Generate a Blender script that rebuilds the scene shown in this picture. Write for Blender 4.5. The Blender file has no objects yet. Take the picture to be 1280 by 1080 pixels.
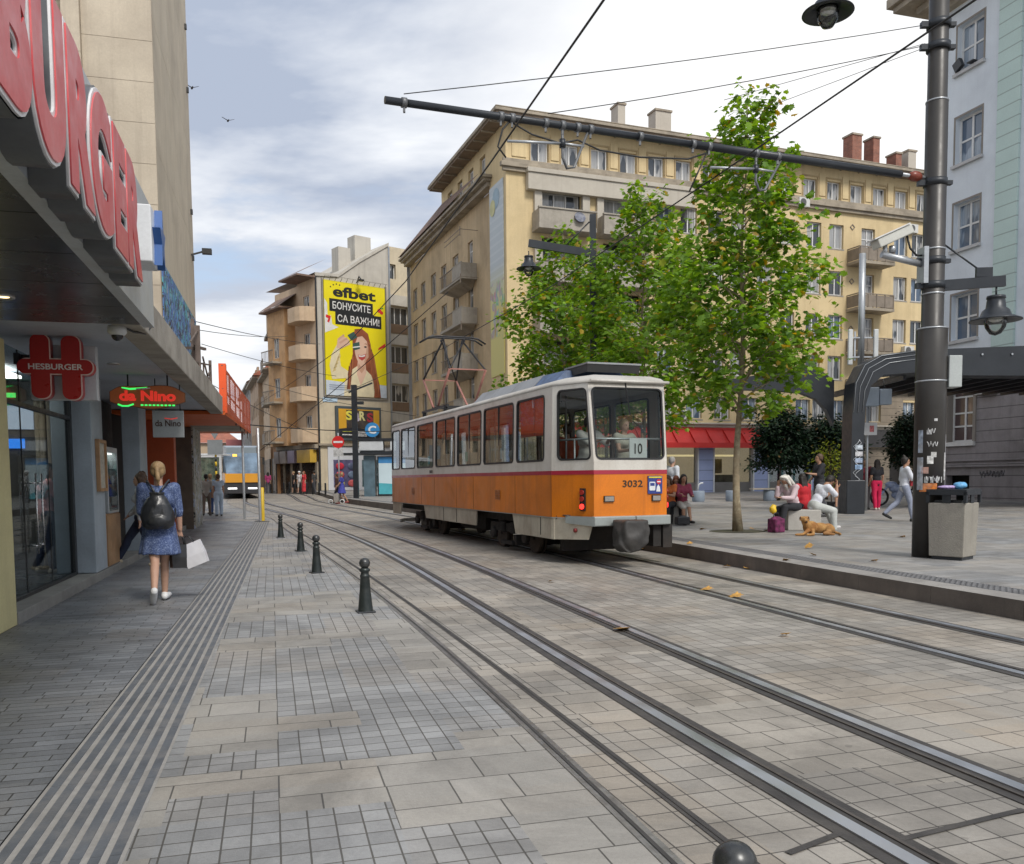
import bpy, bmesh, math, random
import numpy as np
from mathutils import Vector, Matrix, noise
scene=bpy.context.scene; COL=scene.collection
rnd=random.Random(7)
R=math.radians; PI=math.pi
# ---------------------------------------------------------------- camera
FPX=1080.0; PX=640.0; PY=669.0; EYE=1.5
_p=-math.atan(71/1080.0); _r=R(0.55)
_c,_s=math.cos(_p),math.sin(_p); FW=Vector((0,_c,_s)); _up=Vector((0,-_s,_c)); _rt=Vector((1,0,0))
RT=_rt*math.cos(_r)-_up*math.sin(_r); UP=_up*math.cos(_r)+_rt*math.sin(_r)
def ray(px,py): return FW*FPX+RT*(px-PX)+UP*(PY-py)
def at(px,py,D):
    d=ray(px,py); return Vector((0,0,EYE))+d*(D/d.y)
def gz(y):
    t=min(max(y-26.0,0.0),34.0); return 0.012*t
def plz(y): return 0.20+0.0085*min(max(y-12.0,0.0),60.0)
def gp(px,py,f=gz):
    z=0.0; d=ray(px,py)
    for _ in range(12):
        P=Vector((0,0,EYE))+d*((z-EYE)/d.z); z=f(P.y)
    return P
cam=bpy.data.cameras.new('camera'); camo=bpy.data.objects.new('camera',cam); COL.objects.link(camo)
cam.sensor_fit='HORIZONTAL'; cam.sensor_width=36.0; cam.lens=36.0*FPX/1280; cam.shift_y=(PY-540)/1280.0
cam.clip_start=0.05; cam.clip_end=3000
camo.matrix_world=Matrix(((RT.x,UP.x,-FW.x,0),(RT.y,UP.y,-FW.y,0),(RT.z,UP.z,-FW.z,EYE),(0,0,0,1)))
scene.camera=camo
# ---------------------------------------------------------------- materials
def nt(name):
    m=bpy.data.materials.new(name); m.use_nodes=True; t=m.node_tree
    return m,t,t.nodes,t.links,t.nodes['Principled BSDF']
def rgba(c): return (c[0],c[1],c[2],1)
def mixc(N,L,fac,a,b,mode='MIX'):
    n=N.new('ShaderNodeMix'); n.data_type='RGBA'; n.blend_type=mode
    for k,v in ((0,fac),(6,a),(7,b)):
        if isinstance(v,(int,float)): n.inputs[k].default_value=v
        elif isinstance(v,(tuple,list)): n.inputs[k].default_value=rgba(v)
        else: L.new(v,n.inputs[k])
    return n.outputs[2]
def nmath(N,L,op,a,b=None,c=None,clamp=False):
    n=N.new('ShaderNodeMath'); n.operation=op; n.use_clamp=clamp
    for k,v in enumerate((a,b,c)):
        if v is None: continue
        if isinstance(v,(int,float)): n.inputs[k].default_value=v
        else: L.new(v,n.inputs[k])
    return n.outputs[0]
def nnoise(N,L,vec,scale,detail=4,rough=.55,out=0,dist=0):
    n=N.new('ShaderNodeTexNoise'); n.inputs['Scale'].default_value=scale; n.inputs['Detail'].default_value=detail
    n.inputs['Roughness'].default_value=rough; n.inputs['Distortion'].default_value=dist
    if vec is not None: L.new(vec,n.inputs['Vector'])
    return n.outputs[out]
def nramp(N,L,v,a,b,lo=0.0,hi=1.0):
    n=N.new('ShaderNodeMapRange'); n.inputs[1].default_value=a; n.inputs[2].default_value=b
    n.inputs[3].default_value=lo; n.inputs[4].default_value=hi; n.clamp=True
    L.new(v,n.inputs[0]); return n.outputs[0]
def vscale(N,L,vec,s,rot=0.0,loc=(0,0,0)):
    n=N.new('ShaderNodeMapping'); n.inputs['Scale'].default_value=s; n.inputs['Rotation'].default_value=(0,0,rot)
    n.inputs['Location'].default_value=loc; L.new(vec,n.inputs['Vector']); return n.outputs[0]
MC={}
def pm(name,base,rough=.7,metal=0.0,var=.12,scale=2.0,dirt=None,damt=0.0,dscale=1.2,streak=0.0,bump=0.0,bscale=60.0,coat=0.0,fine=.06,spec=None,emit=None,estr=0.0,lines=None):
    """procedural paint / plaster / stone; lines=(spacing_z, width, dark factor) adds horizontal joints"""
    if name in MC: return MC[name]
    m,t,N,L,B=nt(name)
    co=N.new('ShaderNodeTexCoord').outputs['Object']
    col=None
    n1=nnoise(N,L,co,scale,5)
    f1=nramp(N,L,n1,.3,.7)
    dark=tuple(max(0,c*(1-var)) for c in base); lite=tuple(min(1,c*(1+var)) for c in base)
    col=mixc(N,L,f1,dark,lite)
    if fine>0:
        n2=nnoise(N,L,co,bscale*.6,2); f2=nramp(N,L,n2,.25,.75,1-fine,1+fine)
        mm=N.new('ShaderNodeVectorMath'); mm.operation='SCALE'; L.new(col,mm.inputs[0]); L.new(f2,mm.inputs['Scale']); col=mm.outputs[0]
    if dirt and damt>0:
        n3=nnoise(N,L,co,dscale,8,.65,dist=.4); f3=nramp(N,L,n3,.46,.72,0,damt); col=mixc(N,L,f3,col,dirt)
    if streak>0:
        v=vscale(N,L,co,(3.2,3.2,.13)); n4=nnoise(N,L,v,1.0,6,.7); f4=nramp(N,L,n4,.5,.75,0,streak)
        col=mixc(N,L,f4,col,dirt or tuple(c*.45 for c in base))
    if lines:
        sp=N.new('ShaderNodeSeparateXYZ'); L.new(co,sp.inputs[0])
        fr=nmath(N,L,'FRACT',nmath(N,L,'DIVIDE',sp.outputs[2],lines[0])); lt=nmath(N,L,'LESS_THAN',fr,lines[1]/lines[0])
        col=mixc(N,L,nmath(N,L,'MULTIPLY',lt,lines[2]),col,tuple(c*.3 for c in base))
    L.new(col,B.inputs['Base Color'])
    B.inputs['Metallic'].default_value=metal
    nr=nnoise(N,L,co,scale*3,4); L.new(nramp(N,L,nr,.3,.7,max(.02,rough-.09),min(1,rough+.09)),B.inputs['Roughness'])
    if coat: B.inputs['Coat Weight'].default_value=coat; B.inputs['Coat Roughness'].default_value=.12
    if spec is not None: B.inputs['Specular IOR Level'].default_value=spec
    if bump>0:
        nb=nnoise(N,L,co,bscale,4); bp=N.new('ShaderNodeBump'); bp.inputs['Strength'].default_value=bump; bp.inputs['Distance'].default_value=.01
        L.new(nb,bp.inputs['Height']); L.new(bp.outputs[0],B.inputs['Normal'])
    if emit: B.inputs['Emission Color'].default_value=rgba(emit); B.inputs['Emission Strength'].default_value=estr
    MC[name]=m; return m
def glass(name,tint=(.85,.9,.9),rough=.02,trans=.85,refl=1.05):
    """thin window glass: fresnel mix of a mirror and a tinted transparent pass"""
    if name in MC: return MC[name]
    m,t,N,L,B=nt(name); N.remove(B)
    out=[n for n in N if n.type=='OUTPUT_MATERIAL'][0]
    g=N.new('ShaderNodeBsdfGlossy'); g.inputs['Roughness'].default_value=rough; g.inputs['Color'].default_value=(.9,.93,.95,1)
    tr=N.new('ShaderNodeBsdfTransparent'); tr.inputs['Color'].default_value=rgba(tuple(c*trans for c in tint))
    fr=N.new('ShaderNodeFresnel'); fr.inputs['IOR'].default_value=1.52
    f=nmath(N,L,'MULTIPLY_ADD',fr.outputs[0],refl,.008,clamp=True)
    mx=N.new('ShaderNodeMixShader'); L.new(f,mx.inputs[0]); L.new(tr.outputs[0],mx.inputs[1]); L.new(g.outputs[0],mx.inputs[2]); L.new(mx.outputs[0],out.inputs[0])
    MC[name]=m; return m
# ---------------------------------------------------------------- mesh builder
SPLIT={'attic_panel','pilaster','pilaster_trim','reveal','vent_stub','mullion','hanger','underfloor_gear','window_surround','eave_bracket','sill','spandrel','shelf','chimney','bolt','ornament','stall_riser','shop_glass','shop_pier','side_window','skirt','panel_joint','wheel_cover','antenna_panel','grab_pole','bay_side','print_line','menu_board','neon_line','bumper_side'}
class MB:
    def __init__(s): s.v=[]; s.f=[]; s.sm=[]; s.mi=[]; s.M=None; s.m=0
    def addv(s,p):
        p=Vector(p)
        if s.M is not None: p=s.M@p
        s.v.append(p); return len(s.v)-1
    def face(s,idx,smooth=False): s.f.append(tuple(idx)); s.sm.append(smooth); s.mi.append(s.m)
    def poly(s,pts): s.face([s.addv(p) for p in pts])
    def box(s,x0,x1,y0,y1,z0,z1):
        if x0>x1:x0,x1=x1,x0
        if y0>y1:y0,y1=y1,y0
        if z0>z1:z0,z1=z1,z0
        i=[s.addv((x,y,z)) for z in(z0,z1) for y in(y0,y1) for x in(x0,x1)]
        for q in((0,2,3,1),(4,5,7,6),(0,1,5,4),(2,6,7,3),(0,4,6,2),(1,3,7,5)): s.face([i[k] for k in q])
        return s
    def bar(s,a,b,w,h,up=(0,0,1)):
        a=Vector(a);b=Vector(b);d=(b-a).normalized();u=Vector(up)
        if abs(d.dot(u))>.99:u=Vector((1,0,0))
        r=d.cross(u).normalized();u=r.cross(d).normalized()
        i=[s.addv(p+r*(sx*w/2)+u*(sz*h/2)) for p in(a,b) for sx,sz in((-1,-1),(1,-1),(1,1),(-1,1))]
        for q in((0,3,2,1),(4,5,6,7),(0,1,5,4),(1,2,6,5),(2,3,7,6),(3,0,4,7)): s.face([i[k] for k in q])
        return s
    def tube(s,path,r,n=8,caps=True,smooth=True):
        P=[Vector(p) for p in path]; rs=r if isinstance(r,(list,tuple)) else [r]*len(P)
        rings=[];u=None
        for k,p in enumerate(P):
            d=(P[min(k+1,len(P)-1)]-P[max(k-1,0)]).normalized()
            if u is None:
                u=Vector((0,0,1)) if abs(d.z)<.9 else Vector((1,0,0))
            u=(u-d*u.dot(d)).normalized(); w=d.cross(u)
            rings.append([s.addv(p+(u*math.cos(2*PI*j/n)+w*math.sin(2*PI*j/n))*rs[k]) for j in range(n)])
        for a,b in zip(rings,rings[1:]):
            for j in range(n): s.face((a[j],a[(j+1)%n],b[(j+1)%n],b[j]),smooth)
        if caps: s.face(rings[0][::-1]); s.face(rings[-1])
        return s
    def cyl(s,a,b,r0,r1=None,n=16,smooth=True): return s.tube([a,b],[r0,r0 if r1 is None else r1],n,True,smooth)
    def lathe(s,prof,c=(0,0,0),n=24,smooth=True,caps=True,sx=1,sy=1):
        c=Vector(c);rings=[[s.addv(c+Vector((r*math.cos(2*PI*j/n)*sx,r*math.sin(2*PI*j/n)*sy,z))) for j in range(n)] for r,z in prof]
        for a,b in zip(rings,rings[1:]):
            for j in range(n): s.face((a[j],a[(j+1)%n],b[(j+1)%n],b[j]),smooth)
        if caps: s.face(rings[0][::-1]); s.face(rings[-1])
        return s
    def ell(s,c,r,n=12,m=8,rot=None):
        c=Vector(c); r=Vector(r) if not isinstance(r,(int,float)) else Vector((r,r,r)); rg=[]
        top=None
        def T(p):
            p=Vector(p)
            if rot is not None: p=rot@p
            return c+p
        for k in range(1,m):
            th=PI*k/m; rg.append([s.addv(T((r.x*math.sin(th)*math.cos(2*PI*j/n),r.y*math.sin(th)*math.sin(2*PI*j/n),-r.z*math.cos(th)))) for j in range(n)])
        b=s.addv(T((0,0,-r.z))); t=s.addv(T((0,0,r.z)))
        for j in range(n): s.face((b,rg[0][(j+1)%n],rg[0][j]),True); s.face((t,rg[-1][j],rg[-1][(j+1)%n]),True)
        for a,d in zip(rg,rg[1:]):
            for j in range(n): s.face((a[j],a[(j+1)%n],d[(j+1)%n],d[j]),True)
        return s
    def cap(s,p0,p1,r0,r1=None,n=12,flat=1.0,side=None):
        """tapered capsule (closed); flat squeezes it along the axis 'side'"""
        p0=Vector(p0);p1=Vector(p1); r1=r0 if r1 is None else r1
        d=p1-p0; l=d.length
        if l<1e-5: return s.ell(p0,r0)
        d/=l; u=Vector(side) if side is not None else (Vector((0,1,0)) if abs(d.y)<.9 else Vector((1,0,0)))
        u=(u-d*u.dot(d)).normalized(); w=d.cross(u); rg=[]
        for k in range(1,4):
            a=PI/2*(1-k/3.0); rg.append((p0-d*(r0*math.sin(a)),r0*math.cos(a)))
        for k in range(0,3):
            a=PI/2*k/3.0; rg.append((p1+d*(r1*math.sin(a)),r1*math.cos(a)))
        R_=[[s.addv(p+(u*(math.cos(2*PI*j/n)*flat)+w*math.sin(2*PI*j/n))*q) for j in range(n)] for p,q in rg]
        b=s.addv(p0-d*r0);t=s.addv(p1+d*r1)
        for j in range(n): s.face((b,R_[0][(j+1)%n],R_[0][j]),True); s.face((t,R_[-1][j],R_[-1][(j+1)%n]),True)
        for a,c in zip(R_,R_[1:]):
            for j in range(n): s.face((a[j],a[(j+1)%n],c[(j+1)%n],c[j]),True)
        return s
    def prism(s,pts,f,h):
        """closed outline pts (2D), f maps (u,v,w)->3D, from w=0 to w=h"""
        a=[s.addv(f(u,v,0)) for u,v in pts]; b=[s.addv(f(u,v,h)) for u,v in pts]; n=len(pts)
        s.face(a[::-1]); s.face(b)
        for j in range(n): s.face((a[j],a[(j+1)%n],b[(j+1)%n],b[j]))
        return s
    def ribbon(s,line,w0,w1,z0,z1=None):
        """strip along a ground polyline, from offset w0 to w1 (right positive); box if z1"""
        P=[Vector(p) for p in line];A=[];
        for k,p in enumerate(P):
            d=(P[min(k+1,len(P)-1)]-P[max(k-1,0)]); d.z=0; d.normalize(); r=Vector((d.y,-d.x,0))
            A.append((p+r*w0,p+r*w1))
        lo=[(s.addv(a+Vector((0,0,z0))),s.addv(b+Vector((0,0,z0)))) for a,b in A]
        if z1 is None:
            for a,b in zip(lo,lo[1:]): s.face((a[0],a[1],b[1],b[0]))
        else:
            hi=[(s.addv(a+Vector((0,0,z1))),s.addv(b+Vector((0,0,z1)))) for a,b in A]
            for a,b,c,d in zip(lo,lo[1:],hi,hi[1:]):
                s.face((c[0],c[1],d[1],d[0])); s.face((a[0],c[0],d[0],b[0])); s.face((a[1],b[1],d[1],c[1]))
            s.face((lo[0][0],lo[0][1],hi[0][1],hi[0][0])); s.face((lo[-1][1],lo[-1][0],hi[-1][0],hi[-1][1]))
        return s
    def mesh(s,name,mats):
        me=bpy.data.meshes.new(name); me.from_pydata([tuple(v) for v in s.v],[],s.f)
        me.polygons.foreach_set('use_smooth',s.sm)
        if not isinstance(mats,(list,tuple)): mats=[mats]
        for m in mats: me.materials.append(m)
        if len(mats)>1: me.polygons.foreach_set('material_index',s.mi)
        me.update(); return me
    def islands(s):
        par=list(range(len(s.v)))
        def fd(a):
            while par[a]!=a: par[a]=par[par[a]]; a=par[a]
            return a
        for f in s.f:
            r=fd(f[0])
            for k in f[1:]: par[fd(k)]=r
        g={}
        for i,f in enumerate(s.f): g.setdefault(fd(f[0]),[]).append(i)
        out=[]
        for fs in g.values():
            m=MB(); mp={}
            for i in fs:
                idx=[]
                for k in s.f[i]:
                    if k not in mp: mp[k]=len(m.v); m.v.append(s.v[k])
                    idx.append(mp[k])
                m.f.append(tuple(idx)); m.sm.append(s.sm[i]); m.mi.append(s.mi[i])
            out.append(m)
        return out
    def build(s,name,mats,parent=None,loc=(0,0,0),rot=(0,0,0),bevel=0.0,fixn=True):
        if name in SPLIT and not getattr(s,'one',0):
            q=s.islands(); r=None
            if len(q)>1:
                for m in q:
                    m.one=1; o=m.build(name,mats,parent,loc,rot,bevel,fixn); r=r or o
                return r
        me=s.mesh(name,mats)
        if fixn:
            bm=bmesh.new(); bm.from_mesh(me); bmesh.ops.recalc_face_normals(bm,faces=bm.faces); bm.to_mesh(me); bm.free()
        o=bpy.data.objects.new(name,me); COL.objects.link(o); o.location=loc; o.rotation_euler=rot
        if parent is not None: o.parent=parent
        if bevel>0:
            md=o.modifiers.new('bevel','BEVEL'); md.width=bevel; md.segments=2; md.limit_method='ANGLE'; md.angle_limit=R(40)
        return o
def tag(o,label=None,cat=None,group=None,kind=None):
    if label:o['label']=label
    if cat:o['category']=cat
    if group:o['group']=group
    if kind:o['kind']=kind
    return o
def thing(name,label,cat,loc=(0,0,0),rz=0.0,group=None):
    o=bpy.data.objects.new(name,None); COL.objects.link(o); o.empty_display_size=.2
    o.location=loc; o.rotation_euler=(0,0,rz); return tag(o,label,cat,group)
def copy_tree(o,parent=None,loc=None,rz=None,label=None,scale=None):
    c=o.copy(); COL.objects.link(c); c.parent=parent
    if loc is not None:c.location=loc
    if rz is not None:c.rotation_euler=(0,0,rz)
    if label:c['label']=label
    if scale is not None:c.scale=scale
    for ch in list(o.children): copy_tree(ch,c)
    return c
def inst(src,parent,loc,rot=None,scale=None):
    """copy of a part (with its sub-parts) under a parent"""
    c=src.copy(); COL.objects.link(c); c.parent=parent; c.location=loc
    if rot is not None:c.rotation_euler=rot
    if scale is not None:c.scale=scale
    for ch in list(src.children):
        d=ch.copy(); COL.objects.link(d); d.parent=c
    return c
def remesh(mb,name,mats,parent,voxel,smooth=4,fac=.5):
    o=mb.build(name+'_src',mats,None)
    m=o.modifiers.new('r','REMESH'); m.mode='VOXEL'; m.voxel_size=voxel; m.use_smooth_shade=True
    if smooth:
        q=o.modifiers.new('s','SMOOTH'); q.factor=fac; q.iterations=smooth
    dg=bpy.context.evaluated_depsgraph_get(); e=o.evaluated_get(dg); me=bpy.data.meshes.new_from_object(e)
    me.name=name; me.materials.clear()
    for mm in (mats if isinstance(mats,(list,tuple)) else [mats]): me.materials.append(mm)
    me.polygons.foreach_set('use_smooth',[True]*len(me.polygons))
    old=o.data; bpy.data.objects.remove(o); bpy.data.meshes.remove(old)
    n=bpy.data.objects.new(name,me); COL.objects.link(n)
    if parent is not None: n.parent=parent
    return n
def text_mesh(s,size=1.0,ext=0.0,off=0.0,space=1.0,align='LEFT',shear=0.0,bev=0.0,res=4):
    cu=bpy.data.curves.new('t','FONT'); cu.body=s; cu.size=size; cu.extrude=ext; cu.offset=off; cu.space_character=space
    cu.align_x=align; cu.shear=shear; cu.resolution_u=res; cu.bevel_depth=bev; cu.fill_mode='BOTH'
    o=bpy.data.objects.new('t',cu); COL.objects.link(o)
    dg=bpy.context.evaluated_depsgraph_get(); dg.update(); me=bpy.data.meshes.new_from_object(o.evaluated_get(dg))
    bpy.data.objects.remove(o); bpy.data.curves.remove(cu); return me
def text_part(s,name,mat,parent,loc,rot,w=None,h=None,size=1.0,ext=0.0,off=0.0,space=1.0,shear=0.0):
    """lettering fitted into width w and height h, lower left corner at loc; rot orients its plane"""
    me=text_mesh(s,size,ext,off,space,shear=shear)
    xs=[v.co.x for v in me.vertices]; ys=[v.co.y for v in me.vertices]
    x0,x1,y0,y1=min(xs),max(xs),min(ys),max(ys)
    sx=(w/(x1-x0)) if w else None; sy=(h/(y1-y0)) if h else None
    sx=sx or sy or 1; sy=sy or sx
    for v in me.vertices: v.co.x=(v.co.x-x0)*sx; v.co.y=(v.co.y-y0)*sy
    me.materials.clear(); me.materials.append(mat); me.name=name
    o=bpy.data.objects.new(name,me); COL.objects.link(o); o.location=loc; o.rotation_euler=rot
    if parent is not None:o.parent=parent
    return o
class Frame:
    def __init__(s,x,y,deg): s.o=Vector((x,y,0)); s.a=R(deg); s.ex=Vector((math.cos(s.a),math.sin(s.a),0)); s.ey=Vector((-math.sin(s.a),math.cos(s.a),0))
    def w(s,x,y,z=0): return s.o+s.ex*x+s.ey*y+Vector((0,0,z))
    def onx(s,px,py,y0=0.0):
        d=ray(px,py); t=(s.o.dot(s.ey)+y0)/d.dot(s.ey); P=Vector((0,0,EYE))+d*t; return (P-s.o).dot(s.ex),P.z
    def ony(s,px,py,x0=0.0):
        d=ray(px,py); t=(s.o.dot(s.ex)+x0)/d.dot(s.ex); P=Vector((0,0,EYE))+d*t; return (P-s.o).dot(s.ey),P.z
def wall(mb,o,u,n,x0,x1,z0,z1,holes=(),depth=.2):
    """wall sheet with real openings. o origin, u along, n outward; holes=(xa,xb,za,zb) get reveals of the given depth"""
    o=Vector(o);u=Vector(u);n=Vector(n);Z=Vector((0,0,1))
    xs=sorted(set([x0,x1]+[h[0] for h in holes]+[h[1] for h in holes])); zs=sorted(set([z0,z1]+[h[2] for h in holes]+[h[3] for h in holes]))
    P=lambda x,z,d=0:o+u*x+Z*z-n*d
    xs=[x for x in xs if x0<=x<=x1]; zs=[z for z in zs if z0<=z<=z1]
    idx={}
    def V(x,z):
        if (x,z) not in idx: idx[(x,z)]=mb.addv(P(x,z))
        return idx[(x,z)]
    for zi in range(len(zs)-1):
        za,zb=zs[zi],zs[zi+1]; zm=(za+zb)/2; run=None
        for i in range(len(xs)-1):
            xa,xb=xs[i],xs[i+1]; xm=(xa+xb)/2
            if any(h[0]<xm<h[1] and h[2]<zm<h[3] for h in holes): continue
            mb.face((V(xa,za),V(xb,za),V(xb,zb),V(xa,zb)))
    for a,b,c,d in holes:
        for (p,q) in (((a,c),(b,c)),((b,c),(b,d)),((b,d),(a,d)),((a,d),(a,c))):
            mb.poly([P(p[0],p[1]),P(q[0],q[1]),P(q[0],q[1],depth),P(p[0],p[1],depth)])
# ---------------------------------------------------------------- sky, sun, render settings
w=bpy.data.worlds.new('World'); scene.world=w; w.use_nodes=True
N=w.node_tree.nodes; L=w.node_tree.links; BG=N['Background']
sky=N.new('ShaderNodeTexSky'); sky.sky_type='NISHITA'; sky.sun_disc=False
SUN_EL,SUN_AZ=R(48),R(150)     # azimuth clockwise from +Y
sky.sun_elevation=SUN_EL; sky.sun_rotation=SUN_AZ; sky.air_density=1.2; sky.dust_density=1.5
tc=N.new('ShaderNodeTexCoord').outputs['Generated']
sx=N.new('ShaderNodeSeparateXYZ'); L.new(tc,sx.inputs[0])
zz=nmath(N,L,'MAXIMUM',nmath(N,L,'ADD',sx.outputs[2],.14),.05)
cb=N.new('ShaderNodeCombineXYZ'); L.new(nmath(N,L,'DIVIDE',sx.outputs[0],zz),cb.inputs[0]); L.new(nmath(N,L,'DIVIDE',sx.outputs[1],zz),cb.inputs[1]); cb.inputs[2].default_value=3.7
pv=vscale(N,L,cb.outputs[0],(1.0,1.45,1.0),R(-18),(.35,.2,0))
c1=nnoise(N,L,pv,.95,9,.56,dist=.25)
c2=nnoise(N,L,vscale(N,L,pv,(1,1,1),0,(7.3,2.1,0)),.55,7,.52)
mask=nramp(N,L,c1,.32,.44)                      # where cloud covers the blue
shade=nramp(N,L,nmath(N,L,'ADD',nmath(N,L,'MULTIPLY',c2,.6),nmath(N,L,'MULTIPLY',c1,.4)),.455,.555)                     # bright tops against grey bellies
skyb=N.new('ShaderNodeVectorMath'); skyb.operation='SCALE'; L.new(sky.outputs[0],skyb.inputs[0]); skyb.inputs['Scale'].default_value=.11
skyc=mixc(N,L,.62,skyb.outputs[0],(.56,.68,.88))
cl=mixc(N,L,shade,(.42,.48,.60),(.93,.95,.98))
hz=nramp(N,L,sx.outputs[2],.0,.30,.55,0.0)
cl=mixc(N,L,hz,cl,(.93,.94,.95))
# brighter veil towards the hidden sun, right of the view
br=N.new('ShaderNodeVectorMath'); br.operation='DOT_PRODUCT'; L.new(tc,br.inputs[0]); br.inputs[1].default_value=Vector((.42,.82,.40)).normalized()
brf=nramp(N,L,br.outputs['Value'],.86,.99,0,.8)
cl=mixc(N,L,brf,cl,(1.0,1.0,1.0)); 
fin=mixc(N,L,mask,skyc,cl)
fin=mixc(N,L,nmath(N,L,'MULTIPLY',brf,.8),fin,(1.0,1.0,1.0))
L.new(fin,BG.inputs['Color']); BG.inputs['Strength'].default_value=.91
sl=bpy.data.lights.new('sun','SUN'); sl.energy=2.1; sl.angle=R(16); sl.color=(1,.95,.88)
so=bpy.data.objects.new('sun',sl); COL.objects.link(so)
dv=Vector((math.sin(SUN_AZ)*math.cos(SUN_EL),math.cos(SUN_AZ)*math.cos(SUN_EL),math.sin(SUN_EL)))
so.rotation_euler=dv.to_track_quat('Z','Y').to_euler(); so.location=dv*60
scene.view_settings.view_transform='Standard'; scene.view_settings.look='None'; scene.view_settings.exposure=0.30
try:
    scene.render.engine='CYCLES'; scene.cycles.max_bounces=8; scene.cycles.transparent_max_bounces=16; scene.cycles.caustics_reflective=False; scene.cycles.caustics_refractive=False
except Exception: pass
# ---------------------------------------------------------------- ground lines, X as a function of Y
def fitline(pts,deg=3,lo=-8,hi=None):
    ys=np.array([p[1] for p in pts]); xs=np.array([p[0] for p in pts]); c=np.polyfit(ys,xs,deg); a,b=ys.min(),ys.max(); d=np.polyder(c)
    def f(y):
        if y<a: return float(np.polyval(c,a)+np.polyval(d,a)*(y-a))
        if y>b: return float(np.polyval(c,b)+np.polyval(d,b)*(y-b))
        return float(np.polyval(c,y))
    return f
_A=[gp(*p) for p in ((1050,1042),(940,968),(850,905),(720,830),(640,782),(560,735),(480,690),(430,667),(380,652),(350,643),(330,635),(306,626))]
_B=[gp(*p) for p in ((1280,990),(1090,905),(940,848),(770,783),(640,732),(560,695),(480,665),(430,650))]
railA=fitline([(p.x,p.y) for p in _A]+[(p.x-1.06,p.y) for p in _B],4)
gr1=fitline([(p.x,p.y) for p in (gp(*q) for q in ((835,1078),(740,980),(670,910),(600,855),(560,817),(463,735),(400,690),(360,664)))],3)
gr2=fitline([(p.x,p.y) for p in (gp(*q) for q in ((900,1060),(800,960),(600,820),(545,778),(463,722),(400,680),(362,658)))],3)
facade=lambda y:-5.2-.262*(y-8.9)
tactL=lambda y:-2.13-.258*(y-3.53)
tactR=lambda y:tactL(y)+.50
kerb=lambda y:railA(y)+5.25
def sheet(name,fl,fr,y0,y1,zf,dz,mat,step=.5,kind='structure',nx=1):
    mb=MB(); ys=list(np.arange(y0,y1+1e-6,step)); rows=[]
    for y in ys:
        a,b=fl(y),fr(y); rows.append([mb.addv((a+(b-a)*k/nx,y,zf(y)+dz)) for k in range(nx+1)])
    for r0,r1 in zip(rows,rows[1:]):
        for k in range(nx): mb.face((r0[k],r0[k+1],r1[k+1],r1[k]))
    o=mb.build(name,mat,fixn=False); return tag(o,kind=kind)
def polyY(fn,y0,y1,step=.5,z=gz): return [(fn(y),y,z(y)) for y in np.arange(y0,y1+1e-6,step)]
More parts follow.
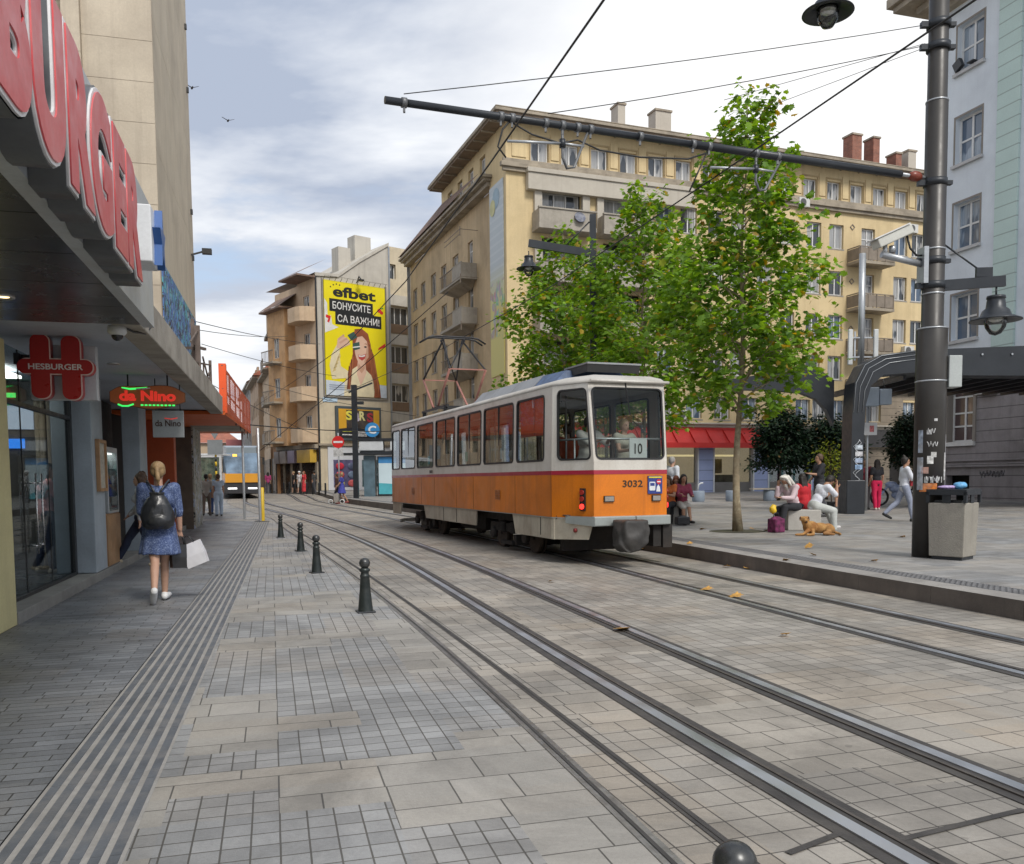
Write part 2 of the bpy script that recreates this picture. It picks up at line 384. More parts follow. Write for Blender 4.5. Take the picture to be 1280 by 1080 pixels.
# ---------------------------------------------------------------- paving materials
def brick(N,L,vec,bw,rh,mort,c1,c2,cm,off=.5,bias=0.0,sq=1.0,sqf=2):
    n=N.new('ShaderNodeTexBrick'); n.offset=off; n.squash=sq; n.squash_frequency=sqf
    n.inputs['Scale'].default_value=1.0; n.inputs['Brick Width'].default_value=bw; n.inputs['Row Height'].default_value=rh
    n.inputs['Mortar Size'].default_value=mort; n.inputs['Mortar Smooth'].default_value=.15; n.inputs['Bias'].default_value=bias
    n.inputs['Color1'].default_value=rgba(c1); n.inputs['Color2'].default_value=rgba(c2); n.inputs['Mortar'].default_value=rgba(cm)
    L.new(vec,n.inputs['Vector']); return n
def paving(name,rot,slab,sett,slabsize,settsize,thr=.5,snap=.36,joint=(.105,.10,.092),rough=.62,wear=.5,vary=.14,spots=True,mscale=.42,soff=.5):
    m,t,N,L,B=nt(name)
    pos=N.new('ShaderNodeNewGeometry').outputs['Position']
    wob=nnoise(N,L,pos,1.6,2,out=1)
    wv=N.new('ShaderNodeVectorMath'); wv.operation='SCALE'; L.new(wob,wv.inputs[0]); wv.inputs['Scale'].default_value=.006
    av=N.new('ShaderNodeVectorMath'); av.operation='ADD'; L.new(pos,av.inputs[0]); L.new(wv.outputs[0],av.inputs[1])
    v=vscale(N,L,av.outputs[0],(1,1,0),rot)
    ds=lambda c,k:tuple(min(1,x*k) for x in c)
    b1=brick(N,L,v,slabsize[0],slabsize[1],.0045,ds(slab,1-vary),ds(slab,1+vary),joint,.37,sq=.62,sqf=3)
    b2=brick(N,L,v,settsize[0],settsize[1],.0042,ds(sett,1-vary*1.5),ds(sett,1+vary*1.5),joint,soff)
    # a warmer and a cooler stone picked per sett
    b3=brick(N,L,v,settsize[0],settsize[1],.0,(0,0,0),(1,1,1),(0,0,0),soff)
    sepm=N.new('ShaderNodeSeparateXYZ'); L.new(v,sepm.inputs[0])
    def snp(o,s): return nmath(N,L,'MULTIPLY',nmath(N,L,'FLOOR',nmath(N,L,'DIVIDE',o,s)),s)
    cv=N.new('ShaderNodeCombineXYZ'); L.new(snp(sepm.outputs[0],snap),cv.inputs[0]); L.new(snp(sepm.outputs[1],snap*.66),cv.inputs[1])
    nm=nnoise(N,L,vscale(N,L,cv.outputs[0],(1,1.25,1)),mscale,3,.5); msk=nmath(N,L,'GREATER_THAN',nm,thr)
    col=mixc(N,L,msk,b1.outputs['Color'],b2.outputs['Color'])
    fac=nmath(N,L,'ADD',nmath(N,L,'MULTIPLY',b1.outputs['Fac'],nmath(N,L,'SUBTRACT',1.0,msk)),nmath(N,L,'MULTIPLY',b2.outputs['Fac'],msk))
    warm=nramp(N,L,nnoise(N,L,cv.outputs[0],.9,3),.48,.66,0,.35); col=mixc(N,L,nmath(N,L,'MULTIPLY',warm,nmath(N,L,'SUBTRACT',1.0,fac)),col,ds((slab[0]*1.12,slab[1]*.97,slab[2]*.8),1.0))
    # mineral grain
    g=nramp(N,L,nnoise(N,L,pos,230,2,.8),.28,.72,.84,1.15)
    g2=nramp(N,L,nnoise(N,L,pos,45,4,.6),.3,.7,.92,1.07)
    gm=nmath(N,L,'MULTIPLY',g,g2)
    st=nramp(N,L,nnoise(N,L,pos,.75,8,.66,dist=.8),.42,.64,1.06,1-.34*wear); gm=nmath(N,L,'MULTIPLY',gm,st)
    if spots:   # trodden gum and drips
        vo=N.new('ShaderNodeTexVoronoi'); vo.inputs['Scale'].default_value=2.7; L.new(pos,vo.inputs['Vector'])
        rr=nmath(N,L,'LESS_THAN',nmath(N,L,'ADD',vo.outputs['Distance'],nmath(N,L,'MULTIPLY',nnoise(N,L,pos,24,2),.09)),.105)
        pick=nmath(N,L,'GREATER_THAN',nnoise(N,L,vo.outputs['Position'],3.1,1),.52)
        gm=nmath(N,L,'MULTIPLY',gm,nmath(N,L,'SUBTRACT',1.0,nmath(N,L,'MULTIPLY',nmath(N,L,'MULTIPLY',rr,pick),.24)))
    sc=N.new('ShaderNodeVectorMath'); sc.operation='SCALE'; L.new(col,sc.inputs[0]); L.new(gm,sc.inputs['Scale']); L.new(sc.outputs[0],B.inputs['Base Color'])
    rg=nramp(N,L,nnoise(N,L,pos,1.3,5,.6),.35,.65,rough-.14,rough+.12); L.new(rg,B.inputs['Roughness'])
    hb=nmath(N,L,'SUBTRACT',nmath(N,L,'MULTIPLY',nnoise(N,L,pos,90,3),.35),fac)
    bp=N.new('ShaderNodeBump'); bp.inputs['Strength'].default_value=.55; bp.inputs['Distance'].default_value=.006; L.new(hb,bp.inputs['Height']); L.new(bp.outputs[0],B.inputs['Normal'])
    return m
ROT=R(-15.5)
M_pb=paving('slab and sett paving',ROT,(.330,.315,.288),(.282,.286,.288),(.50,.32),(.118,.125),.475,.50,vary=.11,soff=.0,joint=(.095,.09,.08),wear=1.0,rough=.55)
M_pa=paving('narrow dark setts',ROT,(.205,.215,.23),(.195,.207,.225),(.40,.10),(.30,.10),.5,.4,joint=(.05,.05,.05),rough=.5,wear=.9,vary=.16,spots=True)
M_pc=paving('track zone setts',R(-17.5),(.335,.308,.268),(.295,.275,.245),(.36,.24),(.165,.17),.44,.5,mscale=.3,wear=1.0,vary=.11,joint=(.075,.068,.06),soff=.0)
M_pp=paving('plaza slabs',R(-17),(.285,.275,.26),(.25,.25,.25),(.62,.32),(.40,.20),.55,.62,wear=.6)
M_asph=pm('asphalt',(.20,.20,.205),.8,0,.15,.7,dirt=(.10,.10,.10),damt=.4,bump=.5,bscale=120)
# ---------------------------------------------------------------- sheets
sheet('ground',lambda y:-180,lambda y:220,-40,400,gz,-.02,M_asph,2.0)
sheet('sidewalk',facade,lambda y:tactL(y)-.02,-6,31,gz,.0,M_pa)
sheet('pavement',lambda y:tactR(y)+.02,lambda y:gr1(y)-.02,-6,31,gz,.0,M_pb)
sheet('sidewalk',lambda y:facade(30.5)-6-.3*(y-31),lambda y:min(gr1(y)-.02,railA(y)-1.1),31.0,58,gz,.0,M_pb)
sheet('tramway',lambda y:gr1(y)+.02 if y<31 else min(gr1(y)+.02,railA(y)-1.06),lambda y:kerb(y)-.01,-6,100,gz,.0,M_pc)
sheet('plaza',lambda y:kerb(y)+.74,lambda y:75,-6,140,plz,.0,M_pp)
M_dark=pm('dark slot',(.045,.042,.04),.6,0,.2,6); M_steel=pm('worn steel',(.42,.40,.38),.38,1.0,.2,9,fine=.1,dirt=(.16,.12,.09),damt=.5,dscale=5)
M_rail=pm('polished rail head',(.62,.64,.68),.40,1.0,.03,1,fine=0); M_rlip=pm('rusty rail lip',(.13,.115,.105),.5,.6,.2,9); M_bit=pm('bitumen joint',(.048,.044,.042),.6,0,.3,5,dirt=(.12,.11,.095),damt=.45,dscale=3,bump=.4)
# drain slots
for nm_,fn,wd in (('drain_slot',gr1,.030),('drain_slot',gr2,.014)):
    P_=polyY(fn,-5,30); mb=MB(); mb.ribbon(P_,-wd-.012,wd+.012,.004); mb.m=1; mb.ribbon(P_,-wd*.35,wd*.35,.007)
    tag(mb.build(nm_,[M_bit if fn is gr2 else M_steel,M_dark],fixn=False),kind='structure')
# rails: bitumen, head, groove, lip
for off in (0.0,1.06,3.2,4.27):
    fn=(lambda y,o=off:railA(y)+o); hi=100 if off<2 else 90
    P_=polyY(fn,-6,hi,.75); side=1 if off in (0.0,3.2) else -1   # the groove lies on the gauge side
    mb=MB(); mb.ribbon(P_,-.13,.13,.005); mb.m=1
    a,b=(-.062,.012); mb.ribbon(P_,min(side*a,side*b),max(side*a,side*b),.004,.014); mb.m=2
    a,b=(.013,.050); mb.ribbon(P_,min(side*a,side*b),max(side*a,side*b),.0075); mb.m=3
    a,b=(.051,.068); mb.ribbon(P_,min(side*a,side*b),max(side*a,side*b),.004,.013)
    tag(mb.build('rail',[M_bit,M_rail,M_dark,M_rlip],fixn=True),kind='structure')
# cross joint plates between the rails in the foreground
for (a,b) in (((985,1068),(1052,1042)),((1120,1052),(1280,1013))):
    p,q=gp(*a),gp(*b); tag(MB().ribbon([p,q],-.018,.018,.006).build('joint_strip',M_bit,fixn=False),kind='structure')
# tactile guidance strip of raised ribs
M_tb=pm('tactile base',(.32,.31,.295),.75,0,.12,3,dirt=(.16,.15,.14),damt=.6,dscale=3,bump=.4); M_tr=pm('tactile rib',(.105,.115,.13),.55,0,.2,3,dirt=(.22,.21,.2),damt=.6,dscale=4,bump=.3)
mb=MB(); ln=polyY(tactL,-4,30.8); mb.ribbon(ln,-.01,.51,.002); mb.m=1
for k in range(7):
    y0=-4
    while y0<30.5:
        y1=min(y0+.9,30.6); seg=[(tactL(y),y,gz(y)) for y in (y0,(y0+y1)/2,y1)]
        if 1: mb.ribbon(seg,.012+k*.073,.012+k*.073+.042,.002,.0065)
        y0=y1+.008
tag(mb.build('tactile_strip',[M_tb,M_tr]),kind='structure')
# platform kerb stones and dark studded band
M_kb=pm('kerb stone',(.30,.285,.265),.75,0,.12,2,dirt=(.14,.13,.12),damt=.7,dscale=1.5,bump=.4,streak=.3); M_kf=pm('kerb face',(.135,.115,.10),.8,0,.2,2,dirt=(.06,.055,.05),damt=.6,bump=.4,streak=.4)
mb=MB(); ys=list(np.arange(-5,96,1.25))
for a,b in zip(ys,ys[1:]):
    b2=b-.006; A=[(kerb(a),a),(kerb(a)+.38,a),(kerb(b2)+.38,b2),(kerb(b2),b2)]
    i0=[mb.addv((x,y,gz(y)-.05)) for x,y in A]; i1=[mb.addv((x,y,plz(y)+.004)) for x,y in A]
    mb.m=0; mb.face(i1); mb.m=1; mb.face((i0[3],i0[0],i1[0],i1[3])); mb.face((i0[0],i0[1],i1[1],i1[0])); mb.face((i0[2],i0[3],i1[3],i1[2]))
tag(mb.build('kerb',[M_kb,M_kf],bevel=0),kind='structure')
mb=MB(); kl=[(kerb(y)+.39,y,plz(y)) for y in np.arange(-5,96,.6)]
mb.ribbon(kl,.0,.34,.003); mb.m=1
for y in np.arange(2,30,.08):
    for k in range(5):
        x=kerb(y)+.42+k*.068; mb.box(x,x+.036,y,y+.04,plz(y)+.003,plz(y)+.009)
tag(mb.build('studded_band',[pm('stud base',(.12,.12,.125),.6,0,.15,3),pm('stud',(.19,.19,.195),.5,0,.15,3)],fixn=False),kind='structure')
# ================================================================ windows shared by the facades
def pane_mat(name,curt,tone=(.02,.025,.03),cc=(.62,.61,.58),rough=.05):
    m,t,N,L,B=nt(name); co=N.new('ShaderNodeTexCoord').outputs['Object']; oi=N.new('ShaderNodeObjectInfo').outputs['Random']
    ad=N.new('ShaderNodeVectorMath'); ad.operation='ADD'; L.new(co,ad.inputs[0]); cbx=N.new('ShaderNodeCombineXYZ'); L.new(nmath(N,L,'MULTIPLY',oi,37.0),cbx.inputs[0]); L.new(nmath(N,L,'MULTIPLY',oi,11.0),cbx.inputs[2]); L.new(cbx.outputs[0],ad.inputs[1])
    f=nnoise(N,L,vscale(N,L,ad.outputs[0],(14,14,.6)),1.0,3,.5); fold=nramp(N,L,f,.3,.7,.55,1.05)
    big=nnoise(N,L,vscale(N,L,ad.outputs[0],(1.4,1.4,.5)),1.0,2); on=nramp(N,L,big,.5-curt*.3+.12,.5-curt*.3+.16)
    sc=N.new('ShaderNodeVectorMath'); sc.operation='SCALE'; sc.inputs[0].default_value=cc; L.new(fold,sc.inputs['Scale'])
    L.new(mixc(N,L,nmath(N,L,'MULTIPLY',on,.8),tone,sc.outputs[0]),B.inputs['Base Color'])
    B.inputs['Roughness'].default_value=.5; B.inputs['Coat Weight'].default_value=1.0; B.inputs['Coat Roughness'].default_value=rough; B.inputs['Coat IOR'].default_value=1.7
    wv=nnoise(N,L,ad.outputs[0],1.3,2); bp=N.new('ShaderNodeBump'); bp.inputs['Strength'].default_value=.12; bp.inputs['Distance'].default_value=.02; L.new(wv,bp.inputs['Height']); L.new(bp.outputs[0],B.inputs['Coat Normal'])
    return m
M_wh=pm('white window paint',(.70,.70,.69),.45,0,.06,3,dirt=(.45,.43,.40),damt=.4,dscale=3)
M_whold=pm('old white paint',(.56,.54,.50),.6,0,.12,3,dirt=(.3,.27,.23),damt=.6,dscale=4)
M_pcurt=pane_mat('pane with pale curtain',.62,(.015,.02,.025),(.50,.50,.49)); M_pdark=pane_mat('dark pane',.05); M_pblue=pane_mat('pane with painted sky tint',.25,(.05,.09,.15),(.35,.42,.5))  # blue pane: sky reflection put into its colour as a tint
M_sill=pm('weathered sill',(.33,.30,.26),.8,0,.15,3,dirt=(.13,.12,.1),damt=.6,streak=.4)
WM={}
def winmeshes(key,w_,h_,cols,rows,fr=.055,depth=.14,sill=True,transom=None,pane=None,fm=None,sillm=None):
    if key in WM: return WM[key]
    mb=MB(); y0,y1=depth-.05,depth+.02
    mb.box(-w_/2,-w_/2+fr,y0,y1,0,h_); mb.box(w_/2-fr,w_/2,y0,y1,0,h_); mb.box(-w_/2+fr,w_/2-fr,y0,y1,0,fr); mb.box(-w_/2+fr,w_/2-fr,y0,y1,h_-fr,h_)
    iw=w_-2*fr
    for k in range(1,cols):
        x=-w_/2+fr+iw*k/cols; mb.box(x-fr*.55,x+fr*.55,y0-.006,y1-.004,fr,h_-fr)
    zs=transom if transom else [h_*k/rows for k in range(1,rows)]
    segs=[-w_/2+fr]+sum([[ -w_/2+fr+iw*k/cols-fr*.55, -w_/2+fr+iw*k/cols+fr*.55] for k in range(1,cols)],[])+[w_/2-fr]
    for z in zs:
        for a,b in zip(segs[::2],segs[1::2]): mb.box(a,b,y0+.004,y1-.008,z-fr*.45,z+fr*.45)
    f=mb.mesh('window',fm or M_wh)
    p=MB().box(-w_/2+.01,w_/2-.01,depth-.012,depth-.004,.01,h_-.01).mesh('pane',pane or M_pcurt)
    s=MB().box(-w_/2-.08,w_/2+.08,-.07,depth-.052,-.09,-.004).mesh('sill',sillm or M_sill) if sill else None
    WM[key]=(f,p,s); return WM[key]
def window(key,parent,loc,rz,pane=None):
    f,p,s=WM[key]; o=bpy.data.objects.new('window',f); COL.objects.link(o); o.parent=parent; o.location=loc; o.rotation_euler=(0,0,rz)
    q=bpy.data.objects.new('pane',p); COL.objects.link(q); q.parent=o
    if pane is not None:
        q.data=WM[(key,pane.name)] if (key,pane.name) in WM else WM.setdefault((key,pane.name),_repane(p,pane))
    if s:
        r=bpy.data.objects.new('sill',s); COL.objects.link(r); r.parent=o
    return o
def _repane(p,m):
    q=p.copy(); q.materials.clear(); q.materials.append(m); return q
def aircon(label,loc,rz,w_=.8,h_=.55):
    t=thing('air_conditioner',label,'air conditioner',loc,rz,'air conditioners on the facades')
    MB().box(-w_/2,w_/2,-.32,0,0,h_).build('casing',pm('aircon casing',(.62,.62,.60),.5,0,.06,4,dirt=(.35,.33,.3),damt=.4),t,bevel=.015)
    mb=MB(); mb.cyl((-w_*.12,-.325,h_/2),(-w_*.12,-.335,h_/2),h_*.4,n=20); mb.build('fan_grille',pm('aircon grille',(.10,.10,.10),.6),t)
    mb=MB(); mb.bar((-w_/2+.1,-.3,-.02),(-w_/2+.1,.0,-.02),.03,.03); mb.bar((w_/2-.1,-.3,-.02),(w_/2-.1,.0,-.02),.03,.03); mb.build('bracket',M_sill,t)
    return t
# ================================================================ building on the left with the shops
LF=Frame(-5.2,8.9,14.68)
BL=thing('shop_building','tall beige panel building with grey shop fronts and concrete canopy on the left','building',LF.o,LF.a)
M_beige=pm('beige panel',(.52,.45,.35),.8,0,.08,.6,dirt=(.27,.22,.17),damt=.5,dscale=.5,streak=.45,bump=.25,bscale=40)
M_conc=pm('old concrete',(.36,.33,.285),.85,0,.15,1.5,dirt=(.15,.13,.11),damt=.75,dscale=1.6,streak=.4,bump=.5,bscale=30)
mb=MB(); Z=(0,0,1)
mb.box(-16,-.03,12.83,21.5,3.4,27)
# street side panels
ys=[12.8,16.05,19.3,21.53]; zs=[3.4+k*3.05 for k in range(9)]
for a,b in zip(ys,ys[1:]):
    for c,d in zip(zs,zs[1:]): mb.box(-.03,0,a+.012,b-.005,c+.005,d-.005)
# side facing the viewer: three bays of panels with a rib between
xs=[-.0,-1.55,-1.95,-4.6,-5.0,-7.9,-8.3,-11.2,-15.9]
for k,(a,b) in enumerate(zip(xs,xs[1:])):
    rib=k%2==1; z=3.4; hh=.95 if k==0 else 2.7
    while z<26.9:
        z2=min(z+hh,27); mb.box(b+.006,a-.006,12.8-(.12 if rib else 0)+(.05 if k==2 else 0),12.83,z+.005,z2-.005); z=z2
BLw=mb.build('wall',M_beige,BL,bevel=0)
# drain pipe stubs and a lamp on the wall edge
mb=MB()
for z in (16.2,14.2,10.3,8.8): mb.box(0,.07,20.9,21.0,z,z+.16)
mb.build('vent_stub',pm('black fitting',(.03,.03,.03),.6),BL)
mb=MB(); mb.bar((0,20.6,8.9),(.45,20.6,9.05),.05,.05); mb.box(.35,.65,20.5,20.7,8.95,9.12); mb.build('wall_lamp',MC['black fitting'],BL)
# graffiti wall behind the canopy
def graffiti_mat(name,base,cols,scale,thr=.06,cov=.55):
    m,t,N,L,B=nt(name); co=N.new('ShaderNodeTexCoord').outputs['Object']; 
    c=mixc(N,L,nramp(N,L,nnoise(N,L,co,1.2,5),.3,.7),tuple(x*.85 for x in base),base)
    for i,(cc,s,th) in enumerate(cols):
        v=vscale(N,L,co,(s,s,s*.8),0,(3.1*i,1.7*i,.9*i)); n=nnoise(N,L,v,scale,2,.4,dist=1.6)
        ln=nmath(N,L,'LESS_THAN',nmath(N,L,'ABSOLUTE',nmath(N,L,'SUBTRACT',n,.5)),th)
        reg=nramp(N,L,nnoise(N,L,vscale(N,L,co,(1,1,1),0,(9.0+i,2,5)),.8,2),1-cov-.05,1-cov)
        c=mixc(N,L,nmath(N,L,'MULTIPLY',ln,reg),c,cc)
    L.new(c,B.inputs['Base Color']); B.inputs['Roughness'].default_value=.6; return m
M_graf=graffiti_mat('blue graffiti',(.42,.46,.5),[((.10,.22,.55),.8,.12),((.02,.03,.08),1.0,.035),((.12,.5,.55),1.3,.03),((.03,.03,.04),1.9,.03)],1.3,cov=.95)
M_graf2=graffiti_mat('pillar graffiti',(.42,.39,.33),[((.04,.05,.05),1.2,.025),((.12,.17,.12),1.7,.02),((.45,.5,.6),.9,.03)],1.5,cov=.7)
MB().box(.003,.02,13.0,21.4,3.45,6.9).build('graffiti_panel',M_graf,BL)
# canopy: concrete edge beam, ceiling
M_ceil=pm('grey ceiling',(.42,.46,.52),.6,0,.06,1.0,dirt=(.2,.2,.2),damt=.3)
mb=MB(); mb.box(1.18,1.45,-.9,10.95,3.03,3.42); mb.box(-16,1.18,-.9,12.8,3.2,3.44); mb.box(-.0,1.45,10.95,21.5,3.2,3.44)
mb.build('canopy_slab',M_conc,BL,bevel=.012)
MB().box(-3,1.175,-.88,10.9,3.12,3.197).build('ceiling',M_ceil,BL)
# sign box
M_fasc=pm('grey aluminium fascia',(.52,.55,.58),.42,.3,.05,.7,dirt=(.30,.27,.24),damt=.5,dscale=1.3,streak=.35)
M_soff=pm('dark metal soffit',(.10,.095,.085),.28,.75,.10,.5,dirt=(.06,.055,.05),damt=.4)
mb=MB(); mb.box(1.5,1.6,-10,-.9,2.98,4.13); mb.box(-3,1.5,-10,-.9,3.06,4.11); mb.build('fascia',M_fasc,BL)
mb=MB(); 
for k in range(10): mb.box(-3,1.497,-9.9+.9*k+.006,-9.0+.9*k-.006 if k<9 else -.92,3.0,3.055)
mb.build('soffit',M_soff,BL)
M_spot=pm('lit downlight',(.9,.8,.6),.5,emit=(1,.72,.35),estr=2.2)
M_ring=pm('steel ring',(.5,.5,.5),.35,.9)
for (x,y,z,lit) in ((.62,-2.05,3.0,1),(.55,3.0,3.12,0),(.2,-4.6,3.0,1)):
    mb=MB(); mb.lathe([(.045,z),(.085,z-.012),(.085,z)],(x,y,0),20,caps=False); o=mb.build('downlight',M_ring,BL)
    MB().cyl((x,y,z-.001),(x,y,z-.004),.045,n=16).build('lamp',M_spot if lit else M_wh,o)
# pillars, step, shop fronts
M_ylw=pm('pale yellow pillar',(.62,.56,.30),.7,0,.08,1.3,dirt=(.40,.34,.18),damt=.5,dscale=1.2,streak=.3,bump=.3)
MB().box(-1.2,0,-10,.18,0,2.99).build('yellow_pillar',M_ylw,BL,bevel=.01)
M_gp=pm('grey painted pillar',(.21,.25,.29),.6,0,.08,1.5,dirt=(.15,.16,.17),damt=.5,streak=.25,bump=.2)
M_gp2=pm('pale grey pillar',(.38,.44,.49),.6,0,.08,1.5,dirt=(.2,.22,.24),damt=.5,streak=.25,bump=.2)
mb=MB(); mb.box(-.55,0,4.22,5.05,.135,3.118); mb.build('pillar',M_gp2,BL,bevel=.012)
mb=MB(); mb.box(-.33,0,8.7,9.6,.0,3.118); mb.build('pillar',M_gp2,BL,bevel=.012)
M_stp=pm('step stone',(.27,.265,.25),.75,0,.12,1.5,dirt=(.13,.13,.12),damt=.6,bump=.4)
mb=MB(); mb.box(-.26,.01,.19,9.8,-.02,.13); mb.box(-7,-.26,.19,19,-.02,.125); mb.build('step',M_stp,BL,bevel=.008)
M_tile=pm('shop floor tile',(.10,.11,.12),.25,0,.1,1); MB().box(-7,-.30,.2,19,.126,.132).build('shop_floor',M_tile,BL)
M_int=pm('shop interior wall',(.10,.095,.09),.6,0,.2,.8); mb=MB(); mb.box(-7.05,-7,-9,19,.1,3.2); mb.box(-7,-.76,5.4,5.5,.1,3.1); mb.box(-.75,-.6,5.06,5.4,.1,3.1); mb.box(-7,-.6,-8,-7.9,.1,3.1); mb.box(-7,-.7,12.0,12.1,.1,3.1); mb.box(-7,-1.3,21.2,21.3,.1,3.1); mb.build('inner_wall',M_int,BL)
M_gl=glass('shop glass',(.74,.79,.81),.015,.97,.2); M_blk=pm('black frame',(.03,.032,.035),.4,0,.1,4)
# hamburger shop: glass front and door
mb=MB(); mb.box(-.33,-.26,.19,.25,.13,3.1); mb.box(-.305,-.29,1.735,1.745,.13,3.1); mb.box(-.305,-.29,2.91,2.918,.13,3.1); mb.box(-.33,-.26,4.1,4.22,.13,3.1); mb.box(-.33,-.26,.25,4.1,2.42,2.47); mb.box(-.33,-.25,.25,4.1,.13,.165)
SF=mb.build('shop_front',M_blk,BL)
for a,b in ((.25,1.72),(1.76,2.9),(2.93,4.1)):
    MB().box(-.30,-.292,a,b,.165,2.42).build('glass',M_gl,SF); MB().box(-.30,-.292,a,b,2.47,3.1).build('glass',M_gl,SF)
M_chr=pm('brushed steel',(.62,.62,.62),.28,1.0,.05,8)
for y in (1.95,2.22):
    mb=MB(); mb.tube([(-.29,y,.72),(-.21,y,.72)],.012); mb.cyl((-.21,y,.62),(-.21,y,1.62),.011); mb.tube([(-.29,y,1.50),(-.21,y,1.50)],.012); mb.build('handle',M_chr,SF)
M_wood=pm('slatted wood',(.36,.22,.12),.5,0,.25,2,dirt=(.2,.11,.05),damt=.5)
M_tan=pm('beige curtain',(.34,.29,.22),.8,0,.15,2)
mb=MB()
for k in range(6): mb.cyl((-.98+k*.075,5.27-.03*(k%2),.14),(-.98+k*.075,5.27-.03*(k%2),3.0),.045,n=8)
mb.build('curtain',M_tan,BL)
MB().box(-2.1,-1.2,5.34,5.38,2.05,2.2).build('lit_strip',pm('blue glow strip',(.02,.08,.2),.5,emit=(.03,.25,.9),estr=1.2),BL)  # blue glow added in place of a reflection in the shop glass
MB().box(-1.7,-1.3,5.34,5.38,2.85,2.92).build('lit_strip',pm('green lit sign',(.02,.3,.05),.5,emit=(.05,.9,.15),estr=1.2),BL)
mb=MB(); 
for k in range(4): mb.box(-2.9+k*.48,-2.5+k*.48,5.34,5.38,2.35,2.72)
mb.build('menu_board',pm('pale lit menu board',(.4,.42,.45),.5,emit=(.5,.6,.75),estr=.55),BL)
MB().box(-2.4,-.9,3.3,4.2,3.02,3.06).build('fill_panel',pm('added shop fill light',(.9,.9,.85),.5,emit=(1,.93,.82),estr=5.0),BL); MB().box(-5.6,-5.0,.4,4.2,.13,1.15).build('counter',pm('shop counter',(.16,.14,.12),.4,0,.2,2),BL,bevel=.02)  # glowing ceiling panel added to brighten the figures behind the glass
# restaurant: fridge, slatted counter, chalk board
mb=MB(); mb.box(-.75,-.66,5.05,9.6,.13,3.1); mb.build('back_board',pm('black chalk board',(.02,.02,.022),.7,0,.2,2,dirt=(.10,.10,.10),damt=.5,dscale=3),BL)
M_chalk=pm('chalk',(.75,.75,.72),.9)
text_part('22','chalk_lettering',M_chalk,BL,(-.655,5.35,2.02),(PI/2,0,PI/2),h=.14)
FRG=thing('display_fridge','upright lit glass display fridge on a slatted wooden counter between grey pillars','fridge',LF.w(-.27,5.78,.13),LF.a)
mb=MB(); mb.box(-.27,.27,-.45,-.40,.86,1.95); mb.box(-.27,.27,.40,.45,.86,1.95); mb.box(-.27,.27,-.4,.4,1.86,1.95); mb.box(-.27,-.24,-.4,.4,.86,1.86); mb.box(-.24,.27,-.4,.4,.86,.90); mb.build('case',pm('fridge case',(.42,.45,.47),.35,.3),FRG,bevel=.01)
mb=MB(); 
for z in (1.12,1.34,1.58): mb.box(-.24,.24,-.4,.4,z,z+.012)
mb.build('shelf',glass('shelf glass',(.8,.9,.9),.05,.8),FRG)
M_can=[pm('green bottle',(.05,.2,.10),.2),pm('white carton',(.65,.65,.62),.5),pm('amber jar',(.4,.2,.05),.25),pm('teal can',(.05,.25,.3),.3)]
for z in (.905,1.133,1.353,1.593):
    for k in range(7):
        o=MB().lathe([(.036,0),(.036,.11),(.015,.14),(.015,.17)],(.05+.08*rnd.random(),-.34+k*.112,z),10).build('bottle',M_can[(k+int(z*9))%4],FRG)
MB().box(-.2,.2,-.38,.38,1.84,1.858).build('light_strip',pm('fridge light',(.9,.9,.85),.5,emit=(1,.97,.85),estr=3.0),FRG)
MB().box(.262,.268,-.4,.4,.9,1.86).build('glass_door',M_gl,FRG)
mb=MB(); mb.box(-.28,.24,-.6,.55,0,.855)
for k in range(19): mb.box(.24,.265,-.59+k*.06,-.59+k*.06+.042,.02,.84)
mb.build('counter',pm('slat wood',(.45,.27,.14),.5,0,.22,3,dirt=(.26,.14,.07),damt=.5),FRG)
# far shops under the canopy
mb=MB(); mb.box(-1.35,-1.3,9.6,18.9,.0,3.1); mb.build('shop_front',pm('dark shop glass',(.02,.022,.025),.12,0,.2,1,coat=.8),BL)
mb=MB()
for y in (10.3,11.2,12.1,16.3,17.4): mb.box(-1.3,-1.24,y,y+.07,.1,3.1)
mb.build('mullion',pm('dark red frame',(.16,.03,.03),.5,0,.1,3),BL)
for y,c in ((10.75,(.3,.35,.5)),(11.65,(.25,.25,.3))): MB().box(-1.295,-1.28,y-.3,y+.3,.7,2.2).build('poster',pm('shop poster %d'%int(y*10),c,.5,0,.5,3),BL)
MB().box(-1.3,-.02,14.4,14.85,.1,3.1).build('orange_column',pm('orange painted column',(.50,.10,.03),.55,0,.08,2,dirt=(.3,.07,.03),damt=.4),BL,bevel=.01)
mb=MB(); mb.box(-1.6,-.03,19.0,21.5,-.1,3.2); mb.build('corner_pillar',pm('brown stone pillar',(.16,.125,.095),.7,0,.2,2,dirt=(.07,.06,.05),damt=.6),BL)
MB().box(-.03,.02,19.0,21.55,-.1,3.2).build('graffiti_panel',M_graf2,BL)
text_part('NOS','shop_lettering',pm('violet white neon',(.8,.75,.95),.5,emit=(.8,.75,1),estr=1.3),BL,(-.95,16.4,2.30),(PI/2,0,R(0)),h=.24,ext=.01)
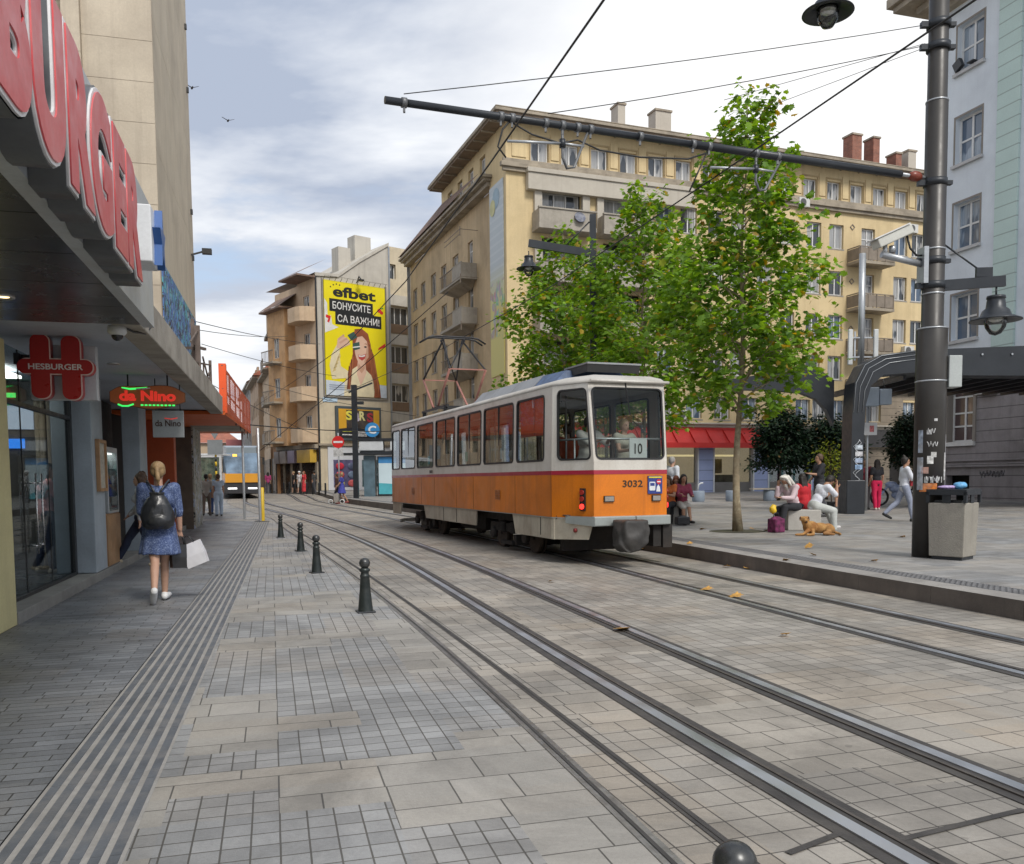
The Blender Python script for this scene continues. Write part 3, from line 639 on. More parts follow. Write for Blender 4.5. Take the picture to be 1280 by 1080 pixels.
# orange perforated canopy
OC=thing('orange_canopy','orange canopy with perforated translucent side panel beyond the concrete canopy','canopy',LF.o,LF.a)
M_or=pm('orange soffit',(.66,.13,.02),.6,0,.1,1.2,dirt=(.25,.05,.02),damt=.4)
mb=MB(); a=[(-.9,11.0,3.02),(1.5,11.0,3.02),(1.5,26.9,3.42),(-.9,26.9,3.42)]
i0=[mb.addv(p) for p in a]; i1=[mb.addv((p[0],p[1],p[2]+.08)) for p in a]
for q in ((0,3,2,1),): mb.face([i0[k] for k in q]); mb.face([i1[k] for k in (0,1,2,3)])
for k in range(4): mb.face((i0[k],i0[(k+1)%4],i1[(k+1)%4],i1[k]))
mb.build('soffit',M_or,OC)
def perf_mat():
    m,t,N,L,B=nt('perforated orange'); co=N.new('ShaderNodeTexCoord').outputs['Object']; sp=N.new('ShaderNodeSeparateXYZ'); L.new(co,sp.inputs[0])
    def cell(o,s): return nmath(N,L,'SUBTRACT',nmath(N,L,'FRACT',nmath(N,L,'MULTIPLY',o,s)),.5)
    a_=cell(sp.outputs[1],22); b_=cell(sp.outputs[2],22); d=nmath(N,L,'SQRT',nmath(N,L,'ADD',nmath(N,L,'MULTIPLY',a_,a_),nmath(N,L,'MULTIPLY',b_,b_)))
    hole=nmath(N,L,'LESS_THAN',d,.30); B.inputs['Base Color'].default_value=(.72,.10,.03,1); B.inputs['Roughness'].default_value=.5
    tr=N.new('ShaderNodeBsdfTransparent'); mx=N.new('ShaderNodeMixShader'); L.new(hole,mx.inputs[0]); L.new(B.outputs[0],mx.inputs[1]); L.new(tr.outputs[0],mx.inputs[2])
    out=[n for n in N if n.type=='OUTPUT_MATERIAL'][0]; L.new(mx.outputs[0],out.inputs[0]); return m
M_perf=perf_mat(); M_orb=pm('bright orange edge',(.78,.10,.02),.5,0,.06,3)
mb=MB()
for k in range(6):
    y0=11.1+k*2.65; y1=y0+2.6; zt=lambda y:4.12+.035*(y-11); zb=lambda y:3.04+.025*(y-11)
    mb.poly([(1.5,y0,zb(y0)),(1.5,y1,zb(y1)),(1.5,y1,zt(y1)),(1.5,y0,zt(y0))])
mb.build('perforated_panel',M_perf,OC,fixn=False)
mb=MB(); mb.box(1.38,1.54,11.0,11.3,3.06,4.18); mb.build('end_panel',M_orb,OC)
mb=MB()
for k in range(7): y0=11.08+k*2.65; mb.box(1.44,1.48,y0,y0+.04,3.1,zt(y0)-.02)
mb.bar((1.46,11,zt(11)),(1.46,26.9,zt(26.9)),.04,.04); mb.bar((1.46,11,3.6),(1.46,26.9,3.95),.03,.03); mb.build('frame',pm('canopy steel',(.12,.10,.09),.6),OC)
# rusty frame on top of the canopy
SC=thing('scaffold_frame','rusty steel posts and braces standing on the concrete canopy edge','frame',LF.w(1.25,8.2,3.44),LF.a)
mb=MB(); mb.bar((0,-.6,0),(0,-.6,1.0),.09,.09); mb.bar((0,2.2,0),(0,2.2,.72),.06,.06); mb.bar((0,-.6,.3),(0,2.2,.62),.03,.03); mb.bar((0,2.2,.1),(0,.4,.55),.03,.03); mb.bar((0,.4,.0),(0,2.2,.5),.03,.03); mb.bar((0,-1.9,.5),(0,-.6,.9),.03,.03); mb.bar((0,-1.2,.25),(0,-.6,.3),.025,.025); mb.bar((0,.5,0),(0,.5,.45),.03,.03)
mb.build('steel_post',pm('rusty post',(.13,.10,.085),.8,.2,.3,4),SC)
SP=thing('support_rail','rusty rail and post fixed on the canopy below the blue graffiti','rail',LF.w(.9,4.3,3.44),LF.a)
mb=MB(); mb.bar((-.2,1.0,.25),(.3,3.6,.62),.05,.05); mb.bar((.25,3.5,0),(.25,3.5,1.15),.07,.07); mb.bar((.25,3.3,.62),(.45,3.7,.62),.05,.05); mb.build('rail',MC['rusty post'],SP)
# ---------------------------------------------------------------- BURGER channel letters on the fascia
SG=thing('fascia_sign','row of big pink red letters with white rims and dark sides on the grey fascia','sign',LF.w(1.6,-8.3,0),LF.a)
M_lred=pm('pink red letter face',(.60,.085,.095),.38,0,.05,2,dirt=(.6,.25,.24),damt=.5,dscale=2); M_lwh=pm('white letter rim',(.74,.74,.75),.4); M_lsd=pm('dark letter side',(.12,.125,.135),.4,.3,.15,2)
RX=(PI/2,0,PI/2)
for s,y0,wd in (('HES',.42,1.55),('BURGER',2.02,3.40)):
    h_=.80
    me=text_mesh(s,1.0,0,0); 
    xs_=[v.co.x for v in me.vertices]; ys_=[v.co.y for v in me.vertices]; bx0,bx1,by0,by1=min(xs_),max(xs_),min(ys_),max(ys_); bpy.data.meshes.remove(me)
    for nm_,off,ext,xo,mat_ in (('letter_side',.085,.085,.087,M_lsd),('letter_rim',.075,.006,.178,M_lwh),('letter_face',.055,.004,.189,M_lred)):
        me=text_mesh(s,1.0,ext,off,res=6,space=1.13)
        xx=[v.co.x for v in me.vertices]; 
        ax0=min(xx)+off; ax1=max(xx)-off; k=(wd-.12)/(ax1-ax0); kz=(h_-.12)/(by1-by0)
        for v in me.vertices: v.co.x=(v.co.x-ax0)*k; v.co.y=(v.co.y-by0)*kz
        me.materials.clear(); me.materials.append(mat_); me.name=nm_
        o=bpy.data.objects.new(nm_,me); COL.objects.link(o); o.parent=SG; o.rotation_euler=RX; o.location=(xo,y0+.06,3.03)
ST=MB(); pts=[]
ST=thing('star_sign','blue star on a white light box at the far end of the red letters','sign',LF.w(1.6,-2.42,3.30),LF.a)
MB().box(.02,.22,-.14,.20,-.08,.36).build('light_box',pm('white light box',(.72,.74,.76),.4,0,.05,2,dirt=(.5,.5,.5),damt=.3),ST,bevel=.01)
pts=[(.06+.16*(1 if k%2==0 else .42)*math.sin(k*PI/5),.12+.25*(1 if k%2==0 else .42)*math.cos(k*PI/5)) for k in range(10)]
mb=MB(); mb.prism(pts,lambda u,v,w_:(.22+w_,u,v),.06); mb.build('star',pm('blue star',(.03,.11,.34),.4),ST)
# ---------------------------------------------------------------- H blade sign
HS=thing('blade_sign','red letter H blade sign with white box under the canopy by the yellow pillar','sign',LF.w(.0,.70,2.42),LF.a)
M_hred=pm('red sign enamel',(.42,.02,.02),.35,0,.06,3); M_hrim=pm('sign rim',(.75,.6,.55),.4)
def stad(x0,x1,z0,z1,r,n=8):
    P=[]
    for cx_,cz_,a0 in ((x1-r,z1-r,0),(x0+r,z1-r,90),(x0+r,z0+r,180),(x1-r,z0+r,270)):
        for k in range(n+1): a=R(a0+90*k/n); P.append((cx_+r*math.cos(a),cz_+r*math.sin(a)))
    return P
for nm_,g,y0,y1,mt in (('letter_body',0.0,-.02,.10,M_hred),('letter_rim',.0,-.026,-.02,M_hrim),('letter_face',-.012,-.032,-.026,M_hred)):
    for (a,b,c,d,r) in ((.125,.315,.0,.72,.09),(.435,.625,-.01,.71,.09),(-.01,.75,.27,.45,.085)):
        mb=MB(); q=.0012*(1 if a<0 else 0)+(.0006 if a>.4 else 0); mb.prism(stad(a-g*-1,b+g,c-g,d+g,r+g),lambda u,v,w_:(u,y0-q+w_*(y1-y0+q),v),1.0); mb.build(nm_,mt,HS)
text_part('HESBURGER','lettering',pm('white sign text',(.8,.72,.7),.5),HS,(.09,-.036,.325),(PI/2,0,0),w=.55,h=.065,off=.02,ext=.001)
MB().box(.06,.745,.14,.26,.01,.62).build('white_box',pm('white sign box',(.55,.57,.6),.45,0,.05,2),HS,bevel=.01)
mb=MB(); mb.bar((-.05,.2,.45),(.08,.2,.45),.05,.12); mb.bar((-.05,.05,.45),(-.05,.4,.45),.05,.12); mb.build('bracket',M_blk,HS)
# restaurant sign
DN=thing('neon_sign','dark scalloped restaurant sign with red and green neon hanging from the ceiling','sign',LF.w(.80,4.25,2.6),LF.a)
M_dn=pm('dark brown sign',(.10,.055,.03),.4,0,.2,2); M_nr=pm('red neon',(.8,.05,.03),.5,emit=(1,.05,.03),estr=.35); M_ng=pm('green neon',(.05,.6,.1),.5,emit=(.05,.9,.15),estr=.9)
out=[]
for k in range(60):
    a=2*PI*k/60; out.append((.54*math.cos(a)*(1+.04*math.cos(6*a)),.19+.175*math.sin(a)*(1+.10*math.cos(5*a+1)) if abs(math.sin(a))>.1 else .19+.175*math.sin(a)))
out=[(max(-.535,min(.535,x*1.12)),z) for x,z in out]
mb=MB(); mb.prism(out,lambda u,v,w_:(u,w_,v),.08); mb.build('board',M_dn,DN)
mb=MB(); mb.prism([(x*.985,.19+(z-.19)*.95) for x,z in out],lambda u,v,w_:(u,-.004+w_,v),.004); mb.build('face',pm('sign face glow',(.18,.07,.03),.4,emit=(.5,.12,.03),estr=.10),DN)
text_part('da Nino','lettering',M_nr,DN,(-.40,-.012,.12),(PI/2,0,0),w=.80,h=.16,off=.045,ext=.002)
mb=MB(); mb.tube([(-.42,-.015,.07),(-.36,-.015,.045),(-.28,-.015,.045),(-.20,-.015,.075)],.012,6); mb.build('neon_curl',M_ng,DN)
mb=MB()
for k in range(9): mb.box(-.10+k*.056,-.10+k*.056+.036,-.016,-.006,.05,.072)
mb.build('neon_line',M_ng,DN)
mb=MB(); mb.tube([(-.36,-.015,.32),(-.25,-.015,.30),(-.10,-.015,.31),(.0,-.015,.33)],[.008,.014,.014,.004],6); mb.build('neon_curl',M_ng,DN)
mb=MB(); mb.tube([(-.16,-.018,.30),(-.05,-.018,.31),(.04,-.018,.32)],.012,6); mb.build('neon_curl',M_wh,DN)
mb=MB(); mb.cyl((-.28,.04,.35),(-.28,.04,.52),.012,n=8); mb.cyl((.28,.04,.35),(.28,.04,.52),.012,n=8); mb.build('hanger',M_blk,DN)
DS=thing('hanging_sign','square grey hanging sign with dark script just below the neon sign','sign',LF.w(1.02,4.72,2.20),LF.a)
MB().box(-.23,.23,0,.08,0,.42).build('board',pm('grey sign board',(.34,.36,.36),.5,0,.06,2),DS,bevel=.005)
text_part('da Nino','lettering',pm('dark script',(.06,.03,.02),.5),DS,(-.19,-.004,.17),(PI/2,0,0),w=.38,h=.10,off=.015,ext=.001)
mb=MB(); mb.tube([(-.05,-.004,.30),(.05,-.004,.285),(.14,-.004,.305)],.006,6); mb.build('flourish',M_nr,DS)
mb=MB(); mb.cyl((-.18,.04,.42),(-.18,.04,.92),.008,n=6); mb.cyl((.18,.04,.42),(.18,.04,.92),.008,n=6); mb.build('hanger',M_blk,DS)
MF=thing('menu_case','wooden framed menu case hung on the grey pillar','menu case',LF.w(.0,4.72,1.36),LF.a)
mb=MB(); mb.box(.002,.06,-.29,-.24,0,.80); mb.box(.002,.06,.24,.29,0,.80); mb.box(.002,.06,-.24,.24,0,.05); mb.box(.002,.06,-.24,.24,.75,.80); mb.build('frame',pm('menu wood',(.38,.22,.11),.5,0,.2,5),MF,bevel=.004)
MB().box(.002,.03,-.24,.24,.05,.75).build('sheet',pm('menu paper',(.50,.47,.40),.6,0,.35,14),MF)
DC=thing('dome_camera','white dome security camera under the canopy corner','camera',LF.w(1.22,-.62,3.03),LF.a)
MB().lathe([(.0,0),(.085,0),(.09,-.06),(.07,-.085),(.06,-.09),(0,-.09)],n=20,caps=False).build('housing',pm('camera white',(.55,.56,.57),.4),DC)
MB().ell((0,0,-.09),(.055,.055,.055),16,10).build('dome',pm('smoked dome',(.02,.02,.025),.08),DC)
mb=MB(); mb.tube([(.06,.05,0),(.12,.2,-.02),(.2,.42,.0),(.24,.5,.08),(.2,.5,.16)],.012,6); mb.build('cable',M_blk,DC)
# ================================================================ yellow apartment building
YF=Frame(-.15,48,20.7)
YB=thing('apartment_building','long yellow corner apartment block with attic storey, balconies and stone frieze behind the trees','building',YF.o,YF.a)
M_yel=pm('ochre plaster',(.67,.53,.305),.85,0,.09,.45,dirt=(.40,.30,.16),damt=.5,dscale=.35,streak=.42,bump=.2,bscale=30)
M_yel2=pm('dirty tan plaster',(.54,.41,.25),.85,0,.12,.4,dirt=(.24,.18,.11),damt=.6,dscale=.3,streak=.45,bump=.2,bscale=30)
M_fr=pm('frieze stone',(.50,.46,.39),.8,0,.07,.6,dirt=(.33,.29,.24),damt=.4,streak=.35)
M_cor=pm('weathered cornice',(.36,.31,.24),.85,0,.15,1,dirt=(.13,.11,.09),damt=.7,dscale=1.2,streak=.3)
M_eav=pm('dark eave soffit',(.22,.165,.12),.8,0,.2,1.5,dirt=(.07,.05,.04),damt=.5)
M_rus=pm('rusticated stone',(.30,.25,.19),.85,0,.12,.8,dirt=(.15,.12,.1),damt=.5,streak=.3,lines=(.45,.03,.7))
M_rf=pm('roof tiles',(.20,.13,.10),.85,0,.25,2,dirt=(.08,.07,.06),damt=.5)
winmeshes('attic',1.02,1.12,2,1,.07,sill=False,pane=M_pcurt); winmeshes('std',1.08,1.50,2,1,.07,pane=M_pcurt); winmeshes('door',1.05,2.2,2,2,.07,transom=[1.55],pane=M_pcurt,sill=False)
winmeshes('wide',2.3,1.7,3,1,.07,pane=M_pcurt); winmeshes('old',1.25,1.55,2,1,.07,pane=M_pdark,fm=M_whold); winmeshes('olddoor',.95,2.3,1,2,.08,transom=[1.7],pane=M_pcurt,sill=False)
fx_=[9.9,11.5,13.4,15.0,16.9,18.6,20.6,22.35,27.6,29.1,31.2,33.2]; frows=[15.85,12.95,10.2,7.62]
att=[1.99+1.826*k for k in range(19)]
holes=[(x-.53,x+.53,18.82,19.94+.03) for x in att]
holes+=[(x-.56,x+.56,z-.01,z+1.5) for z in frows for x in fx_]
holes+=[(24.35,25.45,z-.75,z+1.47) for z in frows]
bal_z=[15.25,12.45,9.65,6.85]
for bz in bal_z: holes+=[(2.1,4.5,bz+.05,bz+2.35),(5.85,8.25,bz+.05,bz+2.35)]
holes+=[(x-.56,x+.56,5.0,6.3) for x in [4.2,6.2,9.9,11.9,13.9,15.9,17.9,19.9,21.2,22.7,25.6,28.6,31]]
mb=MB(); wall(mb,(0,0,0),(1,0,0),(0,-1,0),0,36,4.5,20.75,holes,.22); mb.poly([(36,0,0),(36,14,0),(36,14,20.7),(36,0,20.7)])
mb.build('wall',M_yel,YB,fixn=False)
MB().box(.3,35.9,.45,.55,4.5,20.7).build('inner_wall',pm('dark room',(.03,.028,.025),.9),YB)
for k,x in enumerate(att): window('attic',YB,(x,.06,18.84),0)
for z in frows:
    for k,x in enumerate(fx_): window('std',YB,(x,.06,z),0,pane=[M_pcurt,M_pdark,M_pcurt,M_pblue][(k*3+int(z))%4])
    window('door',YB,(24.9,.06,z-.75),0)
for bz in bal_z:
    for x in (3.3,7.05): window('wide',YB,(x,.20,bz+.35),0)
for k,x in enumerate([4.2,6.2,9.9,11.9,13.9,15.9,17.9,19.9,21.2,22.7,25.6,28.6,31]): window('std',YB,(x,.06,4.95),0,pane=[M_pcurt,M_pblue][k%2])
# attic panels between windows, cornices
mb=MB()
for k in range(19):
    x=att[k]+.913
    mb.box(x-.24,x+.24,-.05,0,18.98,20.35)
mb.box(.35,1.2,-.05,0,18.95,20.3); mb.build('attic_panel',M_yel,YB,bevel=.02)
mb=MB()
for x in att: mb.box(x-.62,x-.54,-.045,0,18.8,20.1); mb.box(x+.54,x+.62,-.045,0,18.8,20.1); mb.box(x-.62,x+.62,-.05,-.001,20.1,20.18)
mb.build('window_surround',pm('window surround',(.44,.33,.18),.8,0,.1,2,streak=.2),YB)
mb=MB(); mb.box(-.35,36,-.30,0,18.32,18.56); mb.box(-.2,36,-.16,0,18.56,18.80); mb.box(-.22,36,-.18,0,18.12,18.32); mb.build('cornice',M_cor,YB,bevel=.02)
mb=MB(); mb.box(1.15,11.65,-.42,0,17.2,18.10); mb.box(1.10,11.7,-.50,-.0,18.102,18.34); mb.build('frieze',M_fr,YB,bevel=.02)
mb=MB(); mb.box(-.85,37,-.95,0,20.75,20.86); mb.box(-.85,0,0,12.4,20.75,20.86); mb.build('eave_soffit',M_eav,YB)
mb=MB()
for k in range(26): x=-.7+k*1.45; mb.box(x,x+.10,-.92,-.02,20.68,20.748)
for k in range(9): y=.1+k*1.45; mb.box(-.82,-.02,y,y+.10,20.68,20.748)
mb.build('eave_bracket',M_cor,YB)
mb=MB(); mb.box(-.95,37,-1.05,-.85,20.86,21.02); mb.box(-.95,-.75,-.85,12.5,20.86,21.02); mb.box(-.9,37,-1.0,-.7,21.06,21.12); mb.box(-.9,-.6,-.7,12.5,21.06,21.12); mb.build('gutter',M_cor,YB,bevel=.02)
mb=MB(); mb.poly([(-.8,-.9,21.14),(37,-.9,21.14),(37,6.5,22.9),(6.5,6.5,22.9)]); mb.poly([(-.8,-.9,21.14),(6.5,6.5,22.9),(6.5,8,22.9),(-.8,12.5,21.14)]); mb.poly([(6.5,6.5,22.9),(37,6.5,22.9),(37,14,21.1),(6.5,12.4,21.1)]); mb.poly([(-.8,12.5,21.14),(6.5,8,22.9),(6.5,12.4,21.1)]); mb.build('roof',M_rf,YB,fixn=False)
M_brk=None
def brickmat(name,c1,c2,mo):
    m,t,N,L,B=nt(name); co=N.new('ShaderNodeTexCoord').outputs['Object']; sp=N.new('ShaderNodeSeparateXYZ'); L.new(co,sp.inputs[0]); cx_=N.new('ShaderNodeCombineXYZ'); L.new(nmath(N,L,'ADD',sp.outputs[0],sp.outputs[1]),cx_.inputs[0]); L.new(sp.outputs[2],cx_.inputs[1])
    b=brick(N,L,cx_.outputs[0],.24,.075,.009,c1,c2,mo); g=nramp(N,L,nnoise(N,L,co,3,5),.3,.7,.7,1.1); s=N.new('ShaderNodeVectorMath'); s.operation='SCALE'; L.new(b.outputs['Color'],s.inputs[0]); L.new(g,s.inputs['Scale']); L.new(s.outputs[0],B.inputs['Base Color']); B.inputs['Roughness'].default_value=.85; return m
M_brk=brickmat('chimney brick',(.34,.12,.07),(.26,.09,.055),(.25,.2,.17))
for x0,x1,z1,mt in ((8.4,8.9,24.0,M_fr),(11.0,12.1,24.0,M_fr),(2.4,3.1,22.5,M_fr),(26.2,27.0,24.5,M_brk),(28.0,28.55,24.5,M_brk),(30.0,30.5,23.7,M_brk),(31.1,31.8,24.0,M_fr)):
    o=MB().box(x0,x1,3.0,3.9,21.2,z1).build('chimney',mt,YB); MB().box(x0-.06,x1+.06,2.94,3.96,z1,z1+.12).build('cap',M_cor,o)
# stone balconies of the corner bay
M_bal=pm('balcony stone',(.40,.365,.31),.85,0,.1,1.2,dirt=(.18,.16,.13),damt=.6,streak=.4)
for bz in bal_z:
    for x0,x1 in ((1.5,4.95),(5.4,8.9)):
        o=MB().box(x0,x1,-1.05,.0,bz-.25,bz).build('balcony',M_bal,YB,bevel=.02)
        mb=MB(); mb.box(x0+.03,x1-.03,-1.02,-.92,bz,bz+.82); mb.box(x0+.03,x0+.13,-.92,0,bz,bz+.82); mb.box(x1-.13,x1-.03,-.92,0,bz,bz+.82)
        for k in range(4): xx=x0+.9+k*.85; 
        mb.box(x0-.02,x1+.02,-1.08,-.88,bz+.82,bz+.9)
        mb.build('parapet',M_bal,o,bevel=.01)
    mb=MB()
    for x0,x1 in ((1.6,2.05),(4.5,4.95),(5.4,5.82),(8.28,8.7)): mb.box(x0,x1,-.22,0,bz+.0,bz+(1.95 if bz<15 else 1.95))
    mb.build('pilaster',M_fr,YB,bevel=.015)
mb=MB(); mb.cyl((3.9,-1.09,15.72),(3.9,-1.14,15.74),.32,n=24); o=mb.build('satellite_dish',pm('dark dish',(.08,.09,.13),.5,0,.7,3,dirt=(.4,.4,.42),damt=.6,dscale=4),YB)
# right balconies
M_rail=pm('balcony rail',(.24,.20,.16),.7,0,.15,3)
for z in frows:
    bz=z-.85
    o=MB().box(23.2,26.1,-1.1,0,bz-.18,bz).build('balcony',M_cor,YB); mb=MB()
    mb.bar((23.25,-1.05,bz+.85),(26.05,-1.05,bz+.85),.06,.06); mb.bar((23.25,-1.05,bz+.85),(23.25,0,bz+.85),.06,.06); mb.bar((26.05,-1.05,bz+.85),(26.05,0,bz+.85),.06,.06)
    mb.box(23.28,26.02,-1.06,-1.03,bz+.05,bz+.78); mb.box(23.25,23.28,-1.03,0,bz+.05,bz+.78); mb.box(26.02,26.05,-1.03,0,bz+.05,bz+.78)
    for k in range(5): x=23.3+k*.68; mb.box(x,x+.06,-1.09,-1.0,bz,bz+.85)
    mb.build('railing',M_rail,o)
for i,(x,z) in enumerate(((28.35,17.3),(28.2,9.4),(11.0,4.9),(19.6,18.1),(23.9,5.2))): aircon(['white air conditioner below the attic windows of the yellow block','white air conditioner beside the lower balcony of the yellow block','white air conditioner above the shops of the yellow block','air conditioner under the attic row, partly hidden by the nearest tree','air conditioner low on the stone band above the black shop sign'][i],YF.w(x,0,z),YF.a)
# small diamond ornaments
mb=MB()
for z in (17.3,13.9,10.9): mb.M=Matrix.Translation((23.6,-.02,z))@Matrix.Rotation(R(45),4,'Y'); mb.box(-.14,.14,-.02,.02,-.14,-.10); mb.box(-.14,.14,-.02,.02,.10,.14); mb.box(-.14,-.10,-.018,.018,-.10,.10); mb.box(.10,.14,-.018,.018,-.10,.10)
mb.M=None; mb.build('ornament',M_rail,YB)
# left street side: pier with banner, wing with balconies
mb=MB(); wall(mb,(0,2.65,0),(0,-1,0),(-1,0,0),0,2.65,4.5,20.75,[],.2); wall(mb,(0,12.4,0),(0,-1,0),(-1,0,0),0,9.75,18.6,20.75,[(9.75-y-.5,9.75-y+.5,19.0,20.2) for y in (1.2,3.4,5.6,7.8)],.2); mb.poly([(0,12.4,18.6),(36,12.4,18.6),(36,12.4,20.75),(0,12.4,20.75)]); mb.build('attic_wall',M_yel,YB,fixn=False)
for y in (1.2,3.4,5.6,7.8): window('attic',YB,(.06,2.65+y,19.02),-PI/2)
MB().box(.25,.35,2.8,12.3,18.7,20.7).build('inner_wall',MC['dark room'],YB)
lrows=[14.6,11.93,9.15,6.4]; lcols=[10.4,13.15,15.8,18.6,21.0]
H=[]
for z in lrows: H+=[(22.4-y-.64,22.4-y+.64,z,z+1.55) for y in lcols]+[(22.4-7.25-.5,22.4-7.25+.5,z-.65,z+1.65)]
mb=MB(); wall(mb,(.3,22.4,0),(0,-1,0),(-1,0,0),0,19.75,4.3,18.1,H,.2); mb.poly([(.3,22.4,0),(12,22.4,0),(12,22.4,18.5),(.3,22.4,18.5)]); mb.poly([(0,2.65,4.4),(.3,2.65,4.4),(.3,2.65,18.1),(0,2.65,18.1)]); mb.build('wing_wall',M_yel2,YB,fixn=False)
MB().box(.62,.7,2.8,22.2,.2,18).build('inner_wall',MC['dark room'],YB)
for z in lrows:
    for y in lcols: window('old',YB,(.34,y,z),-PI/2)
    window('olddoor',YB,(.34,7.25,z-.65),-PI/2)
    o=MB().box(-.72,.29,6.0,10.7,z-.93,z-.77).build('balcony',M_bal,YB)
    mb=MB(); mb.poly([(-.66,6.2,z-.94),(.28,6.9,z-1.35),(.28,10.0,z-1.35),(-.66,10.6,z-.94)]); mb.poly([(-.66,6.2,z-.94),(.28,6.2,z-.94),(.28,6.9,z-1.35)]); mb.poly([(-.66,10.6,z-.94),(.28,10.0,z-1.35),(.28,10.6,z-.94)]); mb.build('corbel',M_cor,o,fixn=False)
    mb=MB(); mb.box(-.72,-.66,6.0,7.9,z-.77,z+.03); mb.box(-.66,.29,6.0,6.06,z-.77,z+.03); mb.box(-.74,-.64,5.98,7.92,z+.03,z+.08)
    mb.build('parapet',M_bal,o)
    mb=MB()
    for k in range(15): y=7.95+k*.18; mb.box(-.70,-.68,y,y+.02,z-.77,z+.02)
    mb.box(-.72,-.66,7.93,10.7,z+.02,z+.06)
    for k in range(6): x=-.6+k*.15; mb.box(x,x+.02,10.66,10.68,z-.77,z+.02)
    mb.build('railing',M_rail,o)
mb=MB()
for z in (16.2,13.4,10.6):
    mb.bar((-.85,5.7,z-.1),(-.85,5.7,z+.45),.05,.05); mb.bar((-.85,5.7,z+.3),(.28,5.7,z+.3),.03,.03); mb.bar((-.85,5.7,z+.3),(-.85,9,z+.3),.03,.03); mb.bar((-.85,5.7,z),(-.85,9,z),.03,.03)
mb.build('clothes_line',M_rail,YB)
mb=MB(); mb.box(-.45,.3,2.35,22.5,18.36,18.5); mb.box(-.2,.3,2.5,22.45,18.1,18.36); mb.box(-.6,.0,2.2,22.6,18.5,18.66); mb.build('wing_cornice',M_cor,YB,bevel=.02)
mb=MB(); mb.poly([(-.6,2.65,18.82),(-.6,22.7,18.82),(6,22.4,21.0),(6,12.4,21.0),(0,12.4,20)]); mb.build('roof',M_rf,YB,fixn=False)
MB().box(.05,.29,22.42,22.5,.3,18.3).build('drain_pipe',pm('zinc pipe',(.35,.38,.42),.4,.6),YB)
# banner strip
mb=MB(); mb.box(-.06,-.01,.35,2.55,7.3,17.9)
def banner_mat():
    m,t,N,L,B=nt('banner print'); co=N.new('ShaderNodeTexCoord').outputs['Object']; sp=N.new('ShaderNodeSeparateXYZ'); L.new(co,sp.inputs[0]); z=sp.outputs[2]
    c=mixc(N,L,nramp(N,L,z,11.0,13.5),(.62,.56,.18),(.47,.53,.56))
    n=nnoise(N,L,vscale(N,L,co,(1,1.6,.9)),1.6,2,out=1); h=N.new('ShaderNodeHueSaturation'); h.inputs['Saturation'].default_value=1.9; h.inputs['Value'].default_value=.7; L.new(n,h.inputs['Color'])
    k=nmath(N,L,'MULTIPLY',nramp(N,L,nmath(N,L,'ABSOLUTE',nmath(N,L,'SUBTRACT',z,11.0)),1.4,1.6,1,0),nmath(N,L,'GREATER_THAN',nnoise(N,L,co,1.5,2),.47))
    c=mixc(N,L,nmath(N,L,'MULTIPLY',k,.75),c,h.outputs[0])
    ln=nmath(N,L,'MULTIPLY',nmath(N,L,'LESS_THAN',nmath(N,L,'FRACT',nmath(N,L,'MULTIPLY',z,2.2)),.3),nramp(N,L,z,12.6,12.7)); c=mixc(N,L,nmath(N,L,'MULTIPLY',ln,.35),c,(.62,.66,.68))
    L.new(c,B.inputs['Base Color']); B.inputs['Roughness'].default_value=.45; return m
mb.build('banner',banner_mat(),YB)
mb=MB(); mb.cyl((-.07,1.45,17.1),(-.075,1.45,17.1),.55,n=24); mb.build('banner_emblem',pm('banner blue',(.30,.42,.50),.5),YB); mb=MB(); mb.cyl((-.08,2.0,16.7),(-.085,2.0,16.7),.45,n=24); mb.build('banner_emblem',pm('banner yellow',(.55,.53,.25),.5),YB)
# ---- shop floor of the yellow block
mb=MB(); mb.box(0,36,-.25,.25,4.45,4.62); mb.box(0,36,-.45,.25,4.62,4.72); mb.build('shop_cornice',M_fr,YB,bevel=.015)
M_bl=pm('lilac blue pilaster',(.35,.42,.66),.5,0,.05,2,lines=(.62,.035,.8)); M_wht=pm('white trim',(.68,.70,.72),.5)
M_shopin=pm('glowing shop back wall',(.30,.25,.19),.7,0,.5,.8,emit=(1,.78,.5),estr=.30)  # back wall glows by itself in place of real shop lamps
sh=[(-.2,.6),(4.2,5.1),(8.0,8.9),(12.2,13.2),(16.2,17.2),(20.6,21.3)]
mb=MB()
for a,b in sh: mb.box(a,b,-.12,.3,.3,4.4)
mb.build('pilaster',M_bl,YB,bevel=.02)
mb=MB()
for a,b in sh: mb.box(a-.1,a-.01,-.14,.3,.3,4.3); mb.box(b+.01,b+.1,-.14,.3,.3,4.3)
mb.build('pilaster_trim',M_wht,YB)
o=MB().box(.6,20.6,2.5,2.6,.3,4.4).build('shop_interior',M_shopin,YB)
mb=MB()
for a,b in zip(sh,sh[1:]): mb.box(a[1]+.1,b[0]-.1,.1,.2,.3,1.15); mb.box(a[1]+.1,b[0]-.1,.1,.2,3.45,3.55)
mb.build('stall_riser',pm('grey stall riser',(.20,.19,.18),.6,0,.1,2),YB)
mb=MB()
for a,b in zip(sh,sh[1:]): mb.box(a[1]+.1,b[0]-.1,.14,.15,1.15,3.45)
mb.build('shop_glass',glass('street glass',(.75,.78,.78),.02,.95),YB)
for k,x in enumerate((6.5,10.4,14.6)):
    mb=MB(); mb.box(x-1.1,x+1.1,1.2,1.6,.35,1.6); mb.box(x-.8,x+.6,1.9,2.2,1.7,2.6); mb.build('display_counter',pm('display %d'%k,[(.35,.3,.22),(.12,.13,.15),(.4,.33,.2)][k],.6,0,.5,2),YB)
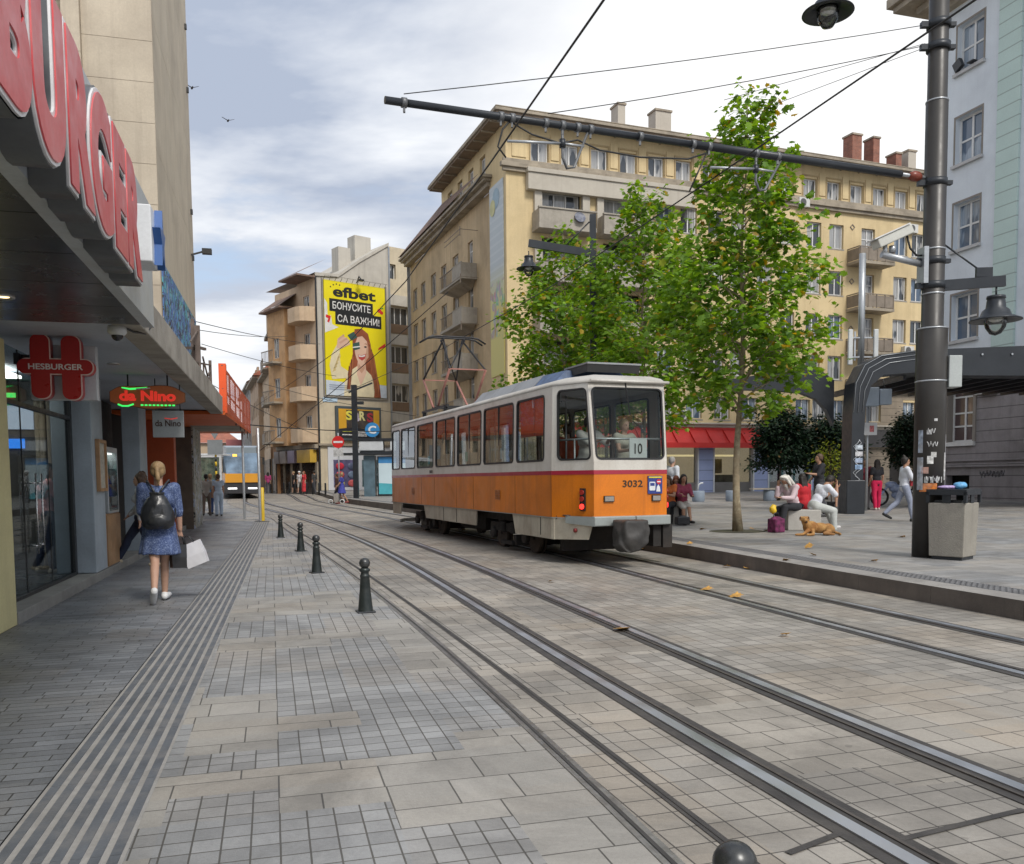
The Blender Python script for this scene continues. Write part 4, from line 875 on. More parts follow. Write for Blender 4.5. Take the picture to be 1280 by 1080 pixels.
MB().box(5.2,16.1,1.4,1.5,2.75,2.86).build('light_strip',pm('warm shop light',(.9,.8,.5),.5,emit=(1,.78,.40),estr=1.0),YB)
mb=MB(); mb.poly([(3.6,-.2,4.3),(16.6,-.2,4.3),(16.6,-.95,3.35),(3.6,-.95,3.35)]); mb.box(3.6,16.6,-1.0,-.95,3.2,3.5); 
for k in range(11): x=4.2+k*1.2; mb.bar((x,-.22,4.32),(x,-.98,3.5),.03,.1)
mb.box(3.6,16.6,-.22,-.13,3.9,4.44)
mb.build('red_awning',pm('red awning',(.50,.025,.02),.55,0,.1,1.5),YB)
MB().box(17.3,36,-.28,-.12,3.3,4.42).build('sign_board',pm('dark sign board',(.055,.05,.05),.5,0,.15,1),YB)
text_part('jeff & Br','lettering',pm('white shop lettering',(.8,.8,.78),.5),YB,(20.0,-.30,3.66),(PI/2,0,0),h=.62,off=.02,ext=.01); text_part('ew','lettering',MC['white shop lettering'],YB,(22.85,-.30,3.70),(PI/2,0,0),h=.34,off=.02,ext=.01)
mb=MB(); mb.box(17.2,23.4,.9,1.0,.3,3.3); mb.build('shop_interior',pm('dark shop interior',(.04,.035,.035),.8,0,.4,1),YB)
mb=MB()
for x in (17.3,18.3,19.2,20.4,21.6,22.6,23.4): mb.box(x,x+.08,-.1,0,.3,3.3)
mb.build('mullion',pm('teal frame',(.10,.22,.22),.5),YB)
for k in range(10):
    c=[(.7,.5,.5),(.2,.4,.6),(.75,.7,.6),(.5,.1,.25),(.1,.3,.25)][k%5]; x=17.5+.27*(k%6); z=1.3+.5*(k//4)
    MB().box(x,x+.22,.5,.7,z,z+.35).build('goods',pm('goods %d'%(k%5),c,.6,0,.4,6),YB)
holes=[(25.9,26.9,2.2,3.9),(29.0,30.1,2.2,3.9),(24.0,25.2,.3,3.2)]
mb=MB(); wall(mb,(23.5,-.02,0),(1,0,0),(0,-1,0),0,13,.2,3.28,[(27.0-23.5,28.2-23.5,.2,3.0)],.4); mb.build('stone_base',M_rus,YB,fixn=False)
MB().box(26.9,28.3,.3,.4,.2,3.0).build('doorway',pm('dark doorway',(.02,.018,.018),.8),YB)
mb=MB(); mb.box(28.2,28.34,-.1,.1,.3,3.2); mb.box(29.2,31,-.1,-.04,2.3,2.5); mb.box(28.34,31,-.1,-.04,3.0,3.2); mb.build('red_door_frame',pm('dark red paint',(.20,.02,.03),.5),YB)
mb=MB(); wall(mb,(23.5,-.03,0),(1,0,0),(0,-1,0),0,12.5,4.73,6.9,[(x-23.5-.56,x-23.5+.56,4.95,6.46) for x in (25.6,28.6,31)],.06); mb.build('stone_band',M_rus,YB,fixn=False)
mb=MB(); mb.box(23.3,36,-.3,-.0,6.9,7.1); mb.build('string_course',M_cor,YB)
mb=MB(); wall(mb,(.3,22.4,0),(0,-1,0),(-1,0,0),0,22.0,.2,4.2,[(2+3.4*k,4.4+3.4*k,.5,3.4) for k in range(6)],.3); mb.build('stone_base',M_rus,YB,fixn=False)
MB().box(-.1,.3,0.3,22.5,4.2,4.45).build('string_course',M_cor,YB)
# ================================================================ pale blue building on the right
BF=Frame(19.5,38,106.5)
BB=thing('corner_building','pale blue building with mint pilaster and grey rusticated ground floor at the right edge','building',BF.o,BF.a)
M_blu=pm('pale blue plaster',(.71,.76,.81),.8,0,.05,.5,dirt=(.42,.45,.5),damt=.4,dscale=.4,streak=.15,bump=.15)
M_mint=pm('mint pilaster',(.54,.67,.63),.8,0,.05,.8,lines=(.56,.045,.55)); M_gr=pm('mauve grey rustication',(.30,.275,.28),.85,0,.10,.7,dirt=(.13,.12,.12),damt=.5,streak=.35,lines=(.47,.035,.8),bump=.3)
M_rev=pm('brown grey reveal',(.25,.225,.20),.8,0,.1,1)
def bx(u): return u
winmeshes('tall',1.42,1.98,2,2,.09,depth=.30,sill=False,pane=M_pblue); winmeshes('ground',1.42,2.58,2,4,.08,depth=.30,sill=False,pane=pane_mat('pane with painted brick tint',.1,(.08,.05,.05),(.3,.2,.18)),transom=[.68,1.25,1.95])  # ground floor panes: brick reflection put into their colour
cent=[-.24,-4.45,-8.7,-12.9,-17.1]; zr=[18.68,14.82,11.2,7.3]
def ux(x): return 1.1-x
H=[(ux(c+.71),ux(c-.71),z,z+1.98) for c in cent for z in zr]
mb=MB(); wall(mb,(1.1,0,0),(-1,0,0),(0,1,0),0,20,6.3,21.5,H,.30); mb.poly([(1.1,0,.2),(1.1,-14,.2),(1.1,-14,21.5),(1.1,0,21.5)]); mb.build('wall',M_blu,BB,fixn=False)
H=[(ux(c+.71),ux(c-.71),2.9,5.48) for c in cent]+[(ux(c+.7),ux(c-.6),.72,1.45) for c in cent]
mb=MB(); wall(mb,(1.14,.04,0),(-1,0,0),(0,1,0),0,20,.2,6.3,H,.34); mb.poly([(1.14,.04,.2),(1.14,-14,.2),(1.14,-14,6.3),(1.14,.04,6.3)]); mb.build('stone_base',M_gr,BB,fixn=False)
MB().box(-19,1.0,-.7,-.6,.2,21).build('inner_wall',MC['dark room'],BB)
for c in cent:
    for z in zr: window('tall',BB,(c,0,z),PI)
    window('ground',BB,(c,.02,2.9),PI)
mb=MB()
for c in cent:
    for z in zr: mb.box(c-.83,c+.83,-.2,.14,z-.13,z-.002)
mb.build('sill',pm('stone sill',(.50,.50,.50),.7,0,.1,2,streak=.3),BB)
mb=MB()
for c in cent: mb.box(c-.83,c+.83,-.2,.16,2.72,2.898)
mb.build('sill',M_wh,BB)
mb=MB()
for c in cent:
    for z in zr: 
        mb.box(c-.80,c-.712,-.28,.012,z,z+2.07); mb.box(c+.712,c+.80,-.28,.012,z,z+2.07); mb.box(c-.712,c+.712,-.28,.012,z+1.982,z+2.07)
    mb.box(c-.86,c-.712,-.28,.10,2.9,5.6); mb.box(c+.712,c+.86,-.28,.10,2.9,5.6); mb.box(c-.712,c+.712,-.28,.10,5.482,5.62)
mb.build('reveal',M_rev,BB)
mb=MB()
for x in (-2.9,-7.1,-11.3,-15.5): mb.box(x,x+1.1,0,.10,6.4,21.5)
mb.build('pilaster',M_mint,BB,bevel=.01)
mb=MB(); mb.box(-19,1.28,.04,.16,1.80,1.95); mb.box(-19,1.24,.04,.12,2.05,2.12); mb.build('plinth_moulding',M_gr,BB,bevel=.01)
mb=MB(); mb.box(-19,1.5,0,.35,21.5,21.8); mb.box(-19,2.0,0,.85,21.8,22.1); mb.box(-19,2.7,0,1.5,22.1,22.35); mb.box(-19,2.9,0,1.7,22.35,22.75)
for (d,z0,z1) in ((1.5,21.5,21.8),(2.0,21.8,22.1),(2.7,22.1,22.35),(2.9,22.35,22.75)): mb.box(1.1,d,-14,0,z0,z1)
mb.build('cornice',M_cor,BB,bevel=.02)
for y0 in (1.1,): MB().box(-.62,-.5,.02,.12,.6,6.3)
aircon('white air conditioner on the grey stone base of the pale blue building',BF.w(-1.75,.04,4.82),BF.a+PI,.95,.62)
MB().box(1.10,1.22,.02,.12,6.3,21.4).build('drain_pipe',pm('mint pipe',(.36,.45,.43),.5),BB)
mb=MB(); mb.box(-.7,-.35,.05,.3,18.74,18.78); mb.M=Matrix.Translation((.25,-.05,18.95))@Matrix.Rotation(R(25),4,'Y'); mb.box(-.2,.2,.1,.28,-.2,.2); mb.M=None; mb.build('floodlight',M_blk,BB)
M_scr=pm('scribble paint',(.06,.06,.07),.6)
mb=MB()
for q in range(3): mb.tube([(-1.35-k*.055,.045,1.50+.13*math.sin(k*1.9+q)+.05*math.sin(k*4.3+q*2)) for k in range(24)],.008,5)
mb.build('graffiti',M_scr,BB)
# ================================================================ building with the billboard
GF=Frame(-15,67.6,39.5)
GB=thing('billboard_building','tan corner building with a bare gable wall that carries the yellow billboard','building',GF.o,GF.a)
M_gab=pm('pale gable plaster',(.52,.49,.43),.85,0,.08,.3,dirt=(.25,.23,.2),damt=.5,dscale=.3,streak=.5); M_gtan=pm('tan gable plaster',(.60,.52,.38),.85,0,.08,.4,dirt=(.33,.28,.2),damt=.4,streak=.3)
M_side=pm('peach plaster',(.62,.47,.32),.85,0,.10,.4,dirt=(.27,.17,.1),damt=.5,dscale=.4,streak=.35); M_org=pm('orange plaster',(.62,.38,.19),.85,0,.10,.5,dirt=(.27,.13,.06),damt=.5,streak=.3)
zt=[17.45,17.6,19.0,20.6,20.75]; xt=[0,2.0,3.9,6.4,6.65]
mb=MB(); 
mb.poly([(0,0,7.8),(6.65,0,7.8)]+[(x,0,z) for x,z in zip(xt[::-1],zt[::-1])]); mb.poly([(x,.0,z) for x,z in zip(xt,zt)]+[(x,6,z) for x,z in zip(xt[::-1],zt[::-1])]) if False else None
for (xa,za),(xb,zb) in zip(zip(xt,zt),list(zip(xt,zt))[1:]): mb.poly([(xa,-.1,za),(xb,-.1,zb),(xb,9,zb),(xa,9,za)]); mb.poly([(xa,-.1,za),(xb,-.1,zb),(xb,-.1,zb-.25),(xa,-.1,za-.25)])
mb.build('gable_wall',M_gab,GB,fixn=False)
mb=MB(); mb.poly([(0,0,.2),(6.65,0,.2),(6.65,0,7.8),(0,0,7.8)]); mb.build('lower_wall',M_gtan,GB,fixn=False)
mb=MB(); mb.box(2.9,4.0,1.5,2.6,18,20.2); mb.box(4.7,6.2,2.0,3.2,19,21.5); mb.build('chimney',M_gab,GB)
hz_=[14.35,11.15,7.95,4.8]
mb=MB(); wall(mb,(6.65,.35,0),(1,0,0),(0,-1,0),0,2.4,.2,20.6,[(.25,2.15,z,z+1.45) for z in hz_]+[(.3,.9,18.0,19.2)],.5); mb.poly([(6.65,0,.2),(6.65,.35,.2),(6.65,.35,20.7),(6.65,0,20.7)]); mb.build('wing_wall',M_gtan,GB,fixn=False)
winmeshes('gal',1.9,1.45,3,1,.07,depth=.4,sill=False,pane=M_pdark); winmeshes('tiny',.6,1.2,1,1,.07,depth=.3,sill=False,pane=M_pdark)
for z in hz_: window('gal',GB,(7.85,.35,z),0)
window('tiny',GB,(7.25,.35,18.0),0)
mb=MB()
for z in hz_: mb.box(6.7,9.05,.25,.35,z-.75,z-.02)
mb.build('spandrel',pm('brown spandrel',(.22,.145,.09),.8,0,.1,1,streak=.3),GB)
mb=MB()
for z in hz_: mb.box(6.7,9.05,.18,.35,z+1.5,z+2.35)
mb.build('spandrel',M_gab,GB)
MB().box(6.6,6.72,-.08,-.0,.3,20.4).build('drain_pipe',MC['zinc pipe'],GB)
MB().box(.0,.12,-.08,-.0,.3,17.3).build('drain_pipe',M_blk,GB)
mb=MB(); mb.box(-.05,6.6,-.22,0,4.2,4.36); mb.build('string_course',M_cor,GB)
# billboard
BBd=thing('billboard','tall yellow billboard with black lettering and a laughing red haired woman','billboard',GF.w(.70,-.02,8.15),GF.a)
W_,H_=5.46,8.85
M_byl=pm('billboard yellow',(.80,.68,.01),.45,0,.02,1); M_bwh=pm('billboard white',(.72,.72,.70),.45); M_bbk=pm('billboard black',(.015,.018,.02),.45)
MB().box(0,W_,-.12,-.0,0,H_).build('panel',M_byl,BBd)
mb=MB()
for k in range(12): mb.bar((W_*k/11,-.05,H_),(W_*k/11,-.35,H_+.28),.03,.03)
mb.bar((-.1,-.35,H_+.28),(W_+.1,-.35,H_+.28),.03,.03); mb.bar((-.12,-.06,-.15),(-.12,-.06,H_+.15),.10,.10); mb.bar((W_+.12,-.06,-.15),(W_+.12,-.06,H_+.15),.10,.10); mb.bar((-.1,-.06,-.12),(W_+.1,-.06,-.12),.10,.10); mb.build('frame',pm('billboard frame',(.25,.23,.2),.6),BBd)
mb=MB(); mb.tube([(2.9,-.1,H_+.1),(2.9,-.5,H_+.55),(2.9,-.75,H_+.3)],.05); mb.box(2.7,3.1,-.95,-.65,H_+.12,H_+.26); mb.build('floodlight',M_blk,BBd)
def flat(nm,pts,mat,lay,par,th=.004,y0=-.12):
    mb=MB(); mb.prism([(u*W_,v*H_) for u,v in pts],lambda u,v,w_:(u,y0-.003*lay-w_,v),th); return mb.build(nm,mat,par)
def blob(cx,cy,rx,ry,n=28,f=None): return [(cx+rx*math.cos(2*PI*k/n)*(f(2*PI*k/n) if f else 1),cy+ry*math.sin(2*PI*k/n)*(f(2*PI*k/n) if f else 1)) for k in range(n)]
flat('print_white',[(0,.58),(.05,.62),(.045,.80),(0,.84)],M_bwh,1,BBd); flat('print_white',[(0,.54),(.22,.60),(.12,.62),(.10,.70),(.05,.66),(0,.70)],M_bwh,1.5,BBd)
flat('print_white',[(0,0),(1,0),(1,.115),(.6,.125),(.3,.12),(0,.13)],pm('billboard pale blue',(.55,.62,.70),.45),1,BBd)
flat('black_bar',[(.08,.735),(.79,.735),(.79,.845),(.08,.845)],M_bbk,2,BBd); flat('black_bar',[(.17,.625),(.93,.625),(.93,.738),(.17,.738)],M_bbk,2.5,BBd)
text_part('efbet','lettering',M_bbk,BBd,(.14*W_,-.128,.865*H_),(PI/2,0,0),w=.70*W_,h=.095*H_,off=.03,ext=.003)
for (a,b) in ((.105,.945),(.15,.965),(.20,.975),(.25,.97)): mb=MB(); mb.cyl((a*W_,-.122,b*H_),(a*W_,-.132,b*H_),.055,n=12); mb.build('dot',M_bbk,BBd)
text_part('БОНУСИТЕ','lettering',M_bwh,BBd,(.13*W_,-.136,.757*H_),(PI/2,0,0),w=.62*W_,h=.066*H_,off=.010,ext=.003); text_part('СА ВАЖНИ!','lettering',M_bwh,BBd,(.205*W_,-.137,.648*H_),(PI/2,0,0),w=.69*W_,h=.066*H_,off=.010,ext=.003)
M_bred=pm('billboard red',(.62,.03,.03),.45); M_bhair=pm('print hair',(.25,.07,.03),.5,0,.3,2); M_bskin=pm('print skin',(.66,.44,.33),.5,0,.04,2); M_bclo=pm('print cloth',(.70,.62,.42),.5,0,.10,2)
flat('print_cherry',blob(.90,.79,.035,.018),M_bred,2,BBd); flat('print_cherry',blob(.935,.775,.03,.016),M_bred,2.4,BBd); flat('print_leaf',[(.90,.805),(.96,.825),(.97,.81)],pm('print green',(.05,.3,.05),.5),2,BBd)
flat('print_seven',[(.02,.70),(.10,.69),(.09,.665),(.07,.63),(.04,.64),(.06,.668),(.02,.675)],M_bred,3,BBd); flat('print_bar',[(.86,.43),(.99,.47),(.99,.50),(.88,.455)],M_bred,2,BBd)
# woman on the poster, flat printed shapes
flat('print_hair',[(.48,.60),(.60,.61),(.70,.57),(.74,.48),(.76,.36),(.82,.25),(.88,.12),(.90,.0),(.72,.0),(.66,.18),(.50,.22),(.44,.17),(.40,.06),(.30,.06),(.32,.18),(.40,.28),(.44,.38),(.44,.50)],M_bhair,2,BBd)
flat('print_cloth',[(.28,.0),(.30,.12),(.38,.22),(.50,.27),(.62,.26),(.74,.20),(.80,.10),(.78,.0)],M_bclo,3,BBd)
flat('print_arm',[(.10,.14),(.06,.26),(.10,.36),(.18,.44),(.24,.44),(.22,.36),(.24,.26),(.36,.22),(.34,.16)],M_bclo,3.5,BBd); flat('print_hand',[(.18,.42),(.20,.50),(.28,.53),(.38,.50),(.40,.46),(.30,.43),(.24,.41)],M_bskin,4,BBd)
flat('print_neck',[(.50,.20),(.52,.32),(.64,.32),(.66,.22),(.60,.14),(.56,.10)],M_bskin,4,BBd)
flat('print_face',blob(.585,.42,.115,.135,28,lambda a:1-.10*max(0,-math.sin(a))*abs(math.cos(a))),M_bskin,5,BBd); flat('print_hair',[(.46,.44),(.47,.53),(.54,.575),(.62,.575),(.70,.52),(.71,.42),(.68,.50),(.60,.545),(.52,.53)],M_bhair,6,BBd)
flat('print_shade',[(.62,.30),(.70,.36),(.70,.46),(.68,.52),(.665,.42),(.64,.34)],pm('print skin shade',(.50,.29,.20),.5,0,.1,3),5.5,BBd); flat('print_shade',[(.52,.25),(.58,.21),(.64,.26),(.63,.30),(.57,.27),(.53,.30)],MC['print skin shade'],4.5,BBd)
for q in range(7): flat('print_strand',[(.70+.012*q,.50-.02*q),(.725+.012*q,.49-.02*q),(.80+.012*q,.10),(.785+.012*q,.02)],pm('print strand %d'%(q%2),[(.38,.13,.05),(.14,.035,.02)][q%2],.5),3+.3*q,BBd)
for q in range(4): flat('print_strand',[(.43-.02*q,.36-.03*q),(.45-.02*q,.35-.03*q),(.39-.01*q,.06),(.36-.01*q,.06)],MC['print strand %d'%(q%2)],3+.3*q,BBd)
for q in range(5): flat('print_fold',[(.10+.02*q,.20+.03*q),(.16+.02*q,.22+.03*q),(.15+.02*q,.26+.03*q)],pm('print fold',(.58,.46,.22),.5),4.5,BBd)
flat('print_finger',[(.20,.50),(.30,.545),(.31,.53),(.22,.485)],pm('print finger',(.56,.34,.24),.5),5,BBd); flat('print_finger',[(.22,.47),(.35,.52),(.36,.505),(.24,.455)],MC['print finger'],5,BBd)
flat('print_brow',[(.62,.475),(.66,.482),(.69,.468),(.66,.475)],M_bhair,6,BBd); flat('print_eye',blob(.65,.45,.022,.008,12),M_bbk,6.5,BBd)
flat('print_mouth',[(.52,.375),(.58,.372),(.66,.39),(.64,.345),(.59,.325),(.54,.34)],pm('print lips',(.45,.06,.06),.5),6,BBd); flat('print_teeth',[(.53,.371),(.58,.368),(.648,.382),(.635,.365),(.59,.356),(.54,.358)],M_bwh,7,BBd)
M_pg=pm('print dark green',(.04,.09,.08),.5)
flat('print_dice',[(.36,.54),(.46,.575),(.52,.53),(.42,.495)],M_pg,7,BBd); flat('print_dice',[(.44,.47),(.55,.49),(.56,.43),(.46,.41)],M_pg,8,BBd); flat('print_dice_edge',[(.44,.44),(.56,.455),(.56,.445),(.44,.43)],M_bwh,9,BBd)
for k in range(3): flat('print_small_text',[(.05,.085-.018*k),(.62-.1*k,.085-.018*k),(.62-.1*k,.093-.018*k),(.05,.093-.018*k)],pm('fine print',(.25,.3,.4),.5),3,BBd)
# lower concert poster in a dark frame
PB=thing('framed_poster','dark framed orange and black concert poster below the yellow billboard','poster',GF.w(1.45,-.02,4.62),GF.a)
MB().box(0,4.1,-.22,0,0,2.72).build('frame',pm('slate frame',(.07,.09,.10),.5),PB,bevel=.03)
MB().box(.22,3.9,-.235,-.22,.22,2.5).build('print',pm('poster amber',(.66,.36,.03),.5,0,.08,1),PB); mb=MB(); mb.prism([(.22,.22),(3.9,.22),(3.9,.95),(3.2,1.08),(2.4,.98),(1.4,1.06),(.22,.92)],lambda u,v,w_:(u,-.237-w_,v),.004); mb.build('print_dark',pm('poster black',(.02,.022,.03),.5),PB)
MB().box(.9,3.35,-.243,-.238,1.0,2.42).build('print_shadow',pm('poster dark mix',(.06,.05,.045),.5,0,.6,2.5),PB)
for ch,x,z,c in (('S',.85,1.62,(.75,.68,.10)),('a',1.5,1.55,(.55,.50,.62)),('R',2.05,1.62,(.70,.66,.30)),('S',2.75,1.52,(.42,.04,.06))): text_part(ch,'lettering',pm('poster letter '+str(c),c,.5),PB,(x,-.25,z),(PI/2,0,0),w=.56,h=.74,off=.04,ext=.003)

for (x0,x1,z,c) in ((.5,1.35,.70,(.7,.6,.05)),(.5,1.5,.42,(.7,.7,.68)),(1.75,3.0,.66,(.7,.7,.68)),(1.75,2.9,.50,(.7,.7,.68)),(1.9,2.7,.36,(.7,.7,.68)),(3.2,3.7,.66,(.7,.7,.68)),(3.25,3.6,.45,(.7,.7,.68))): MB().box(x0,x1,-.248,-.244,z,z+.09).build('print_line',pm('print line '+str(c),c,.5,0,.8,9),PB)
MB().box(.45,1.7,-.05,0,7.62,7.95).build('street_plate',pm('street plate',(.45,.6,.75),.5),GB)
# white shop box
MB().box(.75,6.6,-.10,0,.7,4.15).build('shop_panel',pm('white shop panel',(.66,.68,.72),.5,0,.03,1),GB,bevel=.01)
MB().box(.05,6.62,-.08,0,.2,.7).build('plinth',pm('grey plinth',(.16,.15,.15),.7),GB)
for k,(a,b,cs) in enumerate(((1.2,3.3,[(.55,.03,.06),(.10,.12,.2),(.6,.05,.08),(.15,.2,.3),(.65,.6,.2),(.5,.1,.1)]),(3.75,6.1,[(.02,.4,.30),(.5,.5,.5),(.02,.35,.25),(.3,.35,.4),(.2,.45,.55),(.4,.45,.5)]))):
    o=MB().box(a,b,-.13,-.10,.95,3.1).build('show_window',pm('show window %d'%k,[(.12,.11,.20),(.10,.16,.18)][k],.2,0,.4,2,coat=.6),GB)
    for j,c in enumerate(cs):
        x=a+.12+(b-a)*.5*(j%2); z=2.3-.68*(j//2); MB().ell((x+.42,-.16,z+.3),(.38,.06,.28),12,8).build('goods',pm('goods '+str(c),c,.5,0,.3,3),o)
# street side of the same building: shops, rounded balconies, bay
def sidewall(name,y0,y1,zb,ztop,cols,rows,mat,holesize=(1.0,1.6),parent=GB):
    H=[]; n=len(cols)
    for z in rows: H+=[(y1-c-holesize[0]/2,y1-c+holesize[0]/2,z,z+holesize[1]) for c in cols]
    mb=MB(); wall(mb,(0,y1,0),(0,-1,0),(-1,0,0),0,y1-y0,zb,ztop,H,.2); return mb.build(name,mat,parent,fixn=False)
winmeshes('side',1.0,1.6,2,1,.08,depth=.12,sill=False,pane=M_pdark,fm=M_whold)
rows=[5.0,8.2,11.4,14.3]
sidewall('side_wall',0,3.0,4.3,17.3,[1.5],rows,M_side)
for z in rows:
    window('side',GB,(0,1.5,z),-PI/2)
    mb=MB(); o_=[(-.02,2.9),(-1.0,2.75),(-1.25,2.2),(-1.25,1.0),(-1.1,.45),(-.6,.12),(-.02,.05)]
    mb.prism(o_,lambda u,v,w_:(u,v,z-.55+w_),.18); b=mb.build('balcony',M_side,GB); mb=MB()
    for (p,q) in zip(o_,o_[1:]): mb.poly([(p[0],p[1],z-.37),(q[0],q[1],z-.37),(q[0],q[1],z+.55),(p[0],p[1],z+.55)])
    mb.build('parapet',M_side,b,fixn=False)
sidewall('bay_wall',0,3.2,4.3,15.4,[1.6],[5.0,8.2,11.4],M_org).location=(-.9,3.6,0)
mb=MB(); 
for a,b in ((3.6,3.0),(6.8,6.8)): mb.poly([(-.9,a,4.3),(0,a,4.3),(0,a,15.4),(-.9,a,15.4)])
mb.build('bay_side',M_org,GB,fixn=False)
for z in (5.0,8.2,11.4):
    window('side',GB,(-.9,5.2,z),-PI/2)
    mb=MB(); mb.box(-1.7,-.9,4.2,6.4,z-.5,z-.35); b=mb.build('balcony',M_cor,GB); mb=MB()
    for k in range(9): mb.box(-1.68,-1.65,4.25+k*.26,4.28+k*.26,z-.35,z+.55)
    mb.box(-1.7,-1.63,4.2,6.4,z+.5,z+.56); mb.build('railing',M_rail,b)
mb=MB(); mb.poly([(-1.5,-.1,17.2),(-1.5,3.3,17.2),(1.0,3.3,18.6),(1.0,-.1,18.6)]); mb.poly([(-1.5,3.2,15.3),(-1.5,7.1,15.3),(.8,7.1,17.0),(.8,3.2,17.0)]); mb.box(-1.5,0,-.1,3.2,17.05,17.18); mb.box(-1.5,0,3.2,7.1,15.15,15.28); mb.build('roof',M_rf,GB,fixn=False)
mb=MB(); mb.poly([(0,3,4.3),(0,7.2,4.3),(0,7.2,16.9),(0,3,16.9)]); mb.poly([(0,7.2,.3),(9,7.2,.3),(9,7.2,17.4),(0,7.2,16.9)]); mb.build('back_wall',M_side,GB,fixn=False)
mb=MB(); mb.box(-.05,.0,.2,7.0,.2,4.0); mb.build('shop_front',pm('dark side shops',(.05,.04,.035),.3,0,.6,.7),GB)
for y0,y1,c in ((.3,2.6,(.55,.35,.05)),(3.1,4.3,(.30,.25,.33)),(4.7,5.8,(.35,.30,.27)),(6.0,6.9,(.32,.28,.26))): MB().box(-.6,-.05,y0,y1,2.9,3.9).build('shop_sign',pm('shop sign '+str(c),c,.5,0,.1,2),GB)
MB().box(-.35,0,-.02,7.0,4.0,4.3).build('string_course',M_cor,GB)
mb=MB()
for y in (.1,2.75,4.5,5.9): mb.box(-.12,0,y,y+.35,.3,2.95)
mb.build('shop_pier',M_cor,GB)
# ---- buildings further along the street
HF=Frame(GF.w(-.3,7.0).x,GF.w(-.3,7.0).y,20.0)
def row_house(name,label,y0,y1,ztop,x0,mat,rows,cols,roofh,roofm,extra=None):
    o=thing(name,label,'building',HF.w(x0,y0,0),HF.a); H=[]; w_=y1-y0
    for z in rows: H+=[(w_-c-.5,w_-c+.5,z,z+1.6) for c in cols]
    mb=MB(); wall(mb,(0,w_,0),(0,-1,0),(-1,0,0),0,w_,.2,ztop,H,.2); mb.poly([(0,0,.2),(9,0,.2),(9,0,ztop),(0,0,ztop)]); mb.poly([(0,w_,.2),(9,w_,.2),(9,w_,ztop),(0,w_,ztop)]); mb.build('wall',mat,o,fixn=False)
    for z in rows:
        for c in cols: window('side',o,(0,c,z),-PI/2)
    mb=MB(); mb.poly([(-.5,-.2,ztop),(-.5,w_+.2,ztop),(4.5,w_+.2,ztop+roofh),(4.5,-.2,ztop+roofh)]); mb.poly([(-.5,-.2,ztop),(4.5,-.2,ztop+roofh),(9.3,-.2,ztop)]); mb.poly([(9.3,-.2,ztop),(4.5,-.2,ztop+roofh),(4.5,w_+.2,ztop+roofh),(9.3,w_+.2,ztop)]); mb.build('roof',roofm,o,fixn=False)
    mb=MB(); mb.box(-.12,0,0,w_,.2,3.4); mb.build('shop_front',MC['dark side shops'],o)
    MB().box(-.5,0,.0,w_,ztop-.22,ztop-.02).build('cornice',M_cor,o)
    return o
M_redroof=pm('red roof tiles',(.33,.12,.075),.85,0,.2,2,dirt=(.15,.08,.06),damt=.5); M_dkorg=pm('deep orange plaster',(.46,.24,.11),.85,0,.1,.5,dirt=(.25,.13,.07),damt=.5,streak=.3)
M_grp=pm('grey plaster',(.30,.29,.27),.85,0,.1,.4,dirt=(.15,.14,.13),damt=.5,streak=.4)
h=row_house('town_house','narrow orange town house with iron balconies next to the billboard building',0,3.6,13.8,0,M_dkorg,[5,8.2,11.2],[1.0,2.6],1.2,M_rf)
mb=MB(); mb.box(-.4,.9,.2,1.9,13.8,15.6); mb.build('dormer',M_side,h); MB().box(-.6,1.0,.1,2.0,15.6,15.8).build('dormer_roof',M_rf,h)
for z in (5,8.2,11.2): b=MB().box(-.9,0,.4,3.2,z-.4,z-.25).build('balcony',M_cor,h); MB().box(-.9,-.85,.4,3.2,z-.25,z+.5).build('railing',M_rail,b)
h=row_house('town_house','low ochre town house with dark eaves beyond the orange town house',3.6,11,11.0,-.2,M_side,[4.4,7.6],[1,3,5,7],1.8,M_redroof)
h=row_house('town_house','peach town house with red tiled roof further down the street',11,23,11.5,-.6,pm('pale peach plaster',(.46,.33,.22),.85,0,.1,.4,dirt=(.3,.2,.13),damt=.5,streak=.3),[4.6,7.8,10.8],[1.2,3.6,6,8.4,10.6],3.5,M_redroof)
o=MB().box(1.5,3.6,1.0,2.6,12,17.0).build('chimney',brickmat('pale brick',(.36,.22,.17),(.42,.33,.28),(.4,.36,.33)),h)
h=row_house('town_house','grey gabled town house at the far end of the row',23,45,12.2,-.5,M_grp,[5,8.2,11.2],[2,5,8,11,14],3.0,M_rf)
h=thing('distant_house','pale tan house closing the view down the street behind the stop','building',(-40,118,.4),R(12))
mb=MB(); mb.box(-9,3,0,8,0,6.3); mb.build('wall',pm('distant tan plaster',(.45,.35,.24),.85,0,.12,.3),h); mb=MB(); mb.poly([(-9.4,-.4,6.3),(3.4,-.4,6.3),(1,4,8.0),(-7,4,8.0)]); mb.build('roof',M_redroof,h,fixn=False)
mb=MB()
for k in range(4): mb.box(-8+k*2.8,-7+k*2.8,-.03,0,3.2,4.8)
mb.build('window',M_pdark,h)
h=thing('distant_house','reddish flat distant block behind the front tram','building',(-33.5,112,.4),R(18))
mb=MB(); mb.box(-3,3,0,8,0,4.6); mb.build('wall',pm('distant glazed wall',(.14,.17,.18),.4,0,.5,1),h); MB().box(-3.1,3.1,-.1,8,4.6,6.4).build('wall_band',pm('distant red wall',(.34,.12,.12),.8,0,.1,.5),h)
